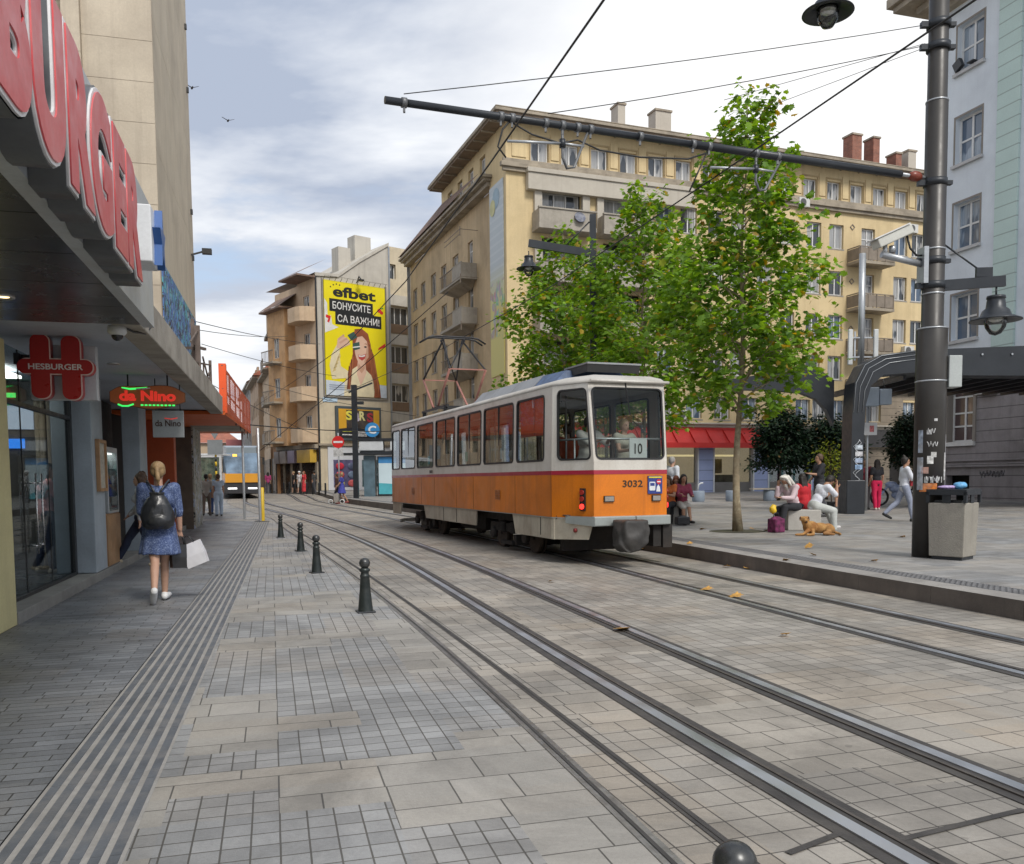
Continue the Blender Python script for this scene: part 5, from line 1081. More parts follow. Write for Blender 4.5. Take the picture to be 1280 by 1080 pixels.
# ================================================================ orange tram
TF=Frame(2.038,14.773,20.62)
TR=thing('tram','old orange and white tram number 3032 with rust stains leaving along the right track','tram',TF.w(0,0,0),TF.a)
M_to=pm('tram orange',(.70,.195,.007),.42,0,.14,.7,dirt=(.36,.095,.010),damt=.6,dscale=.9,streak=.6,coat=.08)
M_tw=pm('tram cream white',(.66,.63,.57),.42,0,.06,.7,dirt=(.34,.28,.21),damt=.4,dscale=1.0,streak=.35,coat=.3)
M_tr_=pm('tram red band',(.38,.02,.045),.4,0,.08,1,coat=.3); M_tg=pm('tram bumper grey',(.30,.33,.32),.5,0,.1,1.5,dirt=(.15,.14,.13),damt=.5)
M_und=pm('underframe black',(.025,.022,.02),.8,0,.3,3,dirt=(.07,.05,.035),damt=.5); M_rub=pm('black rubber',(.015,.015,.016),.5)
M_skirt=pm('dirty cream skirt',(.50,.46,.37),.6,0,.1,1,dirt=(.22,.16,.11),damt=.7,dscale=1.2,streak=.5)
M_tgl=glass('tram glass',(.80,.86,.85),.02,.92,.36)
W=1.08; WE=.70; TL=.91; LT=14.42
def ring(zo):   # plan outline of the body
    return [(-W,TL),(-WE,0),(WE,0),(W,TL),(W,LT-TL),(WE,LT),(-WE,LT),(-W,LT-TL)]
def band(name,z0,z1,mat,o=0.0,inset0=0,inset1=0,par=None):
    mb=MB(); a=[];b=[]
    for (x,y) in ring(0):
        sx=1 if x>0 else -1
        a.append(mb.addv((x+sx*o,y+(-o if y<LT/2 else o),z0))); 
        b.append(mb.addv((x*(1-inset1)+sx*o,y+(inset1*.9 if y<LT/2 else -inset1*.9)*(1 if abs(x)<=WE+.01 else .2)+(-o if y<LT/2 else o),z1)))
    n=8
    for k in range(n): mb.face((a[k],a[(k+1)%n],b[(k+1)%n],b[k]))
    return mb.build(name,mat,par or TR)
band('lower_body',.80,1.555,M_to); band('red_band',1.555,1.625,M_tr_,.004)
band('waist_band',1.625,1.775,M_tw)
MB().box(-1.04,1.04,.8,LT-.8,.78,.84).build('floor',M_und,TR)
# window walls: posts and top rail
wins=[(1.18,2.50),(2.70,4.25),(4.46,6.06),(6.28,7.84),(8.06,9.56),(10.10,11.55) if False else (9.78,11.2),(11.4,12.3),(12.44,13.42)]
wins=[(1.20,2.52),(2.70,4.28),(4.46,6.08),(6.28,7.85),(8.05,9.57),(10.50,12.14),(12.40,13.36)]
wins=[(1.24,2.64),(2.80,4.62),(4.78,6.56),(6.74,8.46),(8.68,10.36),(10.60,12.26),(12.44,13.46)]
Z0,Z1=1.80,2.99
def rrect(a,b,c,d,r=.09,n=4):
    P=[]
    for cx_,cy_,a0 in ((b-r,d-r,0),(a+r,d-r,90),(a+r,c+r,180),(b-r,c+r,270)):
        for k in range(n+1): q=R(a0+90*k/n); P.append((cx_+r*math.cos(q),cy_+r*math.sin(q)))
    return P
def framed(parent,f,a,b,c,d,th=.035,r=.10,mat=None,gl=None,handles=True):
    """rounded window: rubber gasket with glass; f maps (u,v,depth)"""
    o=rrect(a,b,c,d,r); i=rrect(a+th,b-th,c+th,d-th,max(.03,r-th)); mb=MB(); n=len(o)
    A=[mb.addv(f(u,v,-.012)) for u,v in o]; Bq=[mb.addv(f(u,v,-.012)) for u,v in i]; Cq=[mb.addv(f(u,v,.03)) for u,v in i]; Dq=[mb.addv(f(u,v,.0)) for u,v in o]
    for k in range(n):
        j=(k+1)%n; mb.face((A[k],A[j],Bq[j],Bq[k])); mb.face((Bq[k],Bq[j],Cq[j],Cq[k])); mb.face((A[k],Dq[k],Dq[j],A[j]))
    w_=mb.build('window',mat or M_rub,parent); mb=MB(); mb.poly([f(u,v,.012) for u,v in i]); mb.build('pane',gl or M_tgl,w_,fixn=False); return w_
def holes_wall(f,L0,L1,z0,z1,rects,mat,name,r=.10):
    """sheet with rounded openings (corner fillets added)"""
    mb=MB(); o=(0,0,0); xs=sorted(set([L0,L1]+[q for h in rects for q in h[:2]])); zs=sorted(set([z0,z1]+[q for h in rects for q in h[2:]]))
    for i in range(len(xs)-1):
        for j in range(len(zs)-1):
            xm=(xs[i]+xs[i+1])/2; zm=(zs[j]+zs[j+1])/2
            if any(h[0]<xm<h[1] and h[2]<zm<h[3] for h in rects): continue
            mb.poly([f(xs[i],zs[j],0),f(xs[i+1],zs[j],0),f(xs[i+1],zs[j+1],0),f(xs[i],zs[j+1],0)])
    for a,b,c,d in rects:
        for cx_,cz_,a0,px_,pz_ in ((b-r,d-r,0,b,d),(a+r,d-r,90,a,d),(a+r,c+r,180,a,c),(b-r,c+r,270,b,c)):
            mb.poly([f(px_,pz_,0)]+[f(cx_+r*math.cos(R(a0+22.5*k)),cz_+r*math.sin(R(a0+22.5*k)),0) for k in range(5)])
    return mb.build(name,mat,TR,fixn=False)
for sgn in (-1,1):
    lean=.02
    f=lambda u,v,d,s=sgn: (s*(W-d-lean*(v-1.775)),u,v)
    holes_wall(f,TL,LT-TL,1.775,3.10,[(a,b,Z0,Z1) for a,b in wins],M_tw,'side_wall')
    for a,b in wins:
        framed(TR,f,a,b,Z0,Z1)
        if a in (2.80,6.74,10.60,4.78): MB().box(sgn*(W-.03)-.01,sgn*(W-.03)+.01,(a+b)/2-.02,(a+b)/2+.02,Z0+.03,Z1-.03).build('window_divider',M_rub,TR)
# slanted corner walls and ends
def quadmap(p0,p1,q0,q1,z0,z1):
    """bilinear panel from bottom edge p0-p1 to top edge q0-q1"""
    P0,P1,Q0,Q1=map(Vector,(p0,p1,q0,q1)); n=((P1-P0).cross(Q0-P0)).normalized()
    L_=(P1-P0).length
    def f(u,v,d):
        s=u/L_; t=(v-z0)/(z1-z0); p=(P0*(1-s)+P1*s)*(1-t)+(Q0*(1-s)+Q1*s)*t; return p-n*d
    return f,L_
zA,zB=1.775,3.10; IN=.10  # the end face leans in towards the top
for e in (0,1):
    Y=lambda y:(y if e==0 else LT-y); S=1 if e==0 else -1
    pts_b=[(-W*S,Y(TL),zA),(-WE*S,Y(0),zA),(WE*S,Y(0),zA),(W*S,Y(TL),zA)]
    tq=.73
    pts_t=[((-W+.026)*S,Y(TL+.0),zB),(-tq*S,Y(IN+.06),zB),(tq*S,Y(IN+.06),zB),((W-.026)*S,Y(TL+.0),zB)]
    for k in range(3):
        f,L_=quadmap(pts_b[k],pts_b[k+1],pts_t[k],pts_t[k+1],zA,zB)
        m0=.085 if k==1 else .09; rc=(m0,L_-m0,1.80,3.03)
        if k==0: rc=(.14,L_-.05,1.80,3.02)
        if k==2: rc=(.05,L_-.14,1.80,3.02)
        if k==1: rc=(.04,L_-.04,1.80,3.03)
        holes_wall(f,0,L_,zA,zB,[rc],M_tw,'corner_wall' if k!=1 else 'end_wall'); framed(TR,f,*rc,th=.03)
# roof
mb=MB(); rows=[]
for sc,z in ((1.0,3.10),(1.008,3.12),(.995,3.15),(.93,3.20),(.75,3.25),(.4,3.28),(.0,3.29)):
    rg=[]
    for (x,y) in [(-W+.02,TL),(-.73,.12),(.73,.12),(W-.02,TL),(W-.02,LT-TL),(.73,LT-.12),(-.73,LT-.12),(-W+.02,LT-TL)]:
        yy=LT/2+(y-LT/2)*(1-(1-sc)*.10 if abs(y-LT/2)>6.5 else 1); rg.append(mb.addv((x*sc,yy,z)))
    rows.append(rg)
for a,b in zip(rows,rows[1:]):
    for k in range(8): mb.face((a[k],a[(k+1)%8],b[(k+1)%8],b[k]),True)
mb.build('roof',pm('tram roof paint',(.50,.48,.44),.6,0,.1,.8,dirt=(.22,.2,.17),damt=.6,streak=.2),TR)
mb=MB(); mb.tube([(-.75,.02,3.12),(.75,.02,3.12)],.025); mb.build('roof_rim',M_tw,TR)
# roof boxes
M_rbx=pm('roof box grey',(.30,.31,.32),.5,.3,.1,1,dirt=(.16,.15,.14),damt=.4); M_rbl=pm('blue grey mesh',(.07,.11,.20),.6,0,.3,6)
for k in range(3):
    y0=2.35+k*1.22; mb=MB(); i=[mb.addv(p) for p in ((-.86,y0,3.22),(-.86,y0+1.19,3.22),(-.62,y0+1.19,3.47),(-.62,y0,3.47),(.62,y0,3.47),(.62,y0+1.19,3.47),(.86,y0+1.19,3.22),(.86,y0,3.22))]
    for q in ((0,1,2,3),(3,2,5,4),(4,5,6,7),(0,3,4,7),(1,6,5,2)): mb.face([i[j] for j in q])
    mb.build('resistor_box',M_rbx,TR)
mb=MB(); i=[mb.addv(p) for p in ((-.84,1.35,3.2),(-.84,2.33,3.22),(-.62,2.33,3.46),(-.55,1.45,3.46),(.55,1.45,3.46),(.62,2.33,3.46),(.84,2.33,3.2),(.84,1.35,3.2))]
for q in ((0,1,2,3),(3,2,5,4),(4,5,6,7),(0,3,4,7)): mb.face([i[j] for j in q])
mb.build('mesh_box',M_rbl,TR)
mb=MB(); mb.box(-.45,.62,.75,1.75,3.50,3.53); mb.M=None; mb.bar((-.4,1.7,3.35),(-.4,1.7,3.50),.04,.04); mb.bar((.55,1.7,3.35),(.55,1.7,3.50),.04,.04); o=mb.build('roof_hatch_lid',M_rbx,TR); 
mb=MB(); mb.poly([(-.44,.8,3.36),(.60,.8,3.36),(.60,.76,3.50),(-.44,.76,3.50)]); mb.poly([(-.44,.8,3.36),(-.44,.76,3.50),(-.44,1.74,3.50),(-.44,1.74,3.36)]); mb.build('hatch_side',pm('black hatch side',(.03,.03,.03),.6),TR,fixn=False)  # dark sheets close the gap below the lid
# pantograph
PG=MB(); M_pan=pm('pantograph black',(.03,.03,.033),.5,.4,.2,4); M_pnr=pm('faded red tube',(.36,.16,.13),.6,0,.2,4)
yc=10.35; top=5.44
mb=MB()
for s in (-1,1):
    mb.bar((s*.55,yc-1.3,3.45),(s*.55,yc+1.3,3.45),.06,.06)
    for q in (-1,1): mb.cyl((s*.55,yc+q*1.1,3.3),(s*.55,yc+q*1.1,3.45),.06,n=10)
mb.bar((-.55,yc-.25,3.5),(.55,yc-.25,3.5),.06,.06); mb.bar((-.55,yc+.25,3.5),(.55,yc+.25,3.5),.06,.06); mb.build('pantograph_base',M_pan,TR)
mb=MB(); 
for s in (-1,1): mb.tube([(s*.52,yc-.22,3.5),(s*.50,yc-1.35,4.40)],.032,6); mb.tube([(s*.52,yc+.22,3.5),(s*.50,yc+1.35,4.40)],.032,6)
mb.bar((-.5,yc-1.35,4.40),(.5,yc-1.35,4.40),.03,.03); mb.bar((-.5,yc+1.35,4.40),(.5,yc+1.35,4.40),.03,.03); mb.build('lower_arm',M_pnr,TR)
mb=MB()
for s in (-1,1): mb.tube([(s*.50,yc-1.35,4.40),(s*.28,yc-.08,top-.12)],.026,6); mb.tube([(s*.50,yc+1.35,4.40),(s*.28,yc+.08,top-.12)],.026,6)
mb.tube([(-.50,yc-1.35,4.40),(.28,yc-.08,top-.14)],.020,6); mb.tube([(.50,yc+1.35,4.40),(-.28,yc+.08,top-.14)],.020,6); mb.build('upper_arm',M_pan,TR)
mb=MB()
for q in (-.14,.14): mb.tube([(-.92,yc+q,top-.16),(-.70,yc+q,top-.03),(-.5,yc+q,top),(.5,yc+q,top),(.70,yc+q,top-.03),(.92,yc+q,top-.16)],.025,6)
mb.bar((-.3,yc-.15,top-.08),(-.3,yc+.15,top-.08),.04,.06); mb.bar((.3,yc-.15,top-.08),(.3,yc+.15,top-.08),.04,.06); mb.build('contact_shoe',M_pan,TR)
# rear end details
band('rear_lip',.80,.815,M_tg,.03)
for s in (0,):
    mb=MB(); mb.box(-.735,.05,-.09,.05,.68,.845); mb.box(.06,.735,-.09,.05,.68,.845); mb.build('bumper',M_tg,TR,bevel=.02)
mb=MB(); mb.poly([(-.735,-.09,.68),(-.735,-.09,.845),(-.98,.55,.845),(-.98,.55,.72)]); mb.poly([(.735,-.09,.68),(.735,-.09,.845),(.98,.55,.845),(.98,.55,.72)]); mb.build('bumper_side',M_tg,TR,fixn=False)
M_num=pm('number black',(.04,.03,.02),.6); text_part('3032','number',M_num,TR,(-.16,-.006,1.335),(PI/2,0,0),w=.385,h=.115,off=.012,ext=.003)
text_part('3032','number',M_num,TR,(-W-.006,9.05,1.66),(PI/2,0,-PI/2),w=.32,h=.075,off=.01,ext=.002)
SIG=MB().box(.32,.60,-.022,-.002,1.215,1.52).build('notice_plate',pm('notice blue',(.03,.05,.22),.4),TR)
MB().box(.335,.585,-.0265,-.0225,1.485,1.508).build('yellow_strip',pm('notice yellow',(.7,.6,.05),.5),SIG)
mb=MB(); mb.prism(rrect(.345,.46,1.27,1.42,.02),lambda u,v,w_:(u,-.024-w_,v),.003); mb.build('bus_mark',M_wht,SIG); mb=MB(); mb.box(.36,.445,-.030,-.0275,1.35,1.40); mb.build('bus_mark_window',MC['notice blue'],SIG)
mb=MB(); mb.cyl((.53,-.0225,1.42),(.53,-.027,1.42),.045,n=20); mb.build('no_entry_mark',pm('mark red',(.55,.02,.03),.5),SIG); mb=MB(); mb.box(.495,.565,-.030,-.0275,1.41,1.43); mb.build('mark_bar',M_wht,SIG); mb=MB(); mb.prism([(.48,1.25),(.56,1.25),(.55,1.33),(.52,1.37),(.49,1.33)],lambda u,v,w_:(u,-.024-w_,v),.003); mb.build('person_mark',M_wht,SIG)
M_lamp=pm('dull lamp glass',(.30,.28,.25),.3,0,.1,5,coat=.5)
for x0,x1 in ((-.52,-.33),(.40,.57)):
    o=MB().box(x0,x1,-.03,-.002,1.09,1.19).build('lamp_housing',M_rub,TR); MB().box(x0+.012,x1-.012,-.036,-.03,1.10,1.18).build('lens',M_lamp,o)
# tail light cluster on the slanted corners
for s in (-1,1):
    c=Vector((s*.80,.215,1.12)); d=Vector((s*.91,-.38,0)).normalized(); t=Vector((-d.y,d.x,0))
    mb=MB(); mb.bar(c+Vector((0,0,-.18)),c+Vector((0,0,.20)),.11,.05,up=d); o=mb.build('tail_light',M_rub,TR)
    for dz,on in ((-.11,1),(.02,0),(.13,0)):
        mb=MB(); mb.cyl(c+d*.026+Vector((0,0,dz)),c+d*.045+Vector((0,0,dz)),.045,n=14); mb.build('lens',pm('lit red lens',(.8,.02,.02),.3,emit=(1,.03,.02),estr=2.5) if on else pm('red lens',(.35,.03,.02),.25),o)
# side vents
for y,w_,h_ in ((3.72,.30,.22),(10.85,.30,.22)):
    mb=MB()
    for k in range(6): z=1.07+k*.034; mb.poly([(-W-.002,y-w_/2,z),(-W-.018,y-w_/2,z+.006),(-W-.018,y+w_/2,z+.006),(-W-.002,y+w_/2,z)]); mb.poly([(-W-.018,y-w_/2,z+.006),(-W-.002,y-w_/2,z+.026),(-W-.002,y+w_/2,z+.026),(-W-.018,y+w_/2,z+.006)])
    mb.build('vent',pm('vent orange',(.36,.12,.02),.6,0,.2,4),TR,fixn=False)
# skirts
def skirt(y0,y1,zb,cut0=.12,cut1=.12,div=(),name='skirt'):
    mb=MB(); mb.prism([(y0,.80),(y1,.80),(y1-cut1,zb),(y0+cut0,zb)],lambda u,v,w_:(-W+.015+w_,u,v),.03); mb.M=Matrix.Scale(-1,4,(1,0,0)); mb.prism([(y0,.80),(y1,.80),(y1-cut1,zb),(y0+cut0,zb)],lambda u,v,w_:(-W+.015+w_,u,v),.03); mb.M=None
    o=mb.build(name,M_skirt,TR); return o
skirt(-.0+.86,2.92,.42,.0,.16); 
mb=MB(); mb.prism([(.0,.80),(.93,.80),(.93,.42),(.12,.45)],lambda u,v,w_:(-.72-.36*max(0,min(1,u/.9))-.0+w_,u,v),.03); mb.build('skirt',M_skirt,TR); 
mb=MB(); mb.cyl((-.86,.36,.60),(-.905,.36,.60),.035,n=12); mb.build('jack_point',pm('dark red cap',(.2,.02,.02),.5),TR)
skirt(5.2,9.75,.46,.05,.22); skirt(12.35,13.5,.46,.15,.0)
mb=MB()
for y in (2.35-.9+.0,6.7,7.8,): mb.box(-W+.006,-W+.012,y,y+.018,.47,.79)
mb.build('panel_joint',M_und,TR)
mb=MB()
for y in (.93,5.35,9.9,13.4):
    for s_ in (-1,1): mb.box(s_*(W+.0005),s_*(W+.003),y,y+.012,.82,1.55)
for y in (2.72,6.65,8.57):
    for s_ in (-1,1): mb.box(s_*(W+.0005),s_*(W+.003),y,y+.008,.82,1.55)
mb.build('panel_joint',pm('seam brown',(.16,.06,.02),.7),TR)
# bogies and underframe
MB().box(-.8,.8,1.1,LT-1.1,.62,.79).build('underframe',M_und,TR)
def wheelset(y,par):
    mb=MB(); mb.cyl((-.62,y,.33),(.62,y,.33),.06,n=12); mb.build('axle',M_und,par)
    for s in (-1,1):
        mb=MB(); mb.cyl((s*.50,y,.33),(s*.61,y,.33),.33,n=28); mb.cyl((s*.47,y,.33),(s*.50,y,.33),.35,n=28); o=mb.build('wheel',pm('wheel steel',(.08,.065,.055),.6,.4,.3,5,dirt=(.16,.10,.06),damt=.5),par)
for yb in (3.85,10.55):
    bg=MB().box(-.78,-.70,yb-1.2,yb+1.2,.38,.56)
    bg.box(.70,.78,yb-1.2,yb+1.2,.38,.56); bg.box(-.7,.7,yb-.2,yb+.2,.36,.58); bg.box(-.8,.8,yb-.45,yb-.3,.12,.34)
    for s in (-1,1):
        for q in (-.95,.95): bg.cyl((s*.74,yb+q,.33),(s*.84,yb+q,.33),.12,n=14)
        bg.box(s*.80-.06,s*.80+.06,yb-.35,yb+.35,.13,.20)
        for q in (-.3,.3): bg.tube([(s*.80,yb+q,.36+.03*k) for k in range(9)],[.085 if k%2 else .06 for k in range(9)],10)
    b=bg.build('bogie',M_und,TR)
    for q in (-.95,.95): wheelset(yb+q,b)
mb=MB(); mb.box(-.5,.5,6.2,8.2,.28,.62); mb.box(-.75,.75,1.15,1.3,.18,.6); mb.build('underfloor_gear',M_und,TR)
mb=MB(); mb.bar((-.9,13.2,.22),(-.5,14.3,.20),.04,.10); mb.bar((-.5,14.3,.20),(.5,14.3,.20),.04,.10); mb.build('lifeguard',pm('guard light',(.45,.44,.40),.6),TR)
mb=MB(); mb.box(.62,.80,-.02,.5,.28,.68); mb.box(.45,.60,.02,.3,.30,.66); mb.build('step_box',M_und,TR)
# covered coupler
def cover():
    bm=bmesh.new(); n=20; rg=[]
    for j in range(15):
        t=j/14; z=.80-.52*t
        row=[]
        for k in range(n):
            a=2*PI*k/n; x=math.cos(a); y=math.sin(a); r=(.25+.05*t-.22*max(0,t-.75)/.25)
            w_=noise.noise(Vector((x*1.6,y*1.6,z*3)))*.11*t+noise.noise(Vector((x*4,y*4,z*5+7)))*.10
            row.append(bm.verts.new((-.20+(abs(x)**.5*(1 if x>0 else -1))*(r+w_)*1.0-.05*t,-.36+(abs(y)**.6*(1 if y>0 else -1))*(.26+w_)-.03*t,z-.05*max(0,-x)*t+w_*.4)))
        rg.append(row)
    for a,b in zip(rg,rg[1:]):
        for k in range(n): f=bm.faces.new((a[k],a[(k+1)%n],b[(k+1)%n],b[k])); f.smooth=True
    bm.faces.new(rg[-1]); bm.faces.new(rg[0][::-1]); me=bpy.data.meshes.new('coupler_cover'); bmesh.ops.recalc_face_normals(bm,faces=bm.faces); bm.to_mesh(me); bm.free(); me.materials.append(pm('grey vinyl',(.040,.038,.036),.62,0,.2,5,dirt=(.16,.15,.14),damt=.5,bump=.5,bscale=14)); o=bpy.data.objects.new('coupler_cover',me); COL.objects.link(o); o.parent=TR; m=o.modifiers.new('s','SUBSURF'); m.levels=1; m.render_levels=1
cover()
# wiper at the end window, grab rails, line number card
mb=MB(); mb.bar((-.08,.05,3.1),(-.02,-.01,2.55),.02,.02); mb.build('wiper',M_rub,TR)
M_grab=pm('grab rail',(.55,.56,.56),.35,.6)
mb=MB(); mb.tube([(-.95,.85,2.16),(-.66,.14,2.16),(.66,.14,2.16),(.95,.85,2.16)],.018,8); mb.tube([(-.82,.5,1.3),(-.82,.5,2.16)],.016,8); mb.tube([(-.66,.14,1.3),(-.66,.14,2.16)],.016,8); mb.tube([(.35,.14,1.3),(.35,.14,2.16)],.016,8); mb.build('grab_rail',M_grab,TR)
mb=MB()
for y in (1.9,3.9,5.9,7.9,9.9,11.9): mb.tube([(-.35,y,.9),(-.35,y,3.15)],.018,8); mb.tube([(.35,y+.4,.9),(.35,y+.4,3.15)],.018,8)
mb.tube([(-.35,1,2.95),(-.35,13.2,2.95)],.016,8); mb.build('grab_pole',M_grab,TR)
CARD=MB().box(.02,.36,.085,.10,1.83,2.17).build('line_card',pm('white card',(.72,.72,.70),.5),TR); text_part('10','lettering',M_num,CARD,(.115,.08,1.90),(PI/2,0,0),w=.15,h=.18,off=.01,ext=.002)
MB().box(-.02,.52,.10,.30,1.76,1.80).build('window_shelf',M_tw,TR)
M_seat=pm('seat shell',(.22,.05,.04),.5,0,.1,2); M_ceilt=pm('tram ceiling',(.38,.37,.34),.6)
for s in (-1,1):
    for k in range(11):
        y=2.3+k*.92; mb=MB(); mb.box(s*.75-.2,s*.75+.2,y,y+.38,1.20,1.25); mb.box(s*.75-.2,s*.75+.2,y+.0,y+.05,1.25,1.72); mb.box(s*.75-.03,s*.75+.03,y+.1,y+.2,.84,1.2); mb.build('seat',M_seat,TR,bevel=.02)
mb=MB(); mb.box(-.95,.95,.75,LT-.75,3.05,3.08); mb.build('ceiling',M_ceilt,TR)
MB().box(-.98,.98,.5,13.9,.845,.86).build('floor_lino',pm('tram lino',(.09,.08,.075),.6),TR)
MB().box(-.95,.0,12.2,12.25,.86,3.0).build('cab_wall',pm('cab wall',(.25,.22,.18),.6),TR)
M_blind=pm('red blind',(.40,.055,.03),.6,0,.08,1); MB().box(-W+.075,-W+.08,1.30,2.58,2.28,2.96).build('window_blind',M_blind,TR); MB().box(-W+.064,-W+.07,1.9,1.96,2.8,2.95).build('blind_tag',M_wht,TR)
for y,c in ((5.9,(.0,.35,.30)),(8.5,(.05,.35,.45)),(9.2,(.05,.35,.45)),(3.6,(.30,.45,.55))): MB().box(-W+.05,-W+.055,y,y+.18,1.9,2.12).build('sticker',pm('sticker '+str(c),c,.5,0,.4,9),TR)
# ================================================================ newer tram facing us in the distance
a_=at(303,600,55.7); F2=Frame(a_.x,a_.y,19); z2=gz(55.7)
T2=thing('tram','modern tram with yellow nose band and grey sloping front far down the street','tram',(F2.o.x,F2.o.y,z2),F2.a)
M_2g=pm('tram grey blue',(.22,.27,.31),.35,0,.08,1,coat=.5); M_2y=pm('tram amber yellow',(.74,.33,.015),.4,0,.05,1,coat=.4); M_2d=pm('tram dark glass',(.02,.03,.05),.08,0,.2,1,coat=1); M_2b=pm('tram black skirt',(.03,.03,.035),.6)
def sec(y,w_,z0,z1): return [(-w_,y,z0),(w_,y,z0),(w_,y,z1),(-w_,y,z1)]
def loft(name,secs,mat,par,smooth=False):
    mb=MB(); rg=[[mb.addv(p) for p in s] for s in secs]; n=len(rg[0])
    mb.face(rg[0]); mb.face(rg[-1][::-1])
    for a,b in zip(rg,rg[1:]):
        for k in range(n): mb.face((a[k],a[(k+1)%n],b[(k+1)%n],b[k]),smooth)
    return mb.build(name,mat,par)
loft('body',[sec(.0,1.02,.35,1.05),sec(.6,1.15,.3,1.05),sec(22,1.15,.3,1.05)],M_2b,T2)
loft('nose_band',[sec(-.06,1.05,1.05,1.62),sec(.6,1.17,1.05,1.68),sec(22,1.17,1.05,1.62)],M_2y,T2)
loft('roof',[sec(.55,.92,2.86,3.32),sec(1.3,1.1,2.86,3.45),sec(22,1.12,2.86,3.42)],M_2g,T2)
loft('pillar_wall',[sec(.62,1.10,1.62,2.9),sec(22,1.13,1.62,2.9)],M_2g,T2)
mb=MB(); mb.poly([(-.98,-.02,1.62),(.98,-.02,1.62),(.90,.52,2.95),(-.90,.52,2.95)]); 
for s in (-1,1): mb.poly([(s*.98,-.02,1.62),(s*1.14,.62,1.62),(s*1.11,.62,2.9),(s*.90,.52,2.95)])
mb.build('windscreen',pm('windscreen with painted sky',(.16,.23,.32),.5,0,.6,1.0,spec=.1),T2,fixn=False)  # sky reflection put into the glass colour, with little real gloss
MB().box(-.55,-.28,.40,.45,2.72,2.88).build('route_display',pm('amber display',(.8,.5,.1),.5,emit=(1,.55,.1),estr=1.0),T2)
mb=MB(); mb.box(-1.185,-1.172,.9,21.5,1.75,2.75); mb.build('side_window',M_2d,T2); mb=MB(); mb.box(1.172,1.185,.9,21.5,1.75,2.75); mb.build('side_window',M_2d,T2)
for s in (-1,1): MB().box(s*.62-.28,s*.62+.28,-.03,.02,.62,.72).build('headlight',pm('white headlight',(.9,.9,.9),.3,emit=(1,1,1),estr=1.2),T2)
for s in (-1,1):
    mb=MB(); mb.bar((s*1.0,.3,2.7),(s*1.32,.1,2.65),.03,.03); mb.box(s*1.34-.07,s*1.34+.07,.05,.1,2.2,2.65); mb.build('mirror',M_rub,T2)
mb=MB(); mb.cyl((-1.12,1.9,.35),(-1.19,1.9,.35),.30,n=20); mb.cyl((-1.12,6.9,.35),(-1.19,6.9,.35),.30,n=20); mb.build('wheel_cover',pm('wheel cover',(.4,.38,.34),.6),T2)
mb=MB(); mb.tube([(-.2,.35,1.62),(.1,.3,2.2),(.35,.45,2.6)],.02,6); mb.build('wiper',M_rub,T2)
# ================================================================ trees
def leaf_mat(name,dark,lite,odd=(.42,.30,.04),oddp=.94,trans=.38,brown=(.20,.10,.04)):
    m,t,N,L,B=nt(name); N.remove(B); out=[n for n in N if n.type=='OUTPUT_MATERIAL'][0]
    g=N.new('ShaderNodeNewGeometry').outputs['Random Per Island']; cr=N.new('ShaderNodeValToRGB'); L.new(g,cr.inputs[0]); e=cr.color_ramp.elements
    e[0].position=0; e[0].color=rgba(dark); e[1].position=.55; e[1].color=rgba(tuple((a+b)/2 for a,b in zip(dark,lite)))
    for p,c in ((oddp-.03,lite),(oddp,odd),(.985,odd),(1.0,brown)): x=e.new(p); x.color=rgba(c)
    co=N.new('ShaderNodeTexCoord').outputs['Object']; f=nramp(N,L,nnoise(N,L,co,1.1,3),.35,.65,.72,1.22)
    s=N.new('ShaderNodeVectorMath'); s.operation='SCALE'; L.new(cr.outputs[0],s.inputs[0]); L.new(f,s.inputs['Scale'])
    d=N.new('ShaderNodeBsdfPrincipled'); L.new(s.outputs[0],d.inputs['Base Color']); d.inputs['Roughness'].default_value=.55; d.inputs['Specular IOR Level'].default_value=.3
    tl=N.new('ShaderNodeBsdfTranslucent'); hs=N.new('ShaderNodeHueSaturation'); hs.inputs['Hue'].default_value=.485; hs.inputs['Saturation'].default_value=1.1; hs.inputs['Value'].default_value=1.7; L.new(s.outputs[0],hs.inputs['Color']); L.new(hs.outputs[0],tl.inputs[0])
    mx=N.new('ShaderNodeMixShader'); mx.inputs[0].default_value=trans; L.new(d.outputs[0],mx.inputs[1]); L.new(tl.outputs[0],mx.inputs[2]); L.new(mx.outputs[0],out.inputs[0]); return m
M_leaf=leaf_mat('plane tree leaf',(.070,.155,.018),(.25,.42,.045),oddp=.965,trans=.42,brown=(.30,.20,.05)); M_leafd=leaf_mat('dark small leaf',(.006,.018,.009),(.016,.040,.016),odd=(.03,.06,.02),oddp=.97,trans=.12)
M_bark=pm('mottled bark',(.24,.19,.12),.85,0,.3,5,dirt=(.42,.38,.27),damt=.7,dscale=7,bump=.6,bscale=25); M_barkd=pm('dark bark',(.07,.05,.035),.9,0,.3,5)
LEAF=[(0,0),(.16,-.06),(.46,.04),(.34,.24),(.62,.42),(.36,.50),(.30,.74),(.15,.68),(0,1.0)]
LEAFS=[(0,0),(.26,.35),(.18,.75),(0,1.0)]
def add_leaf(V,F,p,d,n,size,shape,rng):
    d=d.normalized(); s=d.cross(n)
    if s.length<1e-4: s=d.cross(Vector((1,0,0)))
    s.normalize(); n2=s.cross(d)
    k=.18; i0=len(V); m=len(shape)
    for x,y in shape: V.append(p+d*(y*size)+s*(x*size)-n2*(abs(x)*k*size))
    for x,y in shape[1:-1]: V.append(p+d*(y*size)-s*(x*size)-n2*(abs(x)*k*size))
    F.append(tuple(range(i0,i0+m))); F.append(tuple([i0+m-1]+[i0+m+j for j in range(m-3,-1,-1)]+[i0]))
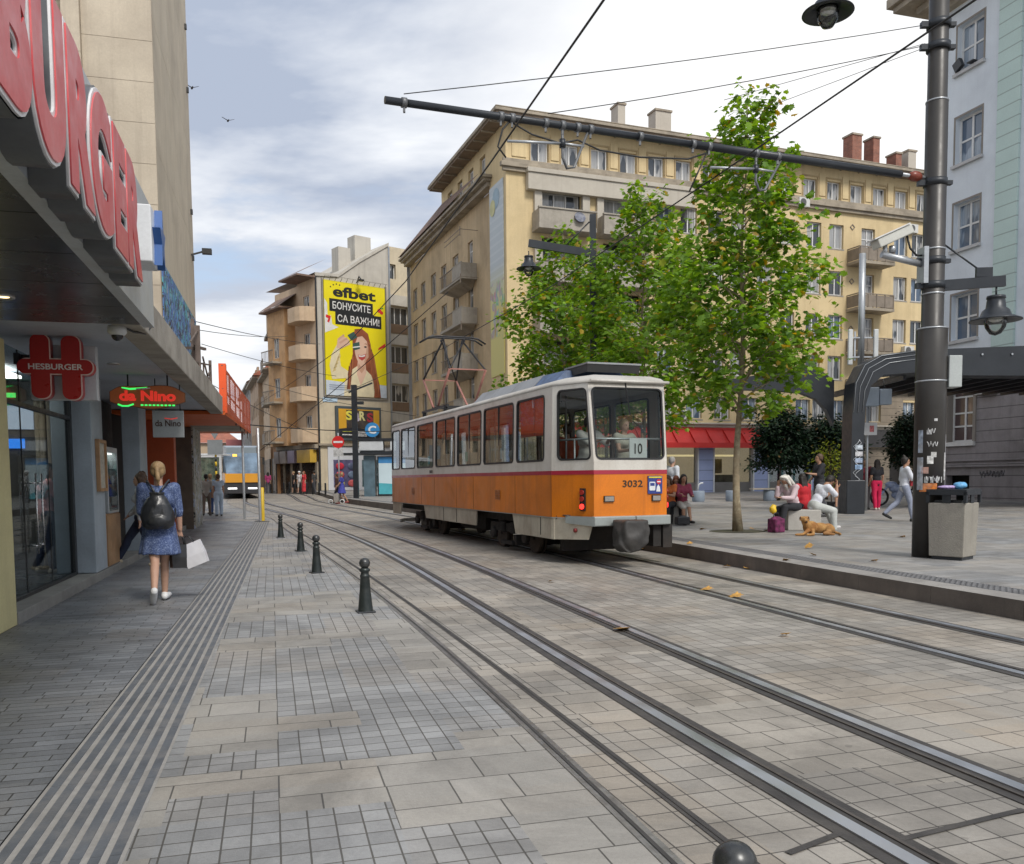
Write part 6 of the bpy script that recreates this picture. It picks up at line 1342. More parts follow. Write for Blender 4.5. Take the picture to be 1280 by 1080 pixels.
def tree(name,label,cat,loc,H_,prof,trunk_r,first,nleaf,size,seed,leafm,barkm,group,shape=LEAF,nb=44,up=.55,lean=(0,0)):
    rng=random.Random(seed); t=thing(name,label,cat,loc,rng.random()*6,group); t.rotation_euler=(0,0,0)
    mb=MB(); n=14; tr=[]
    for k in range(n+1):
        z=H_*.96*k/n; tr.append(Vector((lean[0]*z/H_+.05*math.sin(z*1.3+seed),lean[1]*z/H_+.05*math.cos(z*1.1+seed),z)))
    rad=[max(.012,trunk_r*(1-.93*(k/n)**.8)) for k in range(n+1)]; rad[0]=trunk_r*1.35
    mb.tube(tr,rad,12)
    tip=[]
    def P(z): 
        q=min(max(z/(H_*.96)*n,0),n-.001); i=int(q); return tr[i].lerp(tr[i+1],q-i)
    def prad(z):
        for (z0,r0),(z1,r1) in zip(prof,prof[1:]):
            if z0<=z<=z1: return r0+(r1-r0)*(z-z0)/(z1-z0)
        return .2
    ga=rng.random()*6
    for b in range(nb):
        z=first+(H_*.97-first)*((b+.5)/nb)**.92; ga+=2.4+rng.uniform(-.3,.3); r=prad(min(z+.3,prof[-1][0]))*rng.uniform(.62,1.08)
        p0=P(z); dr=Vector((math.cos(ga),math.sin(ga),0)); p1=p0+dr*r*.5+Vector((0,0,up*r*.55)); p2=p0+dr*r+Vector((0,0,up*r*.9+rng.uniform(-.1,.15)))
        rr=max(.008,trunk_r*.30*(1-z/H_)+.008); mb.tube([p0,p0.lerp(p1,.5)+Vector((0,0,.03)),p1,p2],[rr,rr*.8,rr*.6,.005],6,False)
        tip.append((p0.lerp(p1,.7),p2,r))
        for q in range(3):
            tt=rng.uniform(.3,.9); a=p0.lerp(p2,tt); g2=ga+rng.choice((-1,1))*rng.uniform(.5,1.2); l=r*rng.uniform(.25,.5); e=a+Vector((math.cos(g2),math.sin(g2),rng.uniform(-.1,.7)))*l
            mb.tube([a,e],[rr*.4,.004],5,False); tip.append((a,e,l))
    mb.build('trunk',barkm,t,fixn=False)
    V=[];F=[]; tot=sum(q[2]**1.3 for q in tip)
    for a,e,l in tip:
        k=int(nleaf*l**1.3/tot)+1; nc=max(1,k//9); cen=[a.lerp(e,rng.uniform(.15,1.05))+Vector([rng.gauss(0,.13) for _ in range(3)]) for _ in range(nc)]
        for j in range(k):
            c=cen[j%nc]; p=c+Vector([rng.gauss(0,.13+.03*l) for _ in range(3)]); out=(p-P(p.z)); out.z*=.3
            d=out.normalized()*.7+Vector([rng.uniform(-.8,.8),rng.uniform(-.8,.8),rng.uniform(-.9,.25)]); nn=Vector((rng.gauss(0,.5),rng.gauss(0,.5),1)).normalized()
            add_leaf(V,F,p,d,nn,size*rng.uniform(.6,1.15),shape,rng)
    me=bpy.data.meshes.new('crown'); me.from_pydata([tuple(v) for v in V],[],F); me.materials.append(leafm); me.update(); o=bpy.data.objects.new('crown',me); COL.objects.link(o); o.parent=t
    return t
GT='plane trees along the tram platform'
p=gp(921,664,plz); tree('plane_tree','slender young plane tree with mottled trunk, nearest the steel pole','tree',p,9.75,[(2.4,.6),(2.9,1.5),(3.8,1.85),(5.2,1.85),(5.9,1.4),(6.5,1.05),(7.6,1.0),(8.7,.75),(9.6,.35),(11,.15)],.095,2.35,7600,.155,3,M_leaf,M_bark,GT,nb=56,lean=(.15,0))
p2=at(803,600,25.5); tree('plane_tree','young plane tree right behind the rear of the orange tram','tree',(p2.x,p2.y,plz(25.5)),9.7,[(2.2,1.2),(3.5,2.0),(5.5,2.0),(7,1.5),(8.3,1.0),(9.2,.6),(10,.2)],.09,2.3,7400,.158,11,M_leaf,M_bark,GT,nb=56)
p3=at(706,600,29.5); tree('plane_tree','young plane tree furthest back above the middle of the orange tram','tree',(p3.x,p3.y,plz(29.5)),9.6,[(2.2,1.2),(3.5,2.1),(5.5,2.1),(7,1.7),(8.3,1.0),(9.2,.5),(10,.2)],.09,2.3,6800,.165,23,M_leaf,M_bark,GT,nb=54)
p4=at(757,600,32); tree('plane_tree','plane tree half hidden between its two neighbours behind the tram','tree',(p4.x,p4.y,plz(32)),8.3,[(2.0,1.2),(3.5,2.1),(5.5,2.0),(7,1.2),(8.3,.3),(9,.1)],.09,2.2,4500,.165,31,M_leaf,M_bark,GT,nb=44)
GS='dark clipped trees in front of the shops'
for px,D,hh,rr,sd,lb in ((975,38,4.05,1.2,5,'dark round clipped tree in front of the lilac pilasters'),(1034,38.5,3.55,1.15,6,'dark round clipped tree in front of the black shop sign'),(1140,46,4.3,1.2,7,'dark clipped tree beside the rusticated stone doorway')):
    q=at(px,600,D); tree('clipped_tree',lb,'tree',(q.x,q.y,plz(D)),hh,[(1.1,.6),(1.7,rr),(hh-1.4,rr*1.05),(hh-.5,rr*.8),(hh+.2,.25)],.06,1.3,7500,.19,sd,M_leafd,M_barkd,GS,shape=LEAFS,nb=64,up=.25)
q=at(1039,600,28.5); tree('potted_shrub','yellow green leafy shrub beside the black canopy column','shrub',(q.x,q.y,plz(28)),2.15,[(1.0,.3),(1.4,.45),(1.9,.4),(2.3,.15)],.03,1.1,500,.12,9,leaf_mat('light shrub leaf',(.12,.16,.02),(.36,.42,.05)),M_barkd,None,shape=LEAFS,nb=20)
MB().lathe([(.10,0),(.13,.30),(.14,.30),(.12,.27)],n=16).build('pot',pm('dark pot',(.05,.05,.055),.6),bpy.data.objects['potted_shrub'])
# soil ring and fallen leaves
t=gp(921,664,plz); mb=MB(); mb.lathe([(.0,.004),(.55,.010),(.62,.002)],(t.x,t.y,t.z),20,caps=False); tag(mb.build('tree_pit',pm('pit soil',(.055,.05,.035),.95,0,.4,9,dirt=(.10,.12,.04),damt=.6,dscale=8)),kind='structure')
M_fall=pm('fallen leaf',(.50,.27,.06),.7,0,.4,9); rng=random.Random(5); FL=[]
for px,py,s in ((918,748,1),(880,739,1.1),(1082,738,1.5),(807,685,1.2),(798,688,1.2),(771,788,1.0),(908,709,.8),(1010,686,.9),(986,701,.8),(943,662,.9),(955,664,1),(1088,702,.8),(1124,672,1),(1160,674,.8),(582,663,.9),(690,666,.7),(735,645,1),(862,681,.7),(936,712,.7),(1190,752,.7),(976,795,.6),(690,728,.6),(880,662,1.0),(1020,695,.7)):
    plat=py<760 and px>800 and (py-681)<(px-808)*.155; q=gp(px,py,plz if plat else gz); V=[];F=[]
    add_leaf(V,F,Vector((0,0,.012)),Vector((rng.uniform(-1,1),rng.uniform(-1,1),.12)),Vector((0,.3,1)),.17*s,LEAF,rng); me=bpy.data.meshes.new('fallen_leaf'); me.from_pydata([tuple(v) for v in V],[],F)
    for v in me.vertices: v.co.z+=.25*(v.co.x**2+v.co.y**2)*3*.5
    me.materials.append(M_fall); o=bpy.data.objects.new('fallen_leaf',me); COL.objects.link(o); o.location=q+Vector((0,0,.012)); tag(o,'curled yellow brown leaf fallen on the paving','leaf','fallen leaves on the paving')
# ================================================================ steel pole with lamps, beam and wires
M_pole=pm('dark brown steel paint',(.032,.029,.026),.42,.0,.12,1.2,dirt=(.065,.06,.052),damt=.4,streak=.2); M_galv=pm('galvanised steel',(.42,.44,.46),.4,.6,.1,3); M_dk=pm('dark slate steel',(.030,.034,.040),.4,.3,.15,2); M_wire=pm('black wire',(.02,.02,.02),.6)
pb=at(1159,690,13.5); PO=thing('steel_pole','tall dark stepped steel pole covered with stickers, standing by the litter bin','pole',(pb.x,pb.y,plz(13.5)))
mb=MB(); mb.lathe([(.225,0),(.225,3.5),(.215,3.52)],n=32); mb.lathe([(.215,3.52),(.160,3.56),(.158,6.9),(.15,6.92)],n=32,caps=False); mb.lathe([(.150,6.92),(.142,6.95),(.138,10.2),(0,10.2)],n=32,caps=False); mb.build('shaft',M_pole,PO)
for z,r in ((3.52,.228),(2.72,.228),(6.92,.161),(4.05,.163),(4.72,.163)): MB().lathe([(r-.004,z-.012),(r+.003,z-.01),(r+.003,z+.01),(r-.004,z+.012)],n=32,caps=False).build('steel_band',M_galv,PO)
for z in (8.05,7.72,5.72,4.55,4.18):
    mb=MB(); mb.lathe([(.15,z-.05),(.172,z-.05),(.172,z+.05),(.15,z+.05)],n=24,caps=False); mb.box(-.27,-.15,-.04,.04,z-.04,z+.04); mb.box(.15,.25,-.04,.04,z-.03,z+.03); mb.build('clamp',M_dk,PO)
def sticker(z,deg,w_,h_,c,nm):
    mb=MB(); r=.2275; n=4
    for k in range(n):
        a0=R(deg)+w_/r*(k/n-.5); a1=R(deg)+w_/r*((k+1)/n-.5); mb.poly([(r*math.cos(a0),r*math.sin(a0),z),(r*math.cos(a1),r*math.sin(a1),z),(r*math.cos(a1),r*math.sin(a1),z+h_),(r*math.cos(a0),r*math.sin(a0),z+h_)])
    mb.build('sticker',pm('sticker paper '+nm,c,.6,0,.5,14,dirt=(.3,.28,.25),damt=.7,dscale=8),PO,fixn=False)
for z,d,w_,h_,c,nm in ((1.02,-118,.26,.13,(.55,.16,.02),'orange'),(1.16,-105,.34,.09,(.5,.52,.52),'grey'),(1.05,-150,.10,.5,(.35,.38,.42),'a'),(1.62,-150,.08,.35,(.30,.35,.42),'b'),(1.45,-112,.09,.12,(.6,.6,.58),'c'),(1.55,-100,.08,.08,(.5,.5,.48),'d'),(1.2,-40,.09,.42,(.5,.5,.5),'e'),(1.0,-32,.06,.9,(.4,.4,.42),'f'),(1.9,-118,.07,.07,(.5,.5,.5),'g'),(2.1,-95,.05,.04,(.55,.55,.55),'h'),(.82,-100,.05,.03,(.6,.6,.6),'i'),(1.30,-130,.10,.10,(.45,.25,.2),'j'),(1.34,-45,.06,.16,(.6,.58,.55),'k')): sticker(z,d,w_,h_,c,nm)
mb=MB()
for q,(z0,ph) in enumerate(((1.95,0),(1.75,1),(1.22,2))): mb.tube([(.229*math.cos(R(-125+k*3.5)),.229*math.sin(R(-125+k*3.5)),z0+.045*math.sin(k*1.7+ph)) for k in range(9+3*q)],.006,5)
mb.build('marker_scrawl',pm('pale scrawl',(.5,.5,.5),.6),PO)
MB().box(.20,.40,-.16,.10,2.62,3.10).build('switch_box',pm('grey switch box',(.42,.45,.44),.5,0,.06,2),PO,bevel=.01)
def lamp(name,label,loc,arm_from=None,group='pendant street lamps'):
    t=thing(name,label,'street lamp',loc,0,group)
    MB().lathe([(.0,.30),(.13,.30),(.135,.26),(.12,.25),(.13,.22),(.14,.12),(.19,.08),(.22,.0),(.365,-.06),(.37,-.075),(.34,-.075),(.20,-.03),(.15,.0)],n=32,caps=False).build('shade',M_dk,t)
    MB().lathe([(.155,-.02),(.16,-.08),(.14,-.18),(.08,-.27),(.0,-.30)],n=24,caps=False).build('globe',glass('lamp globe',(.95,.95,.93),.05,.9),t)
    MB().lathe([(.0,.0),(.12,.0),(.12,-.05),(.05,-.09),(0,-.09)],n=16,caps=False).build('reflector',pm('lamp reflector',(.6,.6,.58),.3,.5),t)
    mb=MB(); mb.cyl((0,0,.30),(0,0,.44),.015,n=8); mb.build('hanger',M_dk,t)
    return t
a=pb; z0=plz(13.5)
mb=MB(); mb.bar((.15,0,4.18),(1.05,-.1,4.22),.06,.16); mb.bar((.62,-.06,4.36),(.86,-.08,4.36),.05,.14); mb.tube([(.16,0,4.80),(.72,-.07,4.36)],.014,6); mb.build('lamp_arm',M_dk,PO)
lamp('street_lamp','wide brimmed pendant lamp on the right side of the steel pole',(pb.x+.93,pb.y-.08,z0+3.70))
mb=MB(); mb.bar((-.12,0,8.95),(-2.25,-.3,9.05),.07,.20); mb.bar((.12,0,8.95),(.5,0,8.95),.07,.2); mb.build('lamp_arm',M_dk,PO)
q=at(1035,10,13.2); lamp('street_lamp','pendant lamp at the top edge left of the steel pole',(q.x,q.y,q.z-.0))
# traffic camera on a grey arm
TCM=thing('traffic_camera','white tilted traffic camera on a grey arm left of the steel pole','camera',(pb.x,pb.y,z0))
mb=MB(); mb.tube([(-.155,0,4.50),(-.85,-.12,4.63)],.05,12); mb.box(-.2,-.13,-.12,.12,4.2,4.75); mb.build('arm',M_galv,TCM)
mb=MB(); mb.cyl((-.68,-.1,4.66),(-.68,-.1,4.76),.05,n=12); mb.cyl((-.80,-.12,4.6),(-.80,-.12,4.80),.035,n=10); mb.build('joint',M_galv,TCM)
mb=MB(); mb.M=Matrix.Translation((-.66,-.10,4.90))@Matrix.Rotation(R(8),4,'Z')@Matrix.Rotation(R(-24),4,'Y'); mb.box(-.33,.27,-.11,.11,-.07,.07); mb.M=None; mb.build('housing',pm('camera housing',(.55,.55,.50),.5,0,.05,3),TCM,bevel=.015)
mb=MB(); mb.M=Matrix.Translation((-.66,-.10,4.90))@Matrix.Rotation(R(8),4,'Z')@Matrix.Rotation(R(-24),4,'Y'); mb.box(-.38,.24,-.13,.13,.072,.09); mb.M=None; mb.build('sunshield',M_wh,TCM)
mb=MB(); mb.tube([(-.48,-.1,4.98),(-.42,-.12,4.72),(-.3,-.08,4.62),(-.16,0,4.64)],.016,8); mb.build('cable',M_wire,TCM)
# catenary beam
A0=Vector((pb.x-.15,pb.y,z0+5.80)); E0=at(481,125,10.3); dB=(E0-A0)
M_clamp=pm('dull clamp steel',(.16,.165,.17),.5,.5,.1,5)
CB=thing('catenary_beam','long dark tube beam reaching from the steel pole over both tracks','beam',(0,0,0))
mb=MB(); mb.tube([A0+dB*.06,A0+dB*.5],.052,12); mb.tube([A0+dB*.5,E0],.044,12); mb.build('tube',M_dk,CB)
mb=MB(); mb.tube([A0+dB*.012,A0+dB*.02,A0+dB*.03,A0+dB*.04],[.04,.075,.075,.04],14); mb.build('insulator',pm('red insulator',(.20,.04,.02),.35),CB); mb=MB(); mb.tube([A0,A0+dB*.07],.028,10); mb.build('insulator_rod',M_galv,CB)
def onb(px):   # point of the beam seen at column px
    lo,hi=0,1
    for _ in range(30):
        m=(lo+hi)/2; P_=A0+dB*m; v=P_-Vector((0,0,EYE)); x=PX+FPX*v.dot(RT)/v.dot(FW)
        if x>px: lo=m
        else: hi=m
    return A0+dB*lo
for px in (505,626,640,682,703,722,738,800,866,886,945,972): 
    P_=onb(px); mb=MB(); mb.tube([P_-dB.normalized()*.03,P_+dB.normalized()*.03],.058,12); mb.box(P_.x-.012,P_.x+.012,P_.y-.02,P_.y+.02,P_.z-.11,P_.z+.04); mb.build('clamp',M_clamp,CB)
bd=dB.normalized()
for px,l in ((703,.52),(945,.50)):
    P_=onb(px); Q_=onb(px+33); mb=MB(); mb.tube([P_,P_-Vector((0,0,l*.75)),P_-bd*.06-Vector((0,0,l)),P_-bd*.16-Vector((0,0,l*.95)),Q_],.018,8); mb.build('bracket_loop',M_clamp,CB)
    c=P_-Vector((0,0,l*.42)); mb=MB(); mb.tube([c,c-bd*.3],.016,8); mb.tube([c,c+bd*.75-Vector((0,0,.06))],.018,8); mb.build('steady_arm',M_galv,CB); mb=MB(); mb.cyl(c-Vector((0,0,.05)),c+Vector((0,0,.05)),.04,n=10); mb.build('joint',M_dk,CB)
c0=onb(640); pts=[]
for px,dz in ((640,-.05),(665,-.16),(700,-.22),(722,-.15),(750,-.24),(800,-.26),(860,-.20),(885,-.08)): pts.append(onb(px)+Vector((0,0,dz)))
mb=MB(); mb.tube(pts,.012,6); mb.tube([onb(640),onb(628)-Vector((0,0,.15)),onb(622)-Vector((0,0,.36)),onb(632)-Vector((0,0,.48))],.012,6); mb.tube([onb(886)-Vector((0,0,.02)),onb(862)-Vector((0,0,.62))],.012,6); mb.build('jumper_cable',M_wire,CB)
# contact wires and span wires, each strung between fixed points
WR='overhead wires of the tram line'
def wire(lb,pts,r=.010,sag=0.0):
    P_=[Vector(p) for p in pts]; out=[]
    for a_,b_ in zip(P_,P_[1:]):
        for k in range(9): t_=k/8; q_=a_.lerp(b_,t_); q_.z-=sag*4*t_*(1-t_); out.append(q_)
    o=MB().tube(out,r,6).build('overhead_wire',M_wire); tag(o,lb,'wire',WR); return o
T1c=lambda y:railA(y)+.53
T2c=lambda y:railA(y)+3.73
wire('thick contact wire crossing the sky above the left track',[(T1c(-4),-4,5.55)]+[(T1c(y),y,5.55) for y in (5,11.3,18,26,36,48,62)],.011)
wire('thick contact wire above the right track passing the steel pole',[(T2c(-4)+.05,-4,5.55)]+[(T2c(y),y,5.55) for y in (5,12,19,27,37,50,66)],.011)
b1=onb(505)+Vector((0,0,.10))
wire('thin span wire from the beam tip to the pole top',[b1,(pb.x-.2,pb.y,z0+8.05)],.006,.05)
wire('thin span wire from mid beam to the pole',[onb(685)+Vector((0,0,.12)),(pb.x-.2,pb.y,z0+7.75)],.006,.05)
wire('faint span wire behind the crown of the nearest tree',[(pb.x-.2,pb.y,z0+7.78),at(905,125,15)],.005)
wire('short faint wire left of the pole top',[(pb.x-.2,pb.y,z0+7.72),at(930,145,16)],.005)
for i,(a_,b_) in enumerate(((((245,402,30)),(400,430,60)),((245,412,34),(360,420,62)),((245,470,30),(400,545,58)),((300,530,34),(520,538,52)),((252,430,36),(420,470,55)),((310,575,60),(560,365,44)),((330,480,50),(520,520,50)))):
    wire(['thin wire over the far end of the street','second thin wire over the far end of the street','slack wire sloping past the peach balconies','straight wire across the billboard building','pale wire just above the orange canopy','diagonal wire rising across the billboard','level wire over the framed poster'][i],[at(*a_),at(*b_)],.022 if i in(3,5) else .014,.15)
# ================================================================ bollards
GB_='cast iron bollards along the track'
bt=None
def bollard_proto():
    t=thing('bollard','tmp','bollard',(0,0,0),R(20),GB_)
    MB().box(-.10,.10,-.10,.10,0,.018).build('base_plate',M_dk,t,bevel=.004)
    MB().lathe([(.085,.018),(.082,.05),(.062,.25),(.052,.40),(.056,.405),(.056,.42),(.046,.43),(.044,.455),(.060,.47),(.062,.49),(.040,.505)],n=28,caps=False).build('post',pm('cast iron paint',(.028,.036,.036),.38,.3,.15,5,dirt=(.09,.09,.085),damt=.4,dscale=9),t)
    MB().ell((0,0,.558),.062,24,16).build('ball_cap',pm('worn ball',(.045,.048,.05),.3,.4,.2,7,dirt=(.12,.12,.12),damt=.5,dscale=9),t)
    return t
b0=bollard_proto(); first=True
for px,py,lb in ((457,765,'black ball topped bollard nearest but one to the camera, alone between slot and paving'),(396,716,'black bollard with flattened top, third along the row'),(376,689,'black bollard fourth along the row'),(351,672,'furthest black bollard of the near row'),(None,None,'closest bollard, only its shiny ball top at the bottom edge')):
    loc=gp(px,py) if px else Vector((.575,2.2,-.035))
    if first: b0.location=loc; b0['label']=lb; first=False
    else: copy_tree(b0,None,loc,R(20+px%7*3 if px else 10),lb,None if px else (.94,.94,.94))
bf=None
for k in range(8):
    px=407-8.1*k+.1*k*k; D=57+k*1.75; q=at(px,620,D)
    if bf is None:
        bf=MB().lathe([(.07,0),(.06,.8),(.05,.84),(.0,.86)],n=10).build('thin_bollard',M_dk); tag(bf,'small dark bollard in the far row before the shops','bollard','far bollards before the billboard building'); o=bf
    else: o=bf.copy(); COL.objects.link(o)
    o.location=(q.x,q.y,gz(D)+.1)
# ================================================================ litter bin
LB=thing('litter_bin','square rough concrete litter bin with black metal lid and rubbish on top','litter bin',(at(1191,665,13.15).x,13.15,plz(13.1)),R(42))
M_cc=pm('exposed aggregate concrete',(.30,.28,.24),.9,0,.12,2,dirt=(.18,.165,.15),damt=.6,dscale=1.8,streak=.5,bump=.8,bscale=60)
mb=MB(); a_=.25; i0=[mb.addv(p) for p in ((-a_,-a_,.05),(a_,-a_,.05),(a_,a_,.05),(-a_,a_,.05))]; b_=.27; i1=[mb.addv(p) for p in ((-b_,-b_,.86),(b_,-b_,.86),(b_,b_,.86),(-b_,b_,.86))]
mb.face(i0[::-1]); mb.face(i1)
for k in range(4): mb.face((i0[k],i0[(k+1)%4],i1[(k+1)%4],i1[k]))
mb.build('body',M_cc,LB,bevel=.012); MB().box(-.22,.22,-.22,.22,.0,.06).build('foot',M_dk,LB)
mb=MB(); mb.box(-.29,.29,-.29,.29,1.03,1.065)
for s in (-1,1):
    for q in (-1,1): mb.box(s*.27-.025,s*.27+.02,q*.27-.025,q*.27+.02,.86,1.03)
mb.box(-.06,.06,-.275,-.255,.86,1.03); mb.box(-.275,-.255,-.06,.06,.86,1.03); mb.box(.255,.275,-.06,.06,.86,1.03); mb.box(-.295,-.285,-.295,.295,.98,1.03); mb.box(-.295,.295,-.295,-.285,.98,1.03); mb.build('lid',M_dk,LB)
MB().box(-.20,.20,-.20,.20,.861,.90).build('inner_bin',M_blk,LB)
def crumple(name,label,c,loc,s,cat='rubbish',seed=1):
    mb=MB().ell((0,0,0),(s[0],s[1],s[2]),14,9); 
    for v in mb.v:
        k=1+.35*noise.noise(v*14+Vector((seed,0,0))); v*=k
    o=mb.build(name,pm(name+' '+str(c),c,.4,0,.3,20),None,loc); tag(o,label,cat); return o
lz=plz(13.1)+1.065; q=LB.location
crumple('plastic_bag','crumpled light blue plastic bag lying on the litter bin lid',(.12,.35,.60),(q.x+.06,q.y-.06,lz+.055),(.10,.08,.06)); crumple('paper_wrapper','crumpled lilac wrapper on the litter bin lid',(.42,.32,.55),(q.x-.10,q.y-.02,lz+.03),(.15,.07,.03),seed=4)
# ================================================================ black steel station canopy
SCN=thing('station_canopy','black curved steel station canopy on a broad column at the square','canopy',(0,0,0))
c=at(1072,600,26.6); cz=plz(26.6)
mb=MB(); q=at(1065,620,26.3); mb.box(q.x-.20,q.x+.36,26.2,26.9,cz,cz+1.02+.0); mb.build('column_base',M_dk,SCN,bevel=.02)
fr=[];   # column curving into the beam, outline in XZ
cx_=at(1064,560,26.4).x; 
outer=[(cx_,cz+1.0),(cx_+.02,3.4),(cx_+.08,4.3),(cx_+.35,4.85),(cx_+.85,5.12),(cx_+1.9,5.25),(cx_+3.5,5.30),(cx_+7.5,5.42),(cx_+12,5.45)]
inner=[(cx_+12,4.42),(cx_+7.5,4.42),(cx_+3.5,4.48),(cx_+1.9,4.58),(cx_+.95,4.52),(cx_+.58,4.2),(cx_+.42,3.6),(cx_+.38,2.6),(cx_+.38,cz+1.0)]
mb=MB(); y0,y1=26.4,27.2
n=len(outer); O=[(mb.addv((x,y0,z)),mb.addv((x,y1,z))) for x,z in outer]; I=[(mb.addv((x,y0,z)),mb.addv((x,y1,z))) for x,z in inner[::-1]]
for k in range(n-1):
    for s in (0,1): mb.face((O[k][s],O[k+1][s],I[k+1][s],I[k][s]))
    mb.face((O[k][0],O[k][1],O[k+1][1],O[k+1][0])); mb.face((I[k][0],I[k][1],I[k+1][1],I[k+1][0]))
mb.face((O[-1][0],O[-1][1],I[-1][1],I[-1][0])); mb.build('arched_beam',M_dk,SCN)
for off in (.03,.16,.30):
    mb=MB(); mb.tube([(x+off*(1 if k<3 else .9),y0-.02,z-off*(0 if k<2 else .8)) for k,(x,z) in enumerate(outer[:6])][1:],.009,6); mb.build('edge_highlight',M_galv,SCN)  # bright thin tubes stand in for highlights along the column edges
mb=MB()
for k in range(9): mb.cyl((cx_+3.9+k*.9,y0-.02,5.1),(cx_+3.9+k*.9,y0-.05,5.1),.03,n=8)
mb.build('bolt',M_galv,SCN)
mb=MB()
for k in range(14): mb.box(cx_+1.9+k*.7,cx_+1.98+k*.7,27.2,33,4.45,4.6)
mb.box(cx_+1.9,cx_+12,27.2,33,4.61,4.66); mb.build('canopy_deck',M_dk,SCN)
# left vault piece
mb=MB(); o2=[(cx_+.05,3.1),(cx_-.18,3.6),(cx_-.5,3.95),(cx_-1.0,4.15),(cx_-2.0,4.25),(cx_-3.4,4.28)]; t2=[(cx_+.05,4.55),(cx_-.5,4.95),(cx_-1.2,5.0),(cx_-1.6,4.92),(cx_-2.3,4.75),(cx_-3.4,4.6)]
a1=[(mb.addv((x,28.0,z)),mb.addv((x,28.3,z))) for x,z in o2]; a2=[(mb.addv((x,28.0,z)),mb.addv((x,28.3,z))) for x,z in t2]
for k in range(5):
    for s in (0,1): mb.face((a1[k][s],a1[k+1][s],a2[k+1][s],a2[k][s]))
    mb.face((a1[k][0],a1[k][1],a1[k+1][1],a1[k+1][0])); mb.face((a2[k][0],a2[k][1],a2[k+1][1],a2[k+1][0]))
mb.build('vault_panel',M_dk,SCN)
M_slat=pm('tan slat',(.42,.33,.20),.7)  # roof slats in an even tan tone
for k in range(5): mb=MB(); mb.box(cx_-1.7+k*.33,cx_-1.5+k*.33,28.31,30.8,4.98-.02*k,5.02-.02*k); mb.build('roof_slat',M_slat,SCN)
mb=MB()
for q_ in range(2): mb.tube([(cx_+.16+.05*q_+.10*math.sin(k*1.6+q_),26.385,.95+cz+.10*k) for k in range(14)],.008,5)
mb.build('graffiti_scrawl',pm('white scrawl',(.55,.57,.6),.6),SCN)
for dz,c_ in ((1.55,(.35,.42,.55)),(1.75,(.5,.5,.52)),(1.35,(.2,.3,.45)),(1.95,(.45,.5,.55))): MB().box(cx_+.12,cx_+.34,26.375,26.395,cz+dz,cz+dz+.14).build('sticker',pm('torn bill '+str(c_),c_,.7,0,.6,12),SCN)
AM=thing('antenna_mast','galvanised mast with white antenna panels above the black canopy column','mast',(at(1084,460,27).x,27.5,4.9))
mb=MB(); mb.cyl((0,0,0),(0,0,3.5),.10,n=14); mb.build('mast',M_galv,AM)
for x in (-.38,.42): MB().box(x-.07,x+.07,-.15,-.05,.05,1.15).build('antenna_panel',pm('antenna white',(.55,.57,.57),.5),AM,bevel=.02)
mb=MB(); mb.bar((-.4,-.05,.9),(.45,-.05,.9),.04,.04); mb.bar((-.4,-.05,.3),(.45,-.05,.3),.04,.04); mb.bar((-.2,.0,.2),(-.2,.0,1.1),.05,.05); mb.build('bracket',M_galv,AM)
CBX=thing('cabinet_box','pair of blue grey equipment boxes hung below the canopy beam','box',(at(1092,500,28).x,28,4.05))
MB().box(-.35,.12,-.15,.15,-.35,.25).build('cabinet',pm('blue grey cabinet',(.32,.38,.45),.5),CBX,bevel=.02); MB().box(.16,.55,-.1,.2,-.30,.2).build('cabinet',MC['blue grey cabinet'],CBX,bevel=.02)
mb=MB(); mb.tube([(-.1,0,.2),(-.15,0,.5)],.02,6); mb.tube([(.35,0,.2),(.3,0,.5)],.02,6); mb.build('cable',M_wire,CBX)
NP=thing('notice_box','white notice box on a thin post right of the black column','box',(at(1092,540,28).x,28.1,plz(28)))
mb=MB(); mb.box(-.30,.12,-.08,.08,2.45,2.85); mb.build('panel',pm('notice white',(.52,.52,.52),.5,0,.1,6),NP); mb=MB(); mb.cyl((-.12,.1,0),(-.12,.1,3.9),.045,n=8); mb.build('post',M_galv,NP); MB().box(-.12,.02,-.085,-.08,2.55,2.75).build('notice_print',pm('notice red',(.45,.12,.12),.5,0,.5,20),NP)
# third lamp with flat post behind the trees
L3=at(741,300,26); SP3=thing('lamp_post','dark flat lamp post rising between the tree crowns','pole',(L3.x,26,plz(26)))
MB().box(-.09,.09,-.09,.09,0,9.2-.3).build('post',M_dk,SP3); mb=MB(); mb.bar((-.1,0,7.80),(-1.9,-.2,8.05),.08,.22); mb.tube([(-.1,0,8.7),(-.8,-.1,8.0)],.02,6); mb.build('lamp_arm',M_dk,SP3)
q=at(661,333,25.8); lamp('street_lamp','pendant lamp hanging in front of the yellow corner pier',(q.x,q.y,q.z))
# ================================================================ posts and signs down the street
for px,py,D,h_,r_,m_,nm,lb,ct in ((306,649,32.3,3.25,.045,M_galv,'sign_post','thin grey post left of the other grey post','post'),(325.5,654,31.0,3.3,.05,M_galv,'sign_post','thin grey post beside the yellow post','post'),(328.5,652,31.2,1.18,.075,pm('yellow post paint',(.62,.42,.02),.5,0,.08,3,dirt=(.3,.2,.05),damt=.5),'yellow_post','short thick yellow post near the far bollards','post')):
    q=at(px,py,D); MB().lathe([(r_,0),(r_,h_),(r_*.6,h_+.02),(0,h_+.02)],n=12,caps=False).build(nm,m_,None,(q.x,D,gz(D))); o=[x for x in COL.objects if x.name.startswith(nm)][-1]
    o=bpy.context.scene.collection.objects[-1]; tag(o,lb,ct)
q=at(270,600,37); YS=thing('yield_sign','back of a triangular sign over a square plate on a yellow striped post','sign',(q.x,37,gz(37)))
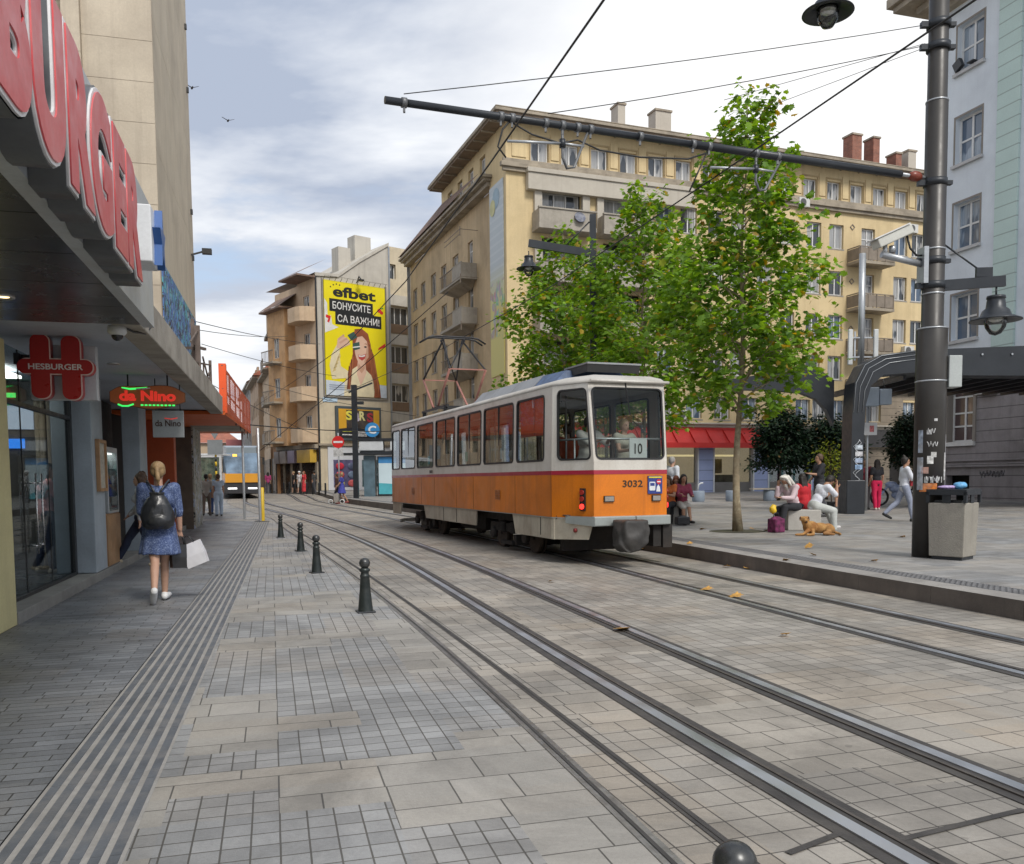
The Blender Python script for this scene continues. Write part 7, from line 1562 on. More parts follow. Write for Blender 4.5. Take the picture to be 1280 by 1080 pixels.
mb=MB(); mb.prism([(-.42,3.85),(.42,3.85),(0,3.15)],lambda u,v,w_:(u,w_,v),.03); mb.build('triangle',pm('sign back grey',(.33,.36,.38),.5,.3),YS); MB().box(-.32,.32,0,.03,2.5,3.13).build('square_plate',MC['sign back grey'],YS)
mb=MB()
for k in range(14): mb.m=k%2; mb.cyl((0,.06,.2*k),(0,.06,.2*k+.2),.045,n=10)
mb.build('striped_post',[pm('post yellow',(.62,.42,.02),.5),M_blk],YS)
q=at(263,600,39); SH=thing('stop_shelter','white framed tram stop shelter with a poster at the left end of the street','shelter',(q.x,39,gz(39)))
mb=MB(); mb.box(-.5,-.42,0,.08,0,2.5); mb.box(.42,.5,0,.08,0,2.5); mb.box(-.42,.42,0,.08,2.42,2.5); mb.box(-.42,.42,0,.08,.35,.42); mb.box(-.5,.5,.1,1.4,2.52,2.6); mb.build('frame',M_wht,SH)
MB().box(-.42,.42,.03,.05,.42,2.42).build('poster',pm('shelter poster',(.10,.13,.10),.3,0,.8,3,dirt=(.3,.28,.2),damt=.6,dscale=2.5),SH)
q=at(424,600,46); NE=thing('no_entry_sign','round red no entry sign with white bar above a small plate','sign',(q.x,46,gz(46)+.15))
MB().cyl((0,0,0),(0,0,3.6),.04,n=8).build('post',M_galv,NE); mb=MB(); mb.cyl((0,-.05,3.12),(0,-.08,3.12),.32,n=28); mb.build('disc',pm('sign red',(.60,.02,.02),.4),NE); MB().box(-.24,.24,-.09,-.082,3.07,3.17).build('bar',M_wht,NE); MB().box(-.26,.26,-.06,-.03,2.35,2.72).build('small_plate',pm('small plate',(.45,.45,.45),.5,0,.4,9),NE)
q=at(445,600,47.5); DP=thing('dark_lamp_post','tall dark post standing before the framed poster','pole',(q.x,47.5,gz(47.5)+.1))
MB().box(-.14,.14,-.12,.12,0,6.3).build('post',M_dk,DP); mb=MB(); mb.bar((-.3,0,5.9),(1.0,0,6.4),.08,.08); mb.box(.1,.5,-.15,.15,5.25,5.4); mb.build('arm',M_dk,DP)
q=at(470,600,50.5); KS=thing('stop_kiosk','grey kiosk with white roof boxes, blue lit poster and a round blue sign on top','kiosk',(q.x,50.5,gz(50)+.12),R(4))
mb=MB(); mb.box(-2.0,2.2,-.3,1.6,2.55,2.65); mb.box(-.9,2.2,-.1,1.4,2.65,2.75); mb.build('roof',M_dk,KS)
MB().box(-.95,.45,0,1.2,2.78,3.35).build('roof_box',pm('kiosk white',(.55,.58,.60),.5),KS,bevel=.03); MB().box(.85,2.0,0,1.2,2.78,3.35).build('roof_box',MC['kiosk white'],KS,bevel=.03); MB().box(-1.0,2.1,-.05,1.3,3.36,3.5).build('roof_trim',M_dk,KS)
MB().box(-.7,-.05,0,1.0,.1,2.5).build('cabinet',pm('kiosk cabinet',(.10,.16,.20),.4,0,.3,2,coat=.4),KS)
o=MB().box(.1,1.95,-.05,.1,.15,2.45).build('poster_case',M_dk,KS); MB().box(.17,1.88,-.06,-.05,.25,2.4).build('poster',pm('pale blue poster',(.48,.58,.62),.5,0,.08,1,emit=(.6,.8,.9),estr=.10),o); MB().box(.17,1.88,-.066,-.061,2.05,2.4).build('poster_band',pm('poster blue',(.05,.25,.55),.5),o); mb=MB(); mb.poly([(.17,-.068,.25),(1.88,-.068,.25),(1.88,-.068,.45),(.9,-.068,.85),(.17,-.068,.9)]); mb.build('poster_wave',pm('poster teal',(.08,.42,.50),.5),o,fixn=False)
mb=MB(); mb.cyl((.0,-.02,3.5),(.0,-.02,3.7),.03,n=8); mb.build('sign_stem',M_galv,KS); mb=MB(); mb.cyl((-.15,-.05,3.98),(-.15,-.12,3.98),.42,n=28); mb.build('round_sign',pm('round sign blue',(.03,.22,.50),.4),KS); text_part('C','lettering',M_wht,KS,(-.38,-.13,3.75),(PI/2,0,0),w=.46,h=.46,off=.03,ext=.004)
# concrete seats and blocks on the square
M_bench=pm('pale concrete seat',(.47,.45,.41),.8,0,.08,2,dirt=(.27,.25,.22),damt=.5,streak=.3,bump=.4); M_bb=pm('blue grey block',(.26,.31,.38),.7,0,.1,3)
q=at(1003,655,19.7); o=MB().box(-.36,.36,-.24,.24,0,.46).build('bench',M_bench,None,(q.x,19.7,plz(19.7)),(0,0,R(-8)),bevel=.015); tag(o,'pale concrete bench block under the two seated men','bench')
q=at(838,650,22.4); o=MB().box(-.75,.45,-.25,.25,0,.45).build('bench',M_bench,None,(q.x,22.6,plz(22.4)),(0,0,R(-6)),bevel=.015); tag(o,'pale concrete bench block under the seated girls beside the tram','bench')
for px,lb in ((873,'blue grey drum planter with a bent white pipe'),(915,'blue grey drum planter behind the nearest tree trunk'),(962,'blue grey drum planter below the left clipped tree')):
    q=at(px,620,37.5); t=thing('drum_planter',lb,'planter',(q.x,37.5,plz(37.5)),0,'blue grey drum planters on the square'); MB().lathe([(.24,0),(.27,.05),(.27,.44),(.25,.47),(.21,.47),(.21,.40),(0,.40)],n=20,caps=False).build('drum',M_bb,t)
    if px==873: mb=MB(); mb.tube([(-.02,0,.4),(.0,0,.72),(.1,0,.80),(.2,0,.80)],.035,8); mb.build('pipe',M_wht,t)
    if px==962: MB().box(-.8,.5,-.3,.3,.50,.56).build('table_board',pm('board pale',(.4,.36,.3),.7),t)
# birds
for px,py,D,s,lb in ((240,110,40,.34,'dark bird gliding beside the tall beige wall'),(285,151,45,.36,'small grey bird flying in the open sky')):
    q=at(px,py,D); t=thing('bird',lb,'bird',q,R(30)); MB().ell((0,0,0),(.05,.13,.045),10,8).build('body',pm('bird grey',(.08,.08,.09),.8),t)
    mb=MB(); mb.poly([(0,.05,.01),(s*.9,-.02,.12),(s*.8,-.09,.10),(0,-.05,.01)]); mb.poly([(0,.05,.01),(-s*.9,-.02,.12),(-s*.8,-.09,.10),(0,-.05,.01)]); mb.poly([(0,-.1,0),(.04,-.2,0),(-.04,-.2,0)]); mb.build('wings',MC['bird grey'],t,fixn=False)
# blocks across the side street, seen mostly as reflections
for i,(y0,h_) in enumerate(((34,15),(48,18))):
    q=LF.w(-8.5,y0-6,0); o=thing('side_street_house',['ochre house behind the graffiti pillar across the side street','second ochre house set back behind the graffiti pillar'][i],'building',(q.x,q.y,.2),LF.a); mb=MB(); wall(mb,(0,0,0),(0,1,0),(1,0,0),0,12.5,0,h_,[(1+k*2.4,2.2+k*2.4,3.5+3.1*j,5.2+3.1*j) for k in range(5) for j in range(int(h_/3.2)-1)],.2); mb.poly([(0,0,0),(-8,0,0),(-8,0,h_),(0,0,h_)]); mb.build('wall',M_side,o,fixn=False); MB().box(-8,-.25,.1,12.4,.1,h_-.1).build('inner_wall',MC['dark room'],o)
# ================================================================ people
SK={'light':(.52,.31,.22),'tan':(.40,.22,.14),'brown':(.25,.13,.08)}
def skin(k): return pm('skin '+k,SK[k],.55,0,.06,6,fine=.03)
def cloth(n,c,var=.10,scale=7,rough=.85,bump=.25): return pm('cloth '+n,c,rough,0,var,scale,bump=bump,bscale=45)
HAIRC={'blond':(.30,.20,.10),'brown':(.09,.05,.03),'dark':(.018,.013,.01),'white':(.62,.60,.55),'red':(.22,.07,.03),'grey':(.30,.29,.28)}
def hairm(k): return pm('hair '+k,HAIRC[k],.6,0,.3,12,bump=.5,bscale=70)
def dirv(a,side=0.0): return Vector((side,math.sin(a),-math.cos(a))).normalized()
def person(label,loc,rz,H=1.7,legs=((0,0,.03),(0,0,.03)),arms=((0,.1,.15),(0,.1,.15)),lean=0.0,headt=(0,0),hair=('short','brown'),skn='light',top=None,bottom=None,dress=None,shoes=('shoes',(.05,.05,.05)),seat=None,fem=False,sleeve=.5,leglen=1.0,fine=False,group=None,fp=(0,0),hands=None,beard=None,hat=None,bulk=1.0,twist=0.0,neckc=None):
    """legs/arms = (right,left): legs (hip flex, knee flex, spread), arms (shoulder flex, spread, elbow flex) in radians; facing +Y, right = +X"""
    t=thing('person',label,'person',loc,rz,group); s=H/1.70; vx=.0125 if fine else .019; cvx=.014 if fine else .021
    J={}; pel=Vector((0,0,0))
    for k,sd in ((0,1),(1,-1)):
        hf,kf,sp=legs[k]; hip=pel+Vector((sd*.088,0,-.03)); kn=hip+dirv(hf,sd*sp)*.42; an=kn+dirv(hf-kf,sd*sp*.3)*.41; ft=fp[k]; toe=an+Vector((sd*.03,math.cos(ft)*.17,-.045+math.sin(ft)*.17)); heel=an+Vector((0,-.035*math.cos(ft),-.045-.035*math.sin(ft)))
        J['hip',k],J['kn',k],J['an',k],J['toe',k],J['heel',k]=hip,kn,an,toe,heel
    L_=lambda l:Vector((0,math.sin(lean),math.cos(lean)))*l
    wa=pel+L_(.14); ch=pel+L_(.33); nk=pel+L_(.505)+Vector((0,.0,0)); hd=nk+Vector((math.sin(headt[1])*.13,math.sin(lean+headt[0])*.145+.015,math.cos(lean+headt[0])*.145))
    sw=(.165 if fem else .185)*(bulk**.5)
    for k,sd in ((0,1),(1,-1)):
        sf,sp,ef=arms[k][:3]; inn=arms[k][3] if len(arms[k])>3 else 0; sh=pel+L_(.455)+Vector((sd*sw,twist*sd,0)); el=sh+dirv(sf,sd*sp)*.285; wr=el+dirv(sf+ef,-sd*inn)*.245; J['sh',k],J['el',k],J['wr',k]=sh,el,wr; J['hd',k]=wr+(wr-el).normalized()*.10
    low=min(J['toe',0].z,J['toe',1].z,J['heel',0].z,J['heel',1].z)-.035
    z0=(seat/s+.10 if seat is not None else -low)
    off=Vector((0,0,z0)); 
    T=lambda p:(p+off)*s
    for k in list(J): J[k]=T(J[k])
    wa,ch,nk,hd,pe=T(wa),T(ch),T(nk),T(hd),T(pel)
    b_=bulk; S=skin(skn); rb=(1,0,0)
    def torso(m,g):
        m.ell(pe,((.150+g)*s*b_,(.105+g)*s*b_,(.115+g)*s)); m.cap(pe,wa,(.118+g)*s*b_,(.108+g)*s*b_,12,.80,(0,1,0)); m.ell(wa,((.128+g)*s*b_,(.092+g)*s*b_,(.12+g)*s)); m.ell(ch,((.150 if fem else .165)*s*b_+g*s,(.105+g)*s*b_,(.15+g)*s))
        for k in (0,1): m.cap(ch.lerp(J['sh',k],.45)+Vector((0,0,.02*s)),J['sh',k],(.075+g)*s,(.058+g)*s)
        if fem:
            for q in (-1,1): m.ell(ch+Vector((q*.065*s,.078*s*b_,-.01)),(.055+g)*s)
    def leg(m,k,f,g):
        hp,kn,an=J['hip',k],J['kn',k],J['an',k]; m.cap(hp,kn,(.083+g)*s*b_,(.055+g)*s)
        if f>.5:
            e=kn.lerp(an,min(1,(f-.5)*2)); mid=kn.lerp(an,.33)+Vector((0,-.012*s,0)); m.cap(kn,mid if (f-.5)*2>.33 else e,(.052+g)*s,(.052+g)*s)
            if (f-.5)*2>.33: m.cap(mid,e,(.052+g)*s,(.036+g)*s)
    def arm(m,k,f,g):
        sh,el,wr=J['sh',k],J['el',k],J['wr',k]
        if f<=.5: m.cap(sh,sh.lerp(el,f*2),(.052+g)*s*b_,(.046+g)*s)
        else: m.cap(sh,el,(.050+g)*s*b_,(.040+g)*s); m.cap(el,el.lerp(wr,(f-.5)*2),(.040+g)*s,(.030+g)*s)
    m=MB(); torso(m,0)
    for k,sd in ((0,1),(1,-1)):
        leg(m,k,1,0); arm(m,k,1,0); a,h_=J['an',k],J['toe',k]; m.cap(J['heel',k],h_,.034*s,.028*s); m.cap(a,J['heel',k],.036*s,.034*s)
        wr,hh=J['wr',k],J['hd',k]; d=(hh-wr).normalized(); side=Vector((1,0,0)) if abs(d.x)<.7 else Vector((0,1,0)); side=(side-d*side.dot(d)).normalized(); nn=d.cross(side)
        curl=.5 if not (hands and hands[k]) else 1.25; pc=wr+d*.045*s
        m.cap(wr+d*.01*s,pc+d*.03*s,.026*s,.036*s,10,.5,nn)
        for q,(o_,l_) in enumerate(((-.030,.062),(-.011,.072),(.010,.068),(.029,.052))):
            b0=pc+d*.04*s+side*o_*s; fd=(d*math.cos(curl*.5)-nn*math.sin(curl*.5)*1).normalized(); b1=b0+fd*l_*.5*s; fd2=(d*math.cos(curl)-nn*math.sin(curl)).normalized(); m.cap(b0,b1,.0098*s,.009*s,8); m.cap(b1,b1+fd2*l_*.45*s,.009*s,.008*s,8)
        th=wr+d*.035*s-side*.032*s*sd; m.cap(th,th+(d*.7-side*.6*sd-nn*.3).normalized()*.055*s,.012*s,.009*s,8)
    m.cap(nk-Vector((0,.0,.04*s)),nk.lerp(hd,.55),.052*s,.050*s)
    hr=Matrix.Rotation(-(lean+headt[0])*1.0,3,'X')@Matrix.Rotation(twist*0,3,'Z'); hv=lambda x,y,z:hd+hr@Vector((x*s,y*s,z*s))
    m.ell(hv(0,-.008,.03),(.076*s,.094*s,.088*s),16,12,hr); m.ell(hv(0,.022,-.035),(.058*s,.066*s,.072*s),14,10,hr); m.cap(hv(0,.088,.005),hv(0,.104,-.022),.010*s,.013*s,8); m.ell(hv(0,.06,-.088),(.030*s,.026*s,.020*s)); m.ell(hv(0,.078,-.055),(.026*s,.016*s,.012*s)); m.ell(hv(0,.078,.028),(.05*s,.018*s,.010*s))
    for sd in (-1,1): m.ell(hv(sd*.078,-.005,-.005),(.010*s,.018*s,.028*s),8,6)
    remesh(m,'body',S,t,vx,3,.5)
    mb=MB()
    for sd in (-1,1): mb.ell(hv(sd*.030,.084,.008),(.0125*s,.008*s,.0075*s),8,6)
    mb.build('eyes',pm('eye dark',(.03,.02,.015),.2),t); mb=MB(); mb.ell(hv(0,.093,-.056),(.024*s,.006*s,.006*s),8,6); mb.build('mouth',pm('lips',(.30,.10,.09),.5),t)
    # clothes
    if bottom:
        nm,c=bottom[:2]; m=MB(); g=bottom[2] if len(bottom)>2 else .012
        m.ell(pe,((.150+g)*s*b_,(.108+g)*s*b_,(.105+g)*s))
        for k in (0,1): leg(m,k,leglen,g)
        remesh(m,nm,cloth(nm+str(c),c),t,cvx,3)
    if dress:
        c,hem,fl=dress[:3]; m=MB(); torso(m,.016)
        for k in (0,1): arm(m,k,sleeve,.014)
        z1=pe.z+.03*s; hz_=hem
        kc=(J['kn',0]+J['kn',1])/2; n=10; rg=[]; mm=MB()
        for j in range(n+1):
            u=j/n; z=z1*(1-u)+hz_*u; cx_=pe.lerp(kc,u*.8); rw=(.155*b_+fl*u)*s; row=[]
            for q in range(28):
                a_=2*PI*q/28; rip=1+.05*u*math.sin(q*2.2+1)+.02*math.sin(q*5); row.append(mm.addv((cx_.x+rw*rip*math.cos(a_),cx_.y+rw*.78*rip*math.sin(a_),z+.012*u*math.sin(q*1.7))))
            rg.append(row)
        for a_,c_ in zip(rg,rg[1:]):
            for q in range(28): mm.face((a_[q],a_[(q+1)%28],c_[(q+1)%28],c_[q]),True)
        mm.face(rg[0]); mm.face(rg[-1][::-1]); m.v+=mm.v; o_=len(m.v)-len(mm.v); m.f+=[tuple(i+o_ for i in f) for f in mm.f]; m.sm+=mm.sm; m.mi+=mm.mi
        remesh(m,'dress',dress[3] if len(dress)>3 else cloth('dress'+str(c),c,.35,14),t,cvx,2)
    if top:
        nm,c=top[:2]; g=top[2] if len(top)>2 else .018; m=MB(); torso(m,g)
        for k in (0,1): arm(m,k,sleeve,g*.9)
        m.cap(pe+Vector((0,0,-.02*s)),wa,(.125+g)*s*b_,(.115+g)*s*b_,12,.85,(0,1,0)); remesh(m,nm,top[3] if len(top)>3 else cloth(nm+str(c),c),t,cvx,3)
    if shoes:
        nm,c=shoes
        for k in (0,1):
            m=MB(); h_,e,a_=J['heel',k],J['toe',k],J['an',k]; m.cap(h_+Vector((0,0,.004)),h_.lerp(e,.6),.042*s,.042*s); m.cap(h_.lerp(e,.5),e+(e-h_).normalized()*.02*s,.040*s,.033*s); m.cap(h_,a_.lerp(h_,.4),.042*s,.042*s); remesh(m,'shoe',cloth('shoe'+str(c),c,.1,8,.6),t,.012,2)
    st,hc=hair; hm=hairm(hc)
    if st!='bald':
        m=MB(); m.ell(hv(0,-.022,.047),(.086*s,.098*s,.086*s),16,12,hr); m.ell(hv(0,-.05,.0),(.080*s,.066*s,.085*s),12,10,hr)
        for sd in (-1,1): m.ell(hv(sd*.068,-.02,.01),(.022*s,.05*s,.05*s),8,8,hr)
        if st=='long':
            for x in (-.055,0,.055): m.cap(hv(x,-.055,.0),hv(x*1.2,-.085,-.26),.045*s,.03*s)
            for sd in (-1,1): m.cap(hv(sd*.075,.0,.03),hv(sd*.085,-.01,-.20),.028*s,.022*s)
        if st=='pony': m.ell(hv(0,-.12,.035),.030*s); m.cap(hv(.0,-.13,.02),hv(.012,-.15,-.10),.030*s,.026*s); m.cap(hv(.012,-.15,-.08),hv(.016,-.125,-.17),.026*s,.010*s); m.ell(hv(0,-.03,.055),(.084*s,.100*s,.078*s),14,10,hr)
        if st=='curly':
            for q in range(40): a_=q*2.4; z=-.06+.2*q/40; r_=.09*math.cos((q/40-.35)*1.6); m.ell(hv(r_*math.cos(a_),-.03+r_*math.sin(a_)*(.9 if math.sin(a_)<0 else .35),z),.034*s,8,6)
        if st=='bun': m.ell(hv(0,-.05,.14),.042*s)
        if st=='mane':
            for x in (-.07,-.035,0,.035,.07): m.cap(hv(x,-.05,.06),hv(x*1.5,-.06,-.17),.05*s,.035*s)
            for sd in (-1,1): m.cap(hv(sd*.078,.01,.07),hv(sd*.10,.03,-.12),.032*s,.028*s)
            m.ell(hv(0,.0,.10),(.085*s,.095*s,.045*s))
        remesh(m,'hair',hm,t,.011 if fine else .014,2)
    if beard: m=MB(); m.ell(hv(0,.055,-.075),(.056*s,.05*s,.05*s)); m.cap(hv(0,.07,-.09),hv(0,.09,-.25),.052*s,.025*s); m.ell(hv(0,.085,-.045),(.042*s,.02*s,.014*s)); remesh(m,'beard',hairm(beard),t,.012,2)
    if hat: m=MB(); m.ell(hv(0,-.005,.07),(.095*s,.108*s,.072*s),14,10,hr); m.ell(hv(0,.10,.055),(.06*s,.07*s,.008*s),12,6,hr); remesh(m,'cap',cloth('cap'+str(hat),hat),t,.014,2)
    t['_']=0; del t['_']
    return t,J,dict(hd=hd,nk=nk,ch=ch,wa=wa,pe=pe,s=s)
def world(t,p): 
    a=t.rotation_euler.z; return Vector(t.location)+Vector((p.x*math.cos(a)-p.y*math.sin(a),p.x*math.sin(a)+p.y*math.cos(a),p.z))
def spot(px,D,zf=gz,dz=0.0):
    q=at(px,600,D); return Vector((q.x,D,zf(D)+dz))
W_=R(14.7)     # heading along the left pavement, away from the camera
# --- woman in the blue dress
def denimprint():
    m,t,N,L,B=nt('blue speckled dress'); co=N.new('ShaderNodeTexCoord').outputs['Object']; a=nnoise(N,L,co,62,2,.5,dist=1.5); f=nramp(N,L,a,.52,.60); c=mixc(N,L,f,(.055,.085,.20),(.20,.26,.42)); f2=nramp(N,L,nnoise(N,L,vscale(N,L,co,(9,9,1.6)),1.5,3),.35,.65,.75,1.15); s=N.new('ShaderNodeVectorMath'); s.operation='SCALE'; L.new(c,s.inputs[0]); L.new(f2,s.inputs['Scale']); L.new(s.outputs[0],B.inputs['Base Color']); B.inputs['Roughness'].default_value=.9
    bp=N.new('ShaderNodeBump'); bp.inputs['Strength'].default_value=.6; bp.inputs['Distance'].default_value=.02; L.new(nnoise(N,L,vscale(N,L,co,(14,14,2)),1.2,3),bp.inputs['Height']); L.new(bp.outputs[0],B.inputs['Normal']); return m
p=gp(203,752); 
Wm,J,K=person('woman in a blue speckled dress and white sneakers walking away with two shopping bags',p,W_+R(2),1.74,legs=((.24,.10,-.13),(-.30,.42,-.08)),arms=((.02,.16,.30),(.15,.12,.95)),hair=('pony','blond'),skn='light',dress=((.06,.09,.2),.60,.06,denimprint()),shoes=('sneaker',(.70,.70,.70)),fem=True,sleeve=.60,fine=True,fp=(.0,-.75),hands=(1,0),bulk=1.16,headt=(.05,.0),lean=.03)
BP=thing('backpack','slouchy black leather backpack worn by the woman in the blue dress','backpack',world(Wm,K['ch']+Vector((0,-.17,-.10))),Wm.rotation_euler.z)
M_lea=pm('black leather',(.018,.020,.024),.38,0,.2,6,bump=.6,bscale=18,coat=.2)
m=MB(); m.lathe([(.02,-.27),(.12,-.275),(.175,-.24),(.195,-.16),(.185,-.06),(.155,.03),(.115,.10),(.075,.145),(.095,.17),(.085,.185),(.03,.15)],(0,-.02,0),28,sy=.58)
for v in m.v:
    k_=.022*noise.noise(v*11)+.012*noise.noise(v*27); v.x*=1+k_*4; v.y+=k_; v.z+=k_*.6
m.ell((.01,-.115,-.17),(.12,.035,.075),16,10); remesh(m,'bag_body',M_lea,BP,.010,2)
mb=MB()
for sd in (-1,1): mb.tube([(sd*.01,.0,.14),(sd*.055,.035,.22),(sd*.105,.075,.295),(sd*.125,.15,.325),(sd*.13,.22,.28)],.013,8)
for sd in (-1,1): mb.tube([(sd*.16,.0,-.20),(sd*.20,.08,-.12),(sd*.19,.16,.0)],.010,8)
mb.build('strap',M_lea,BP)
hw=world(Wm,J['hd',0]); 
def paperbag(label,loc,rz,c,w_,h_,d_,tilt):
    t=thing('shopping_bag',label,'shopping bag',loc,rz); mt=pm('paper bag '+str(c),c,.45,0,.06,5,coat=.3,bump=.3,bscale=9); mb=MB(); mb.M=Matrix.Rotation(tilt,4,'Y')
    i0=[mb.addv(q) for q in ((-w_/2*.9,-d_/2,-h_-.10),(w_/2*.9,-d_/2,-h_-.10),(w_/2*.9,d_/2,-h_-.10),(-w_/2*.9,d_/2,-h_-.10))]; i1=[mb.addv(q) for q in ((-w_/2,-d_/4,-.10),(w_/2,-d_/4,-.105),(w_/2,d_/4,-.10),(-w_/2,d_/4,-.10))]; im=[mb.addv(q) for q in ((-w_/2,-d_/2,-h_*.55-.1),(w_/2,-d_/2,-h_*.55-.1),(w_/2,d_/2,-h_*.55-.1),(-w_/2,d_/2,-h_*.55-.1))]
    mb.face(i0[::-1])
    for a_,b_ in ((i0,im),(im,i1)):
        for k in range(4): mb.face((a_[k],a_[(k+1)%4],b_[(k+1)%4],b_[k]))
    o=mb.build('paper',mt,t,fixn=False); mb=MB(); mb.M=Matrix.Rotation(tilt,4,'Y')
    for y in (-d_/4,d_/4): mb.tube([(-w_*.22,y,-.11),(-w_*.12,y*.4,-.02),(0,0,.0),(w_*.12,y*.4,-.02),(w_*.22,y,-.11)],.005,6)
    mb.build('handle',M_blk,t); return t
hb=paperbag('black paper shopping bag in the right hand of the woman in blue',hw+Vector((.01,-.02,.01)),Wm.rotation_euler.z+R(25),(.012,.012,.014),.24,.30,.10,R(3))
hb=paperbag('glossy white shopping bag beside the black one in the hand of the woman in blue',hw+Vector((.06,.03,.01)),Wm.rotation_euler.z+R(-12),(.68,.68,.72),.28,.30,.11,R(-22))
# --- person entering the shop behind her
q=LF.w(-.12,5.85,.06); 
P2,J2,K2=person('person in navy trousers and beige shoes stepping towards the shop behind the woman in blue',(q.x+.42,q.y+.35,gz(q.y)+.05),W_+R(88),1.66,legs=((.62,.15,.0),(-.28,.25,.0)),arms=((.3,.1,.5),(-.1,.1,.2)),hair=('curly','brown'),top=('shirt',(.62,.64,.66)),bottom=('trousers',(.02,.028,.06),.02),shoes=('shoe',(.50,.42,.30)),sleeve=.9,fem=True)
cb=thing('shoulder_bag','white bag with black strap on the back of the person stepping into the shop','bag',world(P2,K2['ch']+Vector((0,-.16,-.08))),P2.rotation_euler.z); m=MB(); m.ell((0,-.02,-.05),(.15,.07,.17),14,10); remesh(m,'bag_body',cloth('pale bag',(.58,.62,.66)),cb,.014,2); mb=MB(); mb.tube([(.08,.02,.1),(.13,.08,.24),(.15,.18,.28)],.014,6); mb.tube([(-.08,.02,.1),(-.13,.08,.24),(-.15,.18,.28)],.014,6); mb.build('strap',M_blk,cb)
# --- inside the burger shop
q=LF.w(-.72,4.45,.135); a_,J3,K3=person('woman in pink top and dark jeans standing behind the glass front of the shop',q,W_+R(-60),1.66,legs=((.05,.03,.05),(-.08,.05,.05)),arms=((.5,.1,1.0),(.2,.1,.8)),hair=('long','dark'),top=('blouse',(.66,.34,.35)),bottom=('jeans',(.03,.04,.07),.014),shoes=('shoe',(.4,.36,.3)),sleeve=.7,fem=True,skn='tan')
q=LF.w(-.78,4.95,.135); person('person in beige trousers just behind the woman in pink inside the shop',q,W_+R(-75),1.66,legs=((.05,.03,.05),(-.1,.1,.05)),arms=((.5,.1,1.2),(.2,.1,.8)),hair=('short','dark'),top=('shirt',(.42,.42,.42)),bottom=('trousers',(.36,.30,.22),.02),sleeve=.7)
# --- old man, young man, dog on the bench block
bl=bpy.data.objects['bench'].location; bz=plz(19.7)
OM,J4,K4=person('old man with long white hair and beard in a pale pink shirt sitting bowed',(bl.x-.22,bl.y-.08,bz),R(125),1.70,seat=.46,legs=((1.45,1.45,.10),(1.60,1.35,-.05)),arms=((.75,.02,2.25,.25),(.55,.05,1.1,.65)),lean=.42,headt=(.35,0),hair=('mane','white'),beard='white',skn='tan',top=('shirt',(.60,.47,.50)),bottom=('trousers',(.022,.023,.028),.022),shoes=('sneaker',(.03,.03,.035)),sleeve=.95,fine=True)
YM,J5,K5=person('young man in white T-shirt and pale grey jeans sitting bent over on the bench',(bl.x+.30,bl.y+.10,bz),R(-78),1.74,seat=.46,legs=((1.32,1.30,.12),(1.42,1.05,.10)),arms=((.80,.05,2.2,.25),(.80,.05,1.5,.3)),lean=.52,headt=(.35,0),hair=('short','dark'),skn='tan',top=('T-shirt',(.66,.68,.74)),bottom=('jeans',(.47,.49,.47),.024),shoes=('sneaker',(.60,.58,.57)),sleeve=.42,fine=True)
q=spot(1006,20.6,plz); person('dark haired person in red partly hidden between the two seated men',q,R(20),1.6,seat=.46,legs=((1.4,1.4,.1),(1.4,1.4,.1)),lean=.15,hair=('long','dark'),top=('top',(.50,.02,.03)),bottom=('trousers',(.02,.02,.03)),sleeve=.9,fem=True)
q=spot(970,19.0,plz); o=thing('holdall','red and dark blue checked bag standing at the left end of the bench','bag',(q.x,18.95,bz),R(30)); m=MB(); m.box(-.15,.15,-.12,.12,.0,.30); m.ell((0,0,.30),(.14,.11,.05)); remesh(m,'bag_body',cloth('checked red blue',(.13,.02,.07),.9,9),o,.014,3); mb=MB(); mb.tube([(-.1,0,.32),(-.06,0,.42),(.06,0,.42),(.1,0,.32)],.01,6); mb.build('handle',M_blk,o)
m=MB(); m.ell((0,0,0),(.08,.07,.10),12,8)
for v in m.v: v*=1+.4*noise.noise(v*18)
o=m.build('yellow_bag',pm('yellow plastic',(.75,.50,.03),.4,0,.2,9),None,(spot(967,19.1,plz).x,19.1,bz+.50)); tag(o,'crumpled yellow plastic bag hanging beside the knees of the old man','bag')
# dog
dg=gp(1020,669,plz); DG=thing('dog','ginger dog lying on the paving in front of the bench with its head raised','dog',(dg.x,dg.y,dg.z),R(4))
def fur():
    m,t,N,L,B=nt('ginger fur'); co=N.new('ShaderNodeTexCoord').outputs['Object']; f=nramp(N,L,nnoise(N,L,co,5,4,.6,dist=.6),.38,.62); c=mixc(N,L,f,(.30,.13,.035),(.50,.29,.10)); sp=N.new('ShaderNodeSeparateXYZ'); L.new(co,sp.inputs[0]); f2=nramp(N,L,nnoise(N,L,co,2.3,2),.50,.62,0,.6); c=mixc(N,L,f2,c,(.20,.08,.03)); L.new(c,B.inputs['Base Color']); B.inputs['Roughness'].default_value=.85
    bp=N.new('ShaderNodeBump'); bp.inputs['Strength'].default_value=.9; bp.inputs['Distance'].default_value=.012; L.new(nnoise(N,L,vscale(N,L,co,(1.0,1,2.2)),70,3),bp.inputs['Height']); L.new(bp.outputs[0],B.inputs['Normal']); return m
m=MB(); m.ell((-.12,0,.17),(.17,.115,.135)); m.ell((.08,.02,.15),(.20,.115,.115)); m.ell((.26,.03,.13),(.145,.12,.115)); m.cap((-.20,-.02,.20),(-.27,-.05,.30),.085,.07)
m.ell((-.285,-.075,.335),(.078,.085,.072)); m.cap((-.29,-.12,.32),(-.30,-.20,.30),.045,.032); m.ell((-.302,-.215,.305),.02)
for sd in (-1,1): m.cap((-.285+sd*.065,-.055,.385),(-.285+sd*.098,-.085,.325),.024,.016)
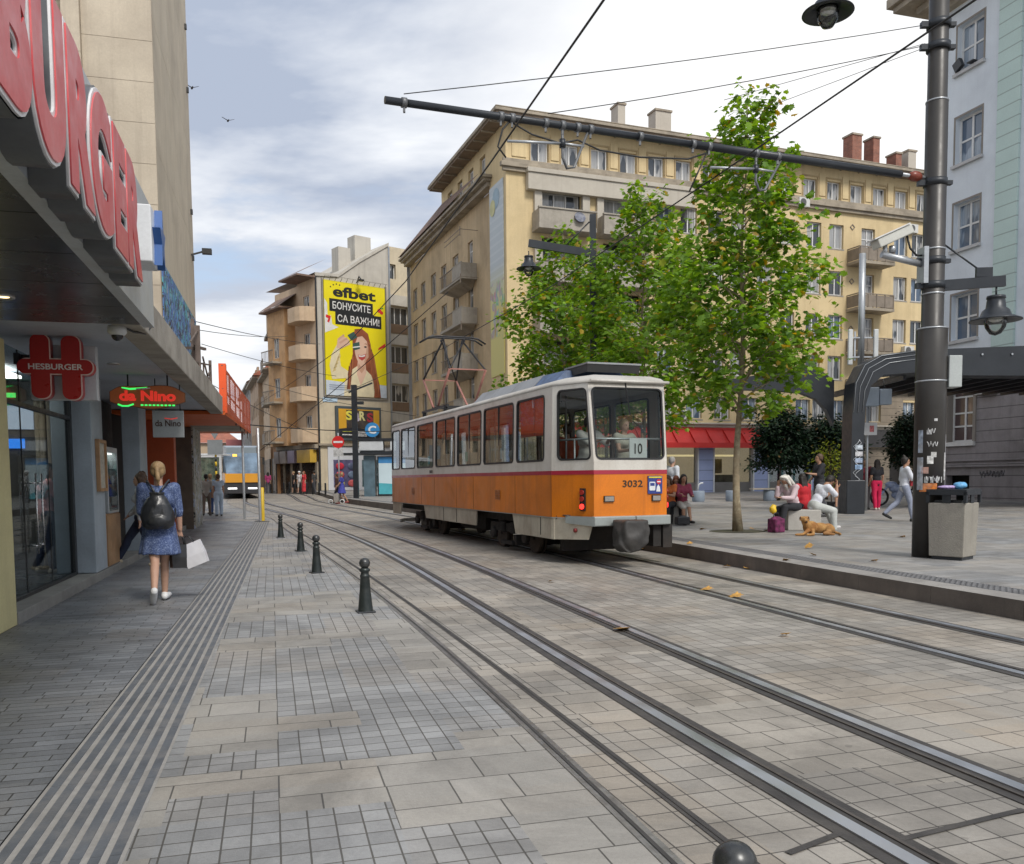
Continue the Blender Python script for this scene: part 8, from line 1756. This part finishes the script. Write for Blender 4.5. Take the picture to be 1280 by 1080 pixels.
m.cap((-.22,-.10,.10),(-.36,-.20,.035),.045,.030); m.cap((-.36,-.20,.035),(-.46,-.19,.03),.028,.028); m.ell((-.49,-.19,.03),(.045,.03,.024))
m.cap((-.12,-.11,.10),(-.16,-.24,.035),.045,.030); m.cap((-.16,-.24,.035),(-.27,-.27,.03),.028,.028); m.ell((-.29,-.27,.03),(.042,.03,.024))
m.ell((.27,-.07,.12),(.11,.07,.095)); m.cap((.22,-.12,.07),(.10,-.18,.05),.055,.035); m.cap((.10,-.18,.05),(.24,-.22,.035),.030,.026); m.ell((.27,-.22,.03),(.05,.028,.024))
m.cap((.37,.02,.07),(.46,-.10,.03),.035,.028); m.cap((.46,-.10,.03),(.42,-.24,.03),.030,.020)
remesh(m,'body',fur(),DG,.010,3)
MB().ell((-.303,-.234,.312),(.017,.012,.012),8,6).build('nose',M_blk,DG); mb=MB()
for sd in (-1,1): mb.ell((-.288+sd*.032,-.150,.355),(.009,.006,.009),8,6)
mb.build('eyes',M_blk,DG)
m=MB()
for sd in (-1,1): m.ell((-.285+sd*.085,-.075,.36),(.022,.03,.045))
remesh(m,'ears',pm('brown ear fur',(.13,.06,.025),.9,0,.2,9),DG,.009,2)
m=MB(); m.ell((-.300,-.20,.285),(.034,.04,.022)); remesh(m,'dark_muzzle',pm('dark muzzle fur',(.09,.045,.025),.9,0,.2,9),DG,.008,2)
# --- girls by the tram
b2=bpy.data.objects['bench.001'].location; bz2=plz(22.4)
def sitter(lb,px,D,rz,**k): q=spot(px,D,plz); return person(lb,q,rz,1.62,seat=.45,fem=True,**k)
sitter('girl in an orange top at the tram edge of the seated group',838,22.3,R(150),legs=((1.35,1.2,.05),(1.5,1.3,.0)),arms=((.5,.1,1.2,.3),(.5,.1,1.2,.3)),lean=.25,headt=(.25,0),hair=('long','brown'),top=('top',(.62,.16,.04)),bottom=('trousers',(.03,.03,.035)),sleeve=.25,skn='tan',shoes=('sneaker',(.55,.54,.52)))
sitter('red haired girl in the middle of the seated group holding something white',845,22.6,R(170),legs=((1.35,1.25,.08),(1.4,1.3,.08)),arms=((.6,.1,1.1,.3),(.6,.1,1.1,.3)),lean=.30,headt=(.30,0),hair=('long','red'),top=('top',(.05,.04,.04)),bottom=('trousers',(.02,.02,.022)),sleeve=.25,skn='light')
sitter('dark haired girl in maroon top and shorts, right end of the seated group',853,22.3,R(188),legs=((1.35,1.15,.05),(1.45,1.0,-.12)),arms=((.5,.1,1.0,.3),(.5,.1,1.0,.2)),lean=.12,headt=(.05,0),hair=('long','dark'),top=('top',(.26,.04,.08)),bottom=('shorts',(.5,.48,.44)),leglen=.25,sleeve=.9,skn='tan')
q=spot(853,21.6,plz); o=thing('black_bag','black bag lying at the feet of the seated girls','bag',q,R(15)); m=MB(); m.box(-.17,.17,-.10,.10,.02,.22); m.ell((0,0,.2),(.15,.09,.06)); remesh(m,'bag_body',M_lea,o,.016,3)
person('grey haired man in a white shirt seen from behind the seated girls',spot(840,25.0,plz),R(-60),1.76,legs=((.1,.05,.05),(-.1,.05,.05)),hair=('short','grey'),top=('shirt',(.64,.67,.72)),bottom=('trousers',(.10,.11,.14)),bulk=1.15)
# --- right hand plaza
person('man in a black T-shirt carrying something red behind the young man in white',spot(1024,25.0,plz),R(95),1.80,legs=((.1,.05,.05),(-.1,.05,.05)),arms=((.2,.1,.5),(.5,.1,1.2)),hair=('short','brown'),top=('T-shirt',(.022,.022,.028)),bottom=('trousers',(.05,.05,.06)),bulk=1.15,skn='tan')
person('person in dark shorts half hidden behind the left edge of the black column',spot(1050,28.6,plz),R(-20),1.72,legs=((.12,.05,.04),(-.2,.2,.04)),hair=('short','dark'),top=('T-shirt',(.05,.05,.06)),bottom=('shorts',(.02,.02,.03)),leglen=.45,skn='tan')
person('woman in a dark red top and grey trousers standing just right of the black column',spot(1081,29.0,plz),R(160),1.68,legs=((.05,.02,.05),(-.05,.05,.05)),arms=((.2,.1,.6),(.1,.1,.3)),hair=('long','brown'),top=('top',(.20,.03,.045)),bottom=('trousers',(.20,.20,.21)),fem=True,skn='tan')
person('woman in black top and bright crimson trousers walking away',spot(1096,28.6,plz),R(10),1.66,legs=((.1,.03,.05),(-.1,.1,.05)),arms=((-.1,.15,.3),(.1,.1,.4)),hair=('long','dark'),top=('top',(.02,.02,.025)),bottom=('trousers',(.55,.01,.07),.025),fem=True,skn='tan',shoes=('shoe',(.6,.55,.5)),sleeve=.3)
WW,J6,K6=person('dark haired woman in white T-shirt and pale jeans walking right with a small red bag',spot(1131,22.4,plz),R(-95),1.68,legs=((.30,.15,.0),(-.38,.45,.0)),arms=((.45,.1,1.7),(-.1,.1,.3)),hair=('bun','dark'),top=('T-shirt',(.66,.68,.74)),bottom=('jeans',(.28,.31,.40),.016),shoes=('shoe',(.02,.02,.02)),fem=True,skn='tan',fp=(0,-.5),bulk=1.05)
o=thing('crossbody_bag','small dark red bag on a strap across the woman in white T-shirt','bag',world(WW,K6['pe']+Vector((.10,.12,.08))),WW.rotation_euler.z); m=MB(); m.box(-.07,.07,-.03,.03,-.07,.06); remesh(m,'bag_body',cloth('maroon bag',(.30,.02,.03)),o,.010,2); mb=MB(); mb.tube([(-.05,0,.05),(-.12,.05,.25),(-.20,-.02,.42)],.008,6); mb.build('strap',MC["cloth maroon bag"],o)
# motor scooter by the doorway
q=spot(1122,31.5,plz); MS=thing('parked_motorcycle','small parked motorcycle with a blue and white tank near the doorway','motorcycle',q,R(80))
for y in (-.62,.62): 
    mb=MB(); mb.lathe([(.30,-.05),(.33,-.03),(.33,.03),(.30,.05),(.26,.03),(.26,-.03),(.30,-.05)],n=24,caps=False)
    for v in mb.v: v.x,v.y,v.z=v.z,v.x+y,v.y+.33
    o=mb.build('wheel',M_rub,MS); mb=MB(); mb.cyl((-.03,y,.33),(.03,y,.33),.06,n=12)
    for k in range(6): mb.bar((0,y,.33),(0,y+.27*math.cos(k*PI/3),.33+.27*math.sin(k*PI/3)),.02,.02)
    mb.build('rim',M_galv,o)
m=MB(); m.ell((0,-.05,.62),(.13,.35,.16)); m.ell((0,.22,.78),(.12,.22,.12)); m.cap((0,.35,.7),(0,.58,.4),.05,.04); m.ell((0,.0,.40),(.12,.22,.15)); remesh(m,'fairing',pm('fairing blue white',(.25,.30,.45),.35,0,.7,3,coat=.5),MS,.02,2)
m=MB(); m.ell((0,-.32,.80),(.12,.34,.06)); remesh(m,'saddle',M_rub,MS,.02,2); mb=MB(); mb.tube([(-.32,.28,1.0),(-.1,.36,.98),(.1,.36,.98),(.32,.28,1.0)],.016,8); mb.build('handlebar',M_blk,MS)
# --- passengers in the tram
def inside(lb,x,y,rz,**k): return person(lb,TF.w(x,y,.86),TF.a+rz,**k)
PL,J7,K7=inside('blonde woman in pale top holding a phone to her ear at the rear tram window',.20,.62,R(195),H=1.66,legs=((0,0,.05),(0,0,.05)),arms=((.35,.12,1.25),(.75,.35,2.0,.35)),hair=('short','blond'),skn='light',top=('top',(.50,.46,.38)),bottom=('trousers',(.15,.17,.25)),fem=True,sleeve=.2,bulk=1.12,headt=(0,0))
o=MB().box(-.035,.035,-.006,.006,-.07,.07).build('phone',M_blk,None,world(PL,J7['hd',1])+Vector((0,0,.02)),(.2,.1,PL.rotation_euler.z),bevel=.004); tag(o,'dark phone held to the ear of the blonde tram passenger','phone')
inside('man in a pale T-shirt leaning with folded arms on the rear rail of the tram',-.42,.88,R(200),H=1.72,legs=((0,0,.08),(0,0,.08)),arms=((.95,.1,1.0,.7),(.95,.1,1.0,.7)),hair=('short','dark'),skn='tan',top=('T-shirt',(.52,.48,.44)),bottom=('trousers',(.04,.045,.06)),lean=.12,bulk=1.2)
inside('seated passenger in dark clothes in the slanted corner of the tram',-.68,1.75,R(-20),H=1.65,seat=.40,legs=((1.5,1.5,.1),(1.5,1.5,.1)),hair=('short','dark'),top=('jacket',(.03,.03,.04)),bottom=('trousers',(.03,.03,.04)),skn='tan')
inside('standing passenger in an orange red shirt inside the tram behind the leaning man',-.1,2.4,R(10),H=1.68,hair=('short','brown'),top=('shirt',(.45,.10,.05)),bottom=('trousers',(.05,.05,.08)),skn='tan')
for i,(y,c,hc,lb) in enumerate(((3.9,(.30,.28,.26),'grey','grey haired passenger seated at the second side window of the tram'),(5.8,(.45,.05,.05),'dark','passenger in red seated at the third side window of the tram'),(7.7,(.10,.14,.22),'brown','passenger in navy seated at the fourth side window of the tram'),(11.4,(.40,.40,.42),'dark','passenger in grey seated near the front of the tram'))):
    inside(lb,-.68,y,R(-8),H=1.62,seat=.40,legs=((1.5,1.5,.1),(1.5,1.5,.1)),hair=('short',hc),top=('shirt',c),bottom=('trousers',(.04,.04,.05)),skn='tan')
q=F2.w(.15,1.0,z2+.95); person('driver in a white shirt behind the windscreen of the distant tram',q,F2.a+PI,1.7,seat=.3,legs=((1.4,1.4,.1),(1.4,1.4,.1)),arms=((.8,.1,.8,.1),(.8,.1,.8,.1)),hair=('short','grey'),top=('shirt',(.7,.7,.7)),bottom=('trousers',(.05,.05,.06)),skn='light')
# --- far pedestrians
person('man in a white cap, white shirt and dark trousers standing before the kiosk poster',spot(503,48,gz,.12),R(100),1.72,legs=((.05,.02,.06),(-.05,.05,.06)),hair=('short','grey'),hat=(.75,.75,.75),top=('shirt',(.68,.68,.70)),bottom=('trousers',(.015,.018,.03)),skn='brown',leglen=1)
BW,J8,K8=person('woman in a royal blue dress pushing a small trolley across the tracks',spot(427,46),R(95),1.66,legs=((.25,.1,.0),(-.25,.3,.0)),arms=((.3,.1,.5),(.3,.1,.5)),hair=('bun','blond'),dress=((.05,.06,.32),.55,.12),fem=True,skn='tan',bulk=1.15,shoes=('shoe',(.25,.05,.05)),sleeve=.3)
person('person in dark brown walking just left of the woman in royal blue',spot(421,46.6),R(95),1.64,legs=((.35,.15,.0),(-.35,.3,.0)),hair=('short','brown'),top=('shirt',(.10,.05,.04)),bottom=('shorts',(.05,.05,.08)),leglen=.5,skn='tan')
q=spot(420,45.6); TY=thing('shopping_trolley','small two wheeled trolley pushed beside the woman in royal blue','trolley',q,R(90)); mb=MB(); mb.box(-.15,.15,-.12,.12,.15,.55); mb.build('bag_body',cloth('trolley grey',(.3,.28,.26)),TY,bevel=.02)
for x in (-.3,.3): mb=MB(); mb.lathe([(.10,-.02),(.13,-.02),(.13,.02),(.10,.02)],(0,0,0),16,caps=False); mb.build('wheel',M_wht,TY,(0,x,.13),(0,PI/2,0))
for px,D,lb,kw in ((367,66,'person in black at the left of the trio before the shops',dict(top=('shirt',(.02,.02,.02)),bottom=('shorts',(.03,.03,.04)),leglen=.5,hair=('short','blond'))),(374.5,65.5,'person in a white shirt in the middle of the trio before the shops',dict(top=('shirt',(.62,.60,.60)),bottom=('shorts',(.4,.38,.35)),leglen=.5,hair=('short','grey'),hat=(.7,.7,.7))),(380,65,'woman in a long red dress at the right of the trio before the shops',dict(dress=((.55,.04,.05),.15,.08),fem=True,hair=('long','red')))):
    person(lb,spot(px,D,gz,.1),R(100+px%3*20),1.68,legs=((.15,.08,.03),(-.15,.15,.03)),skn='light',**kw)
for px,D,lb,kw in ((272.5,34.6,'woman in a pale blue jumpsuit seen from behind near the stop',dict(top=('top',(.45,.55,.68)),bottom=('trousers',(.45,.55,.68),.03),fem=True,hair=('short','brown'),sleeve=.2)),(262.5,36.2,'blond person in a bright blue top near the stop shelter',dict(top=('top',(.03,.25,.50)),bottom=('jeans',(.05,.09,.22)),hair=('short','blond'))),(257.5,35,'person in pale clothes at the left edge of the group near the shelter',dict(top=('shirt',(.45,.42,.38)),bottom=('shorts',(.2,.15,.12)),hair=('short','dark'))),(446,57,'person in a pale top half hidden behind the dark lamp post',dict(top=('top',(.55,.55,.60)),bottom=('trousers',(.1,.1,.12)),hair=('short','brown'))),(393,62,'dark clothed pedestrian by the yellow shop sign',dict(top=('shirt',(.05,.05,.05)),bottom=('trousers',(.05,.05,.06)),hair=('short','dark'))),(335,70,'pedestrian in magenta beyond the distant tram',dict(top=('top',(.35,.04,.15)),bottom=('trousers',(.05,.05,.06)),hair=('long','dark'))),(345,74,'far pedestrian in dark red walking along the shops',dict(top=('top',(.22,.03,.03)),bottom=('trousers',(.04,.04,.05)),hair=('short','brown')))):
    person(lb,spot(px,D,gz,.0 if D<50 else .1),R(10+px*7%90),1.68,legs=((.15,.08,.03),(-.15,.15,.03)),skn='tan',**kw)
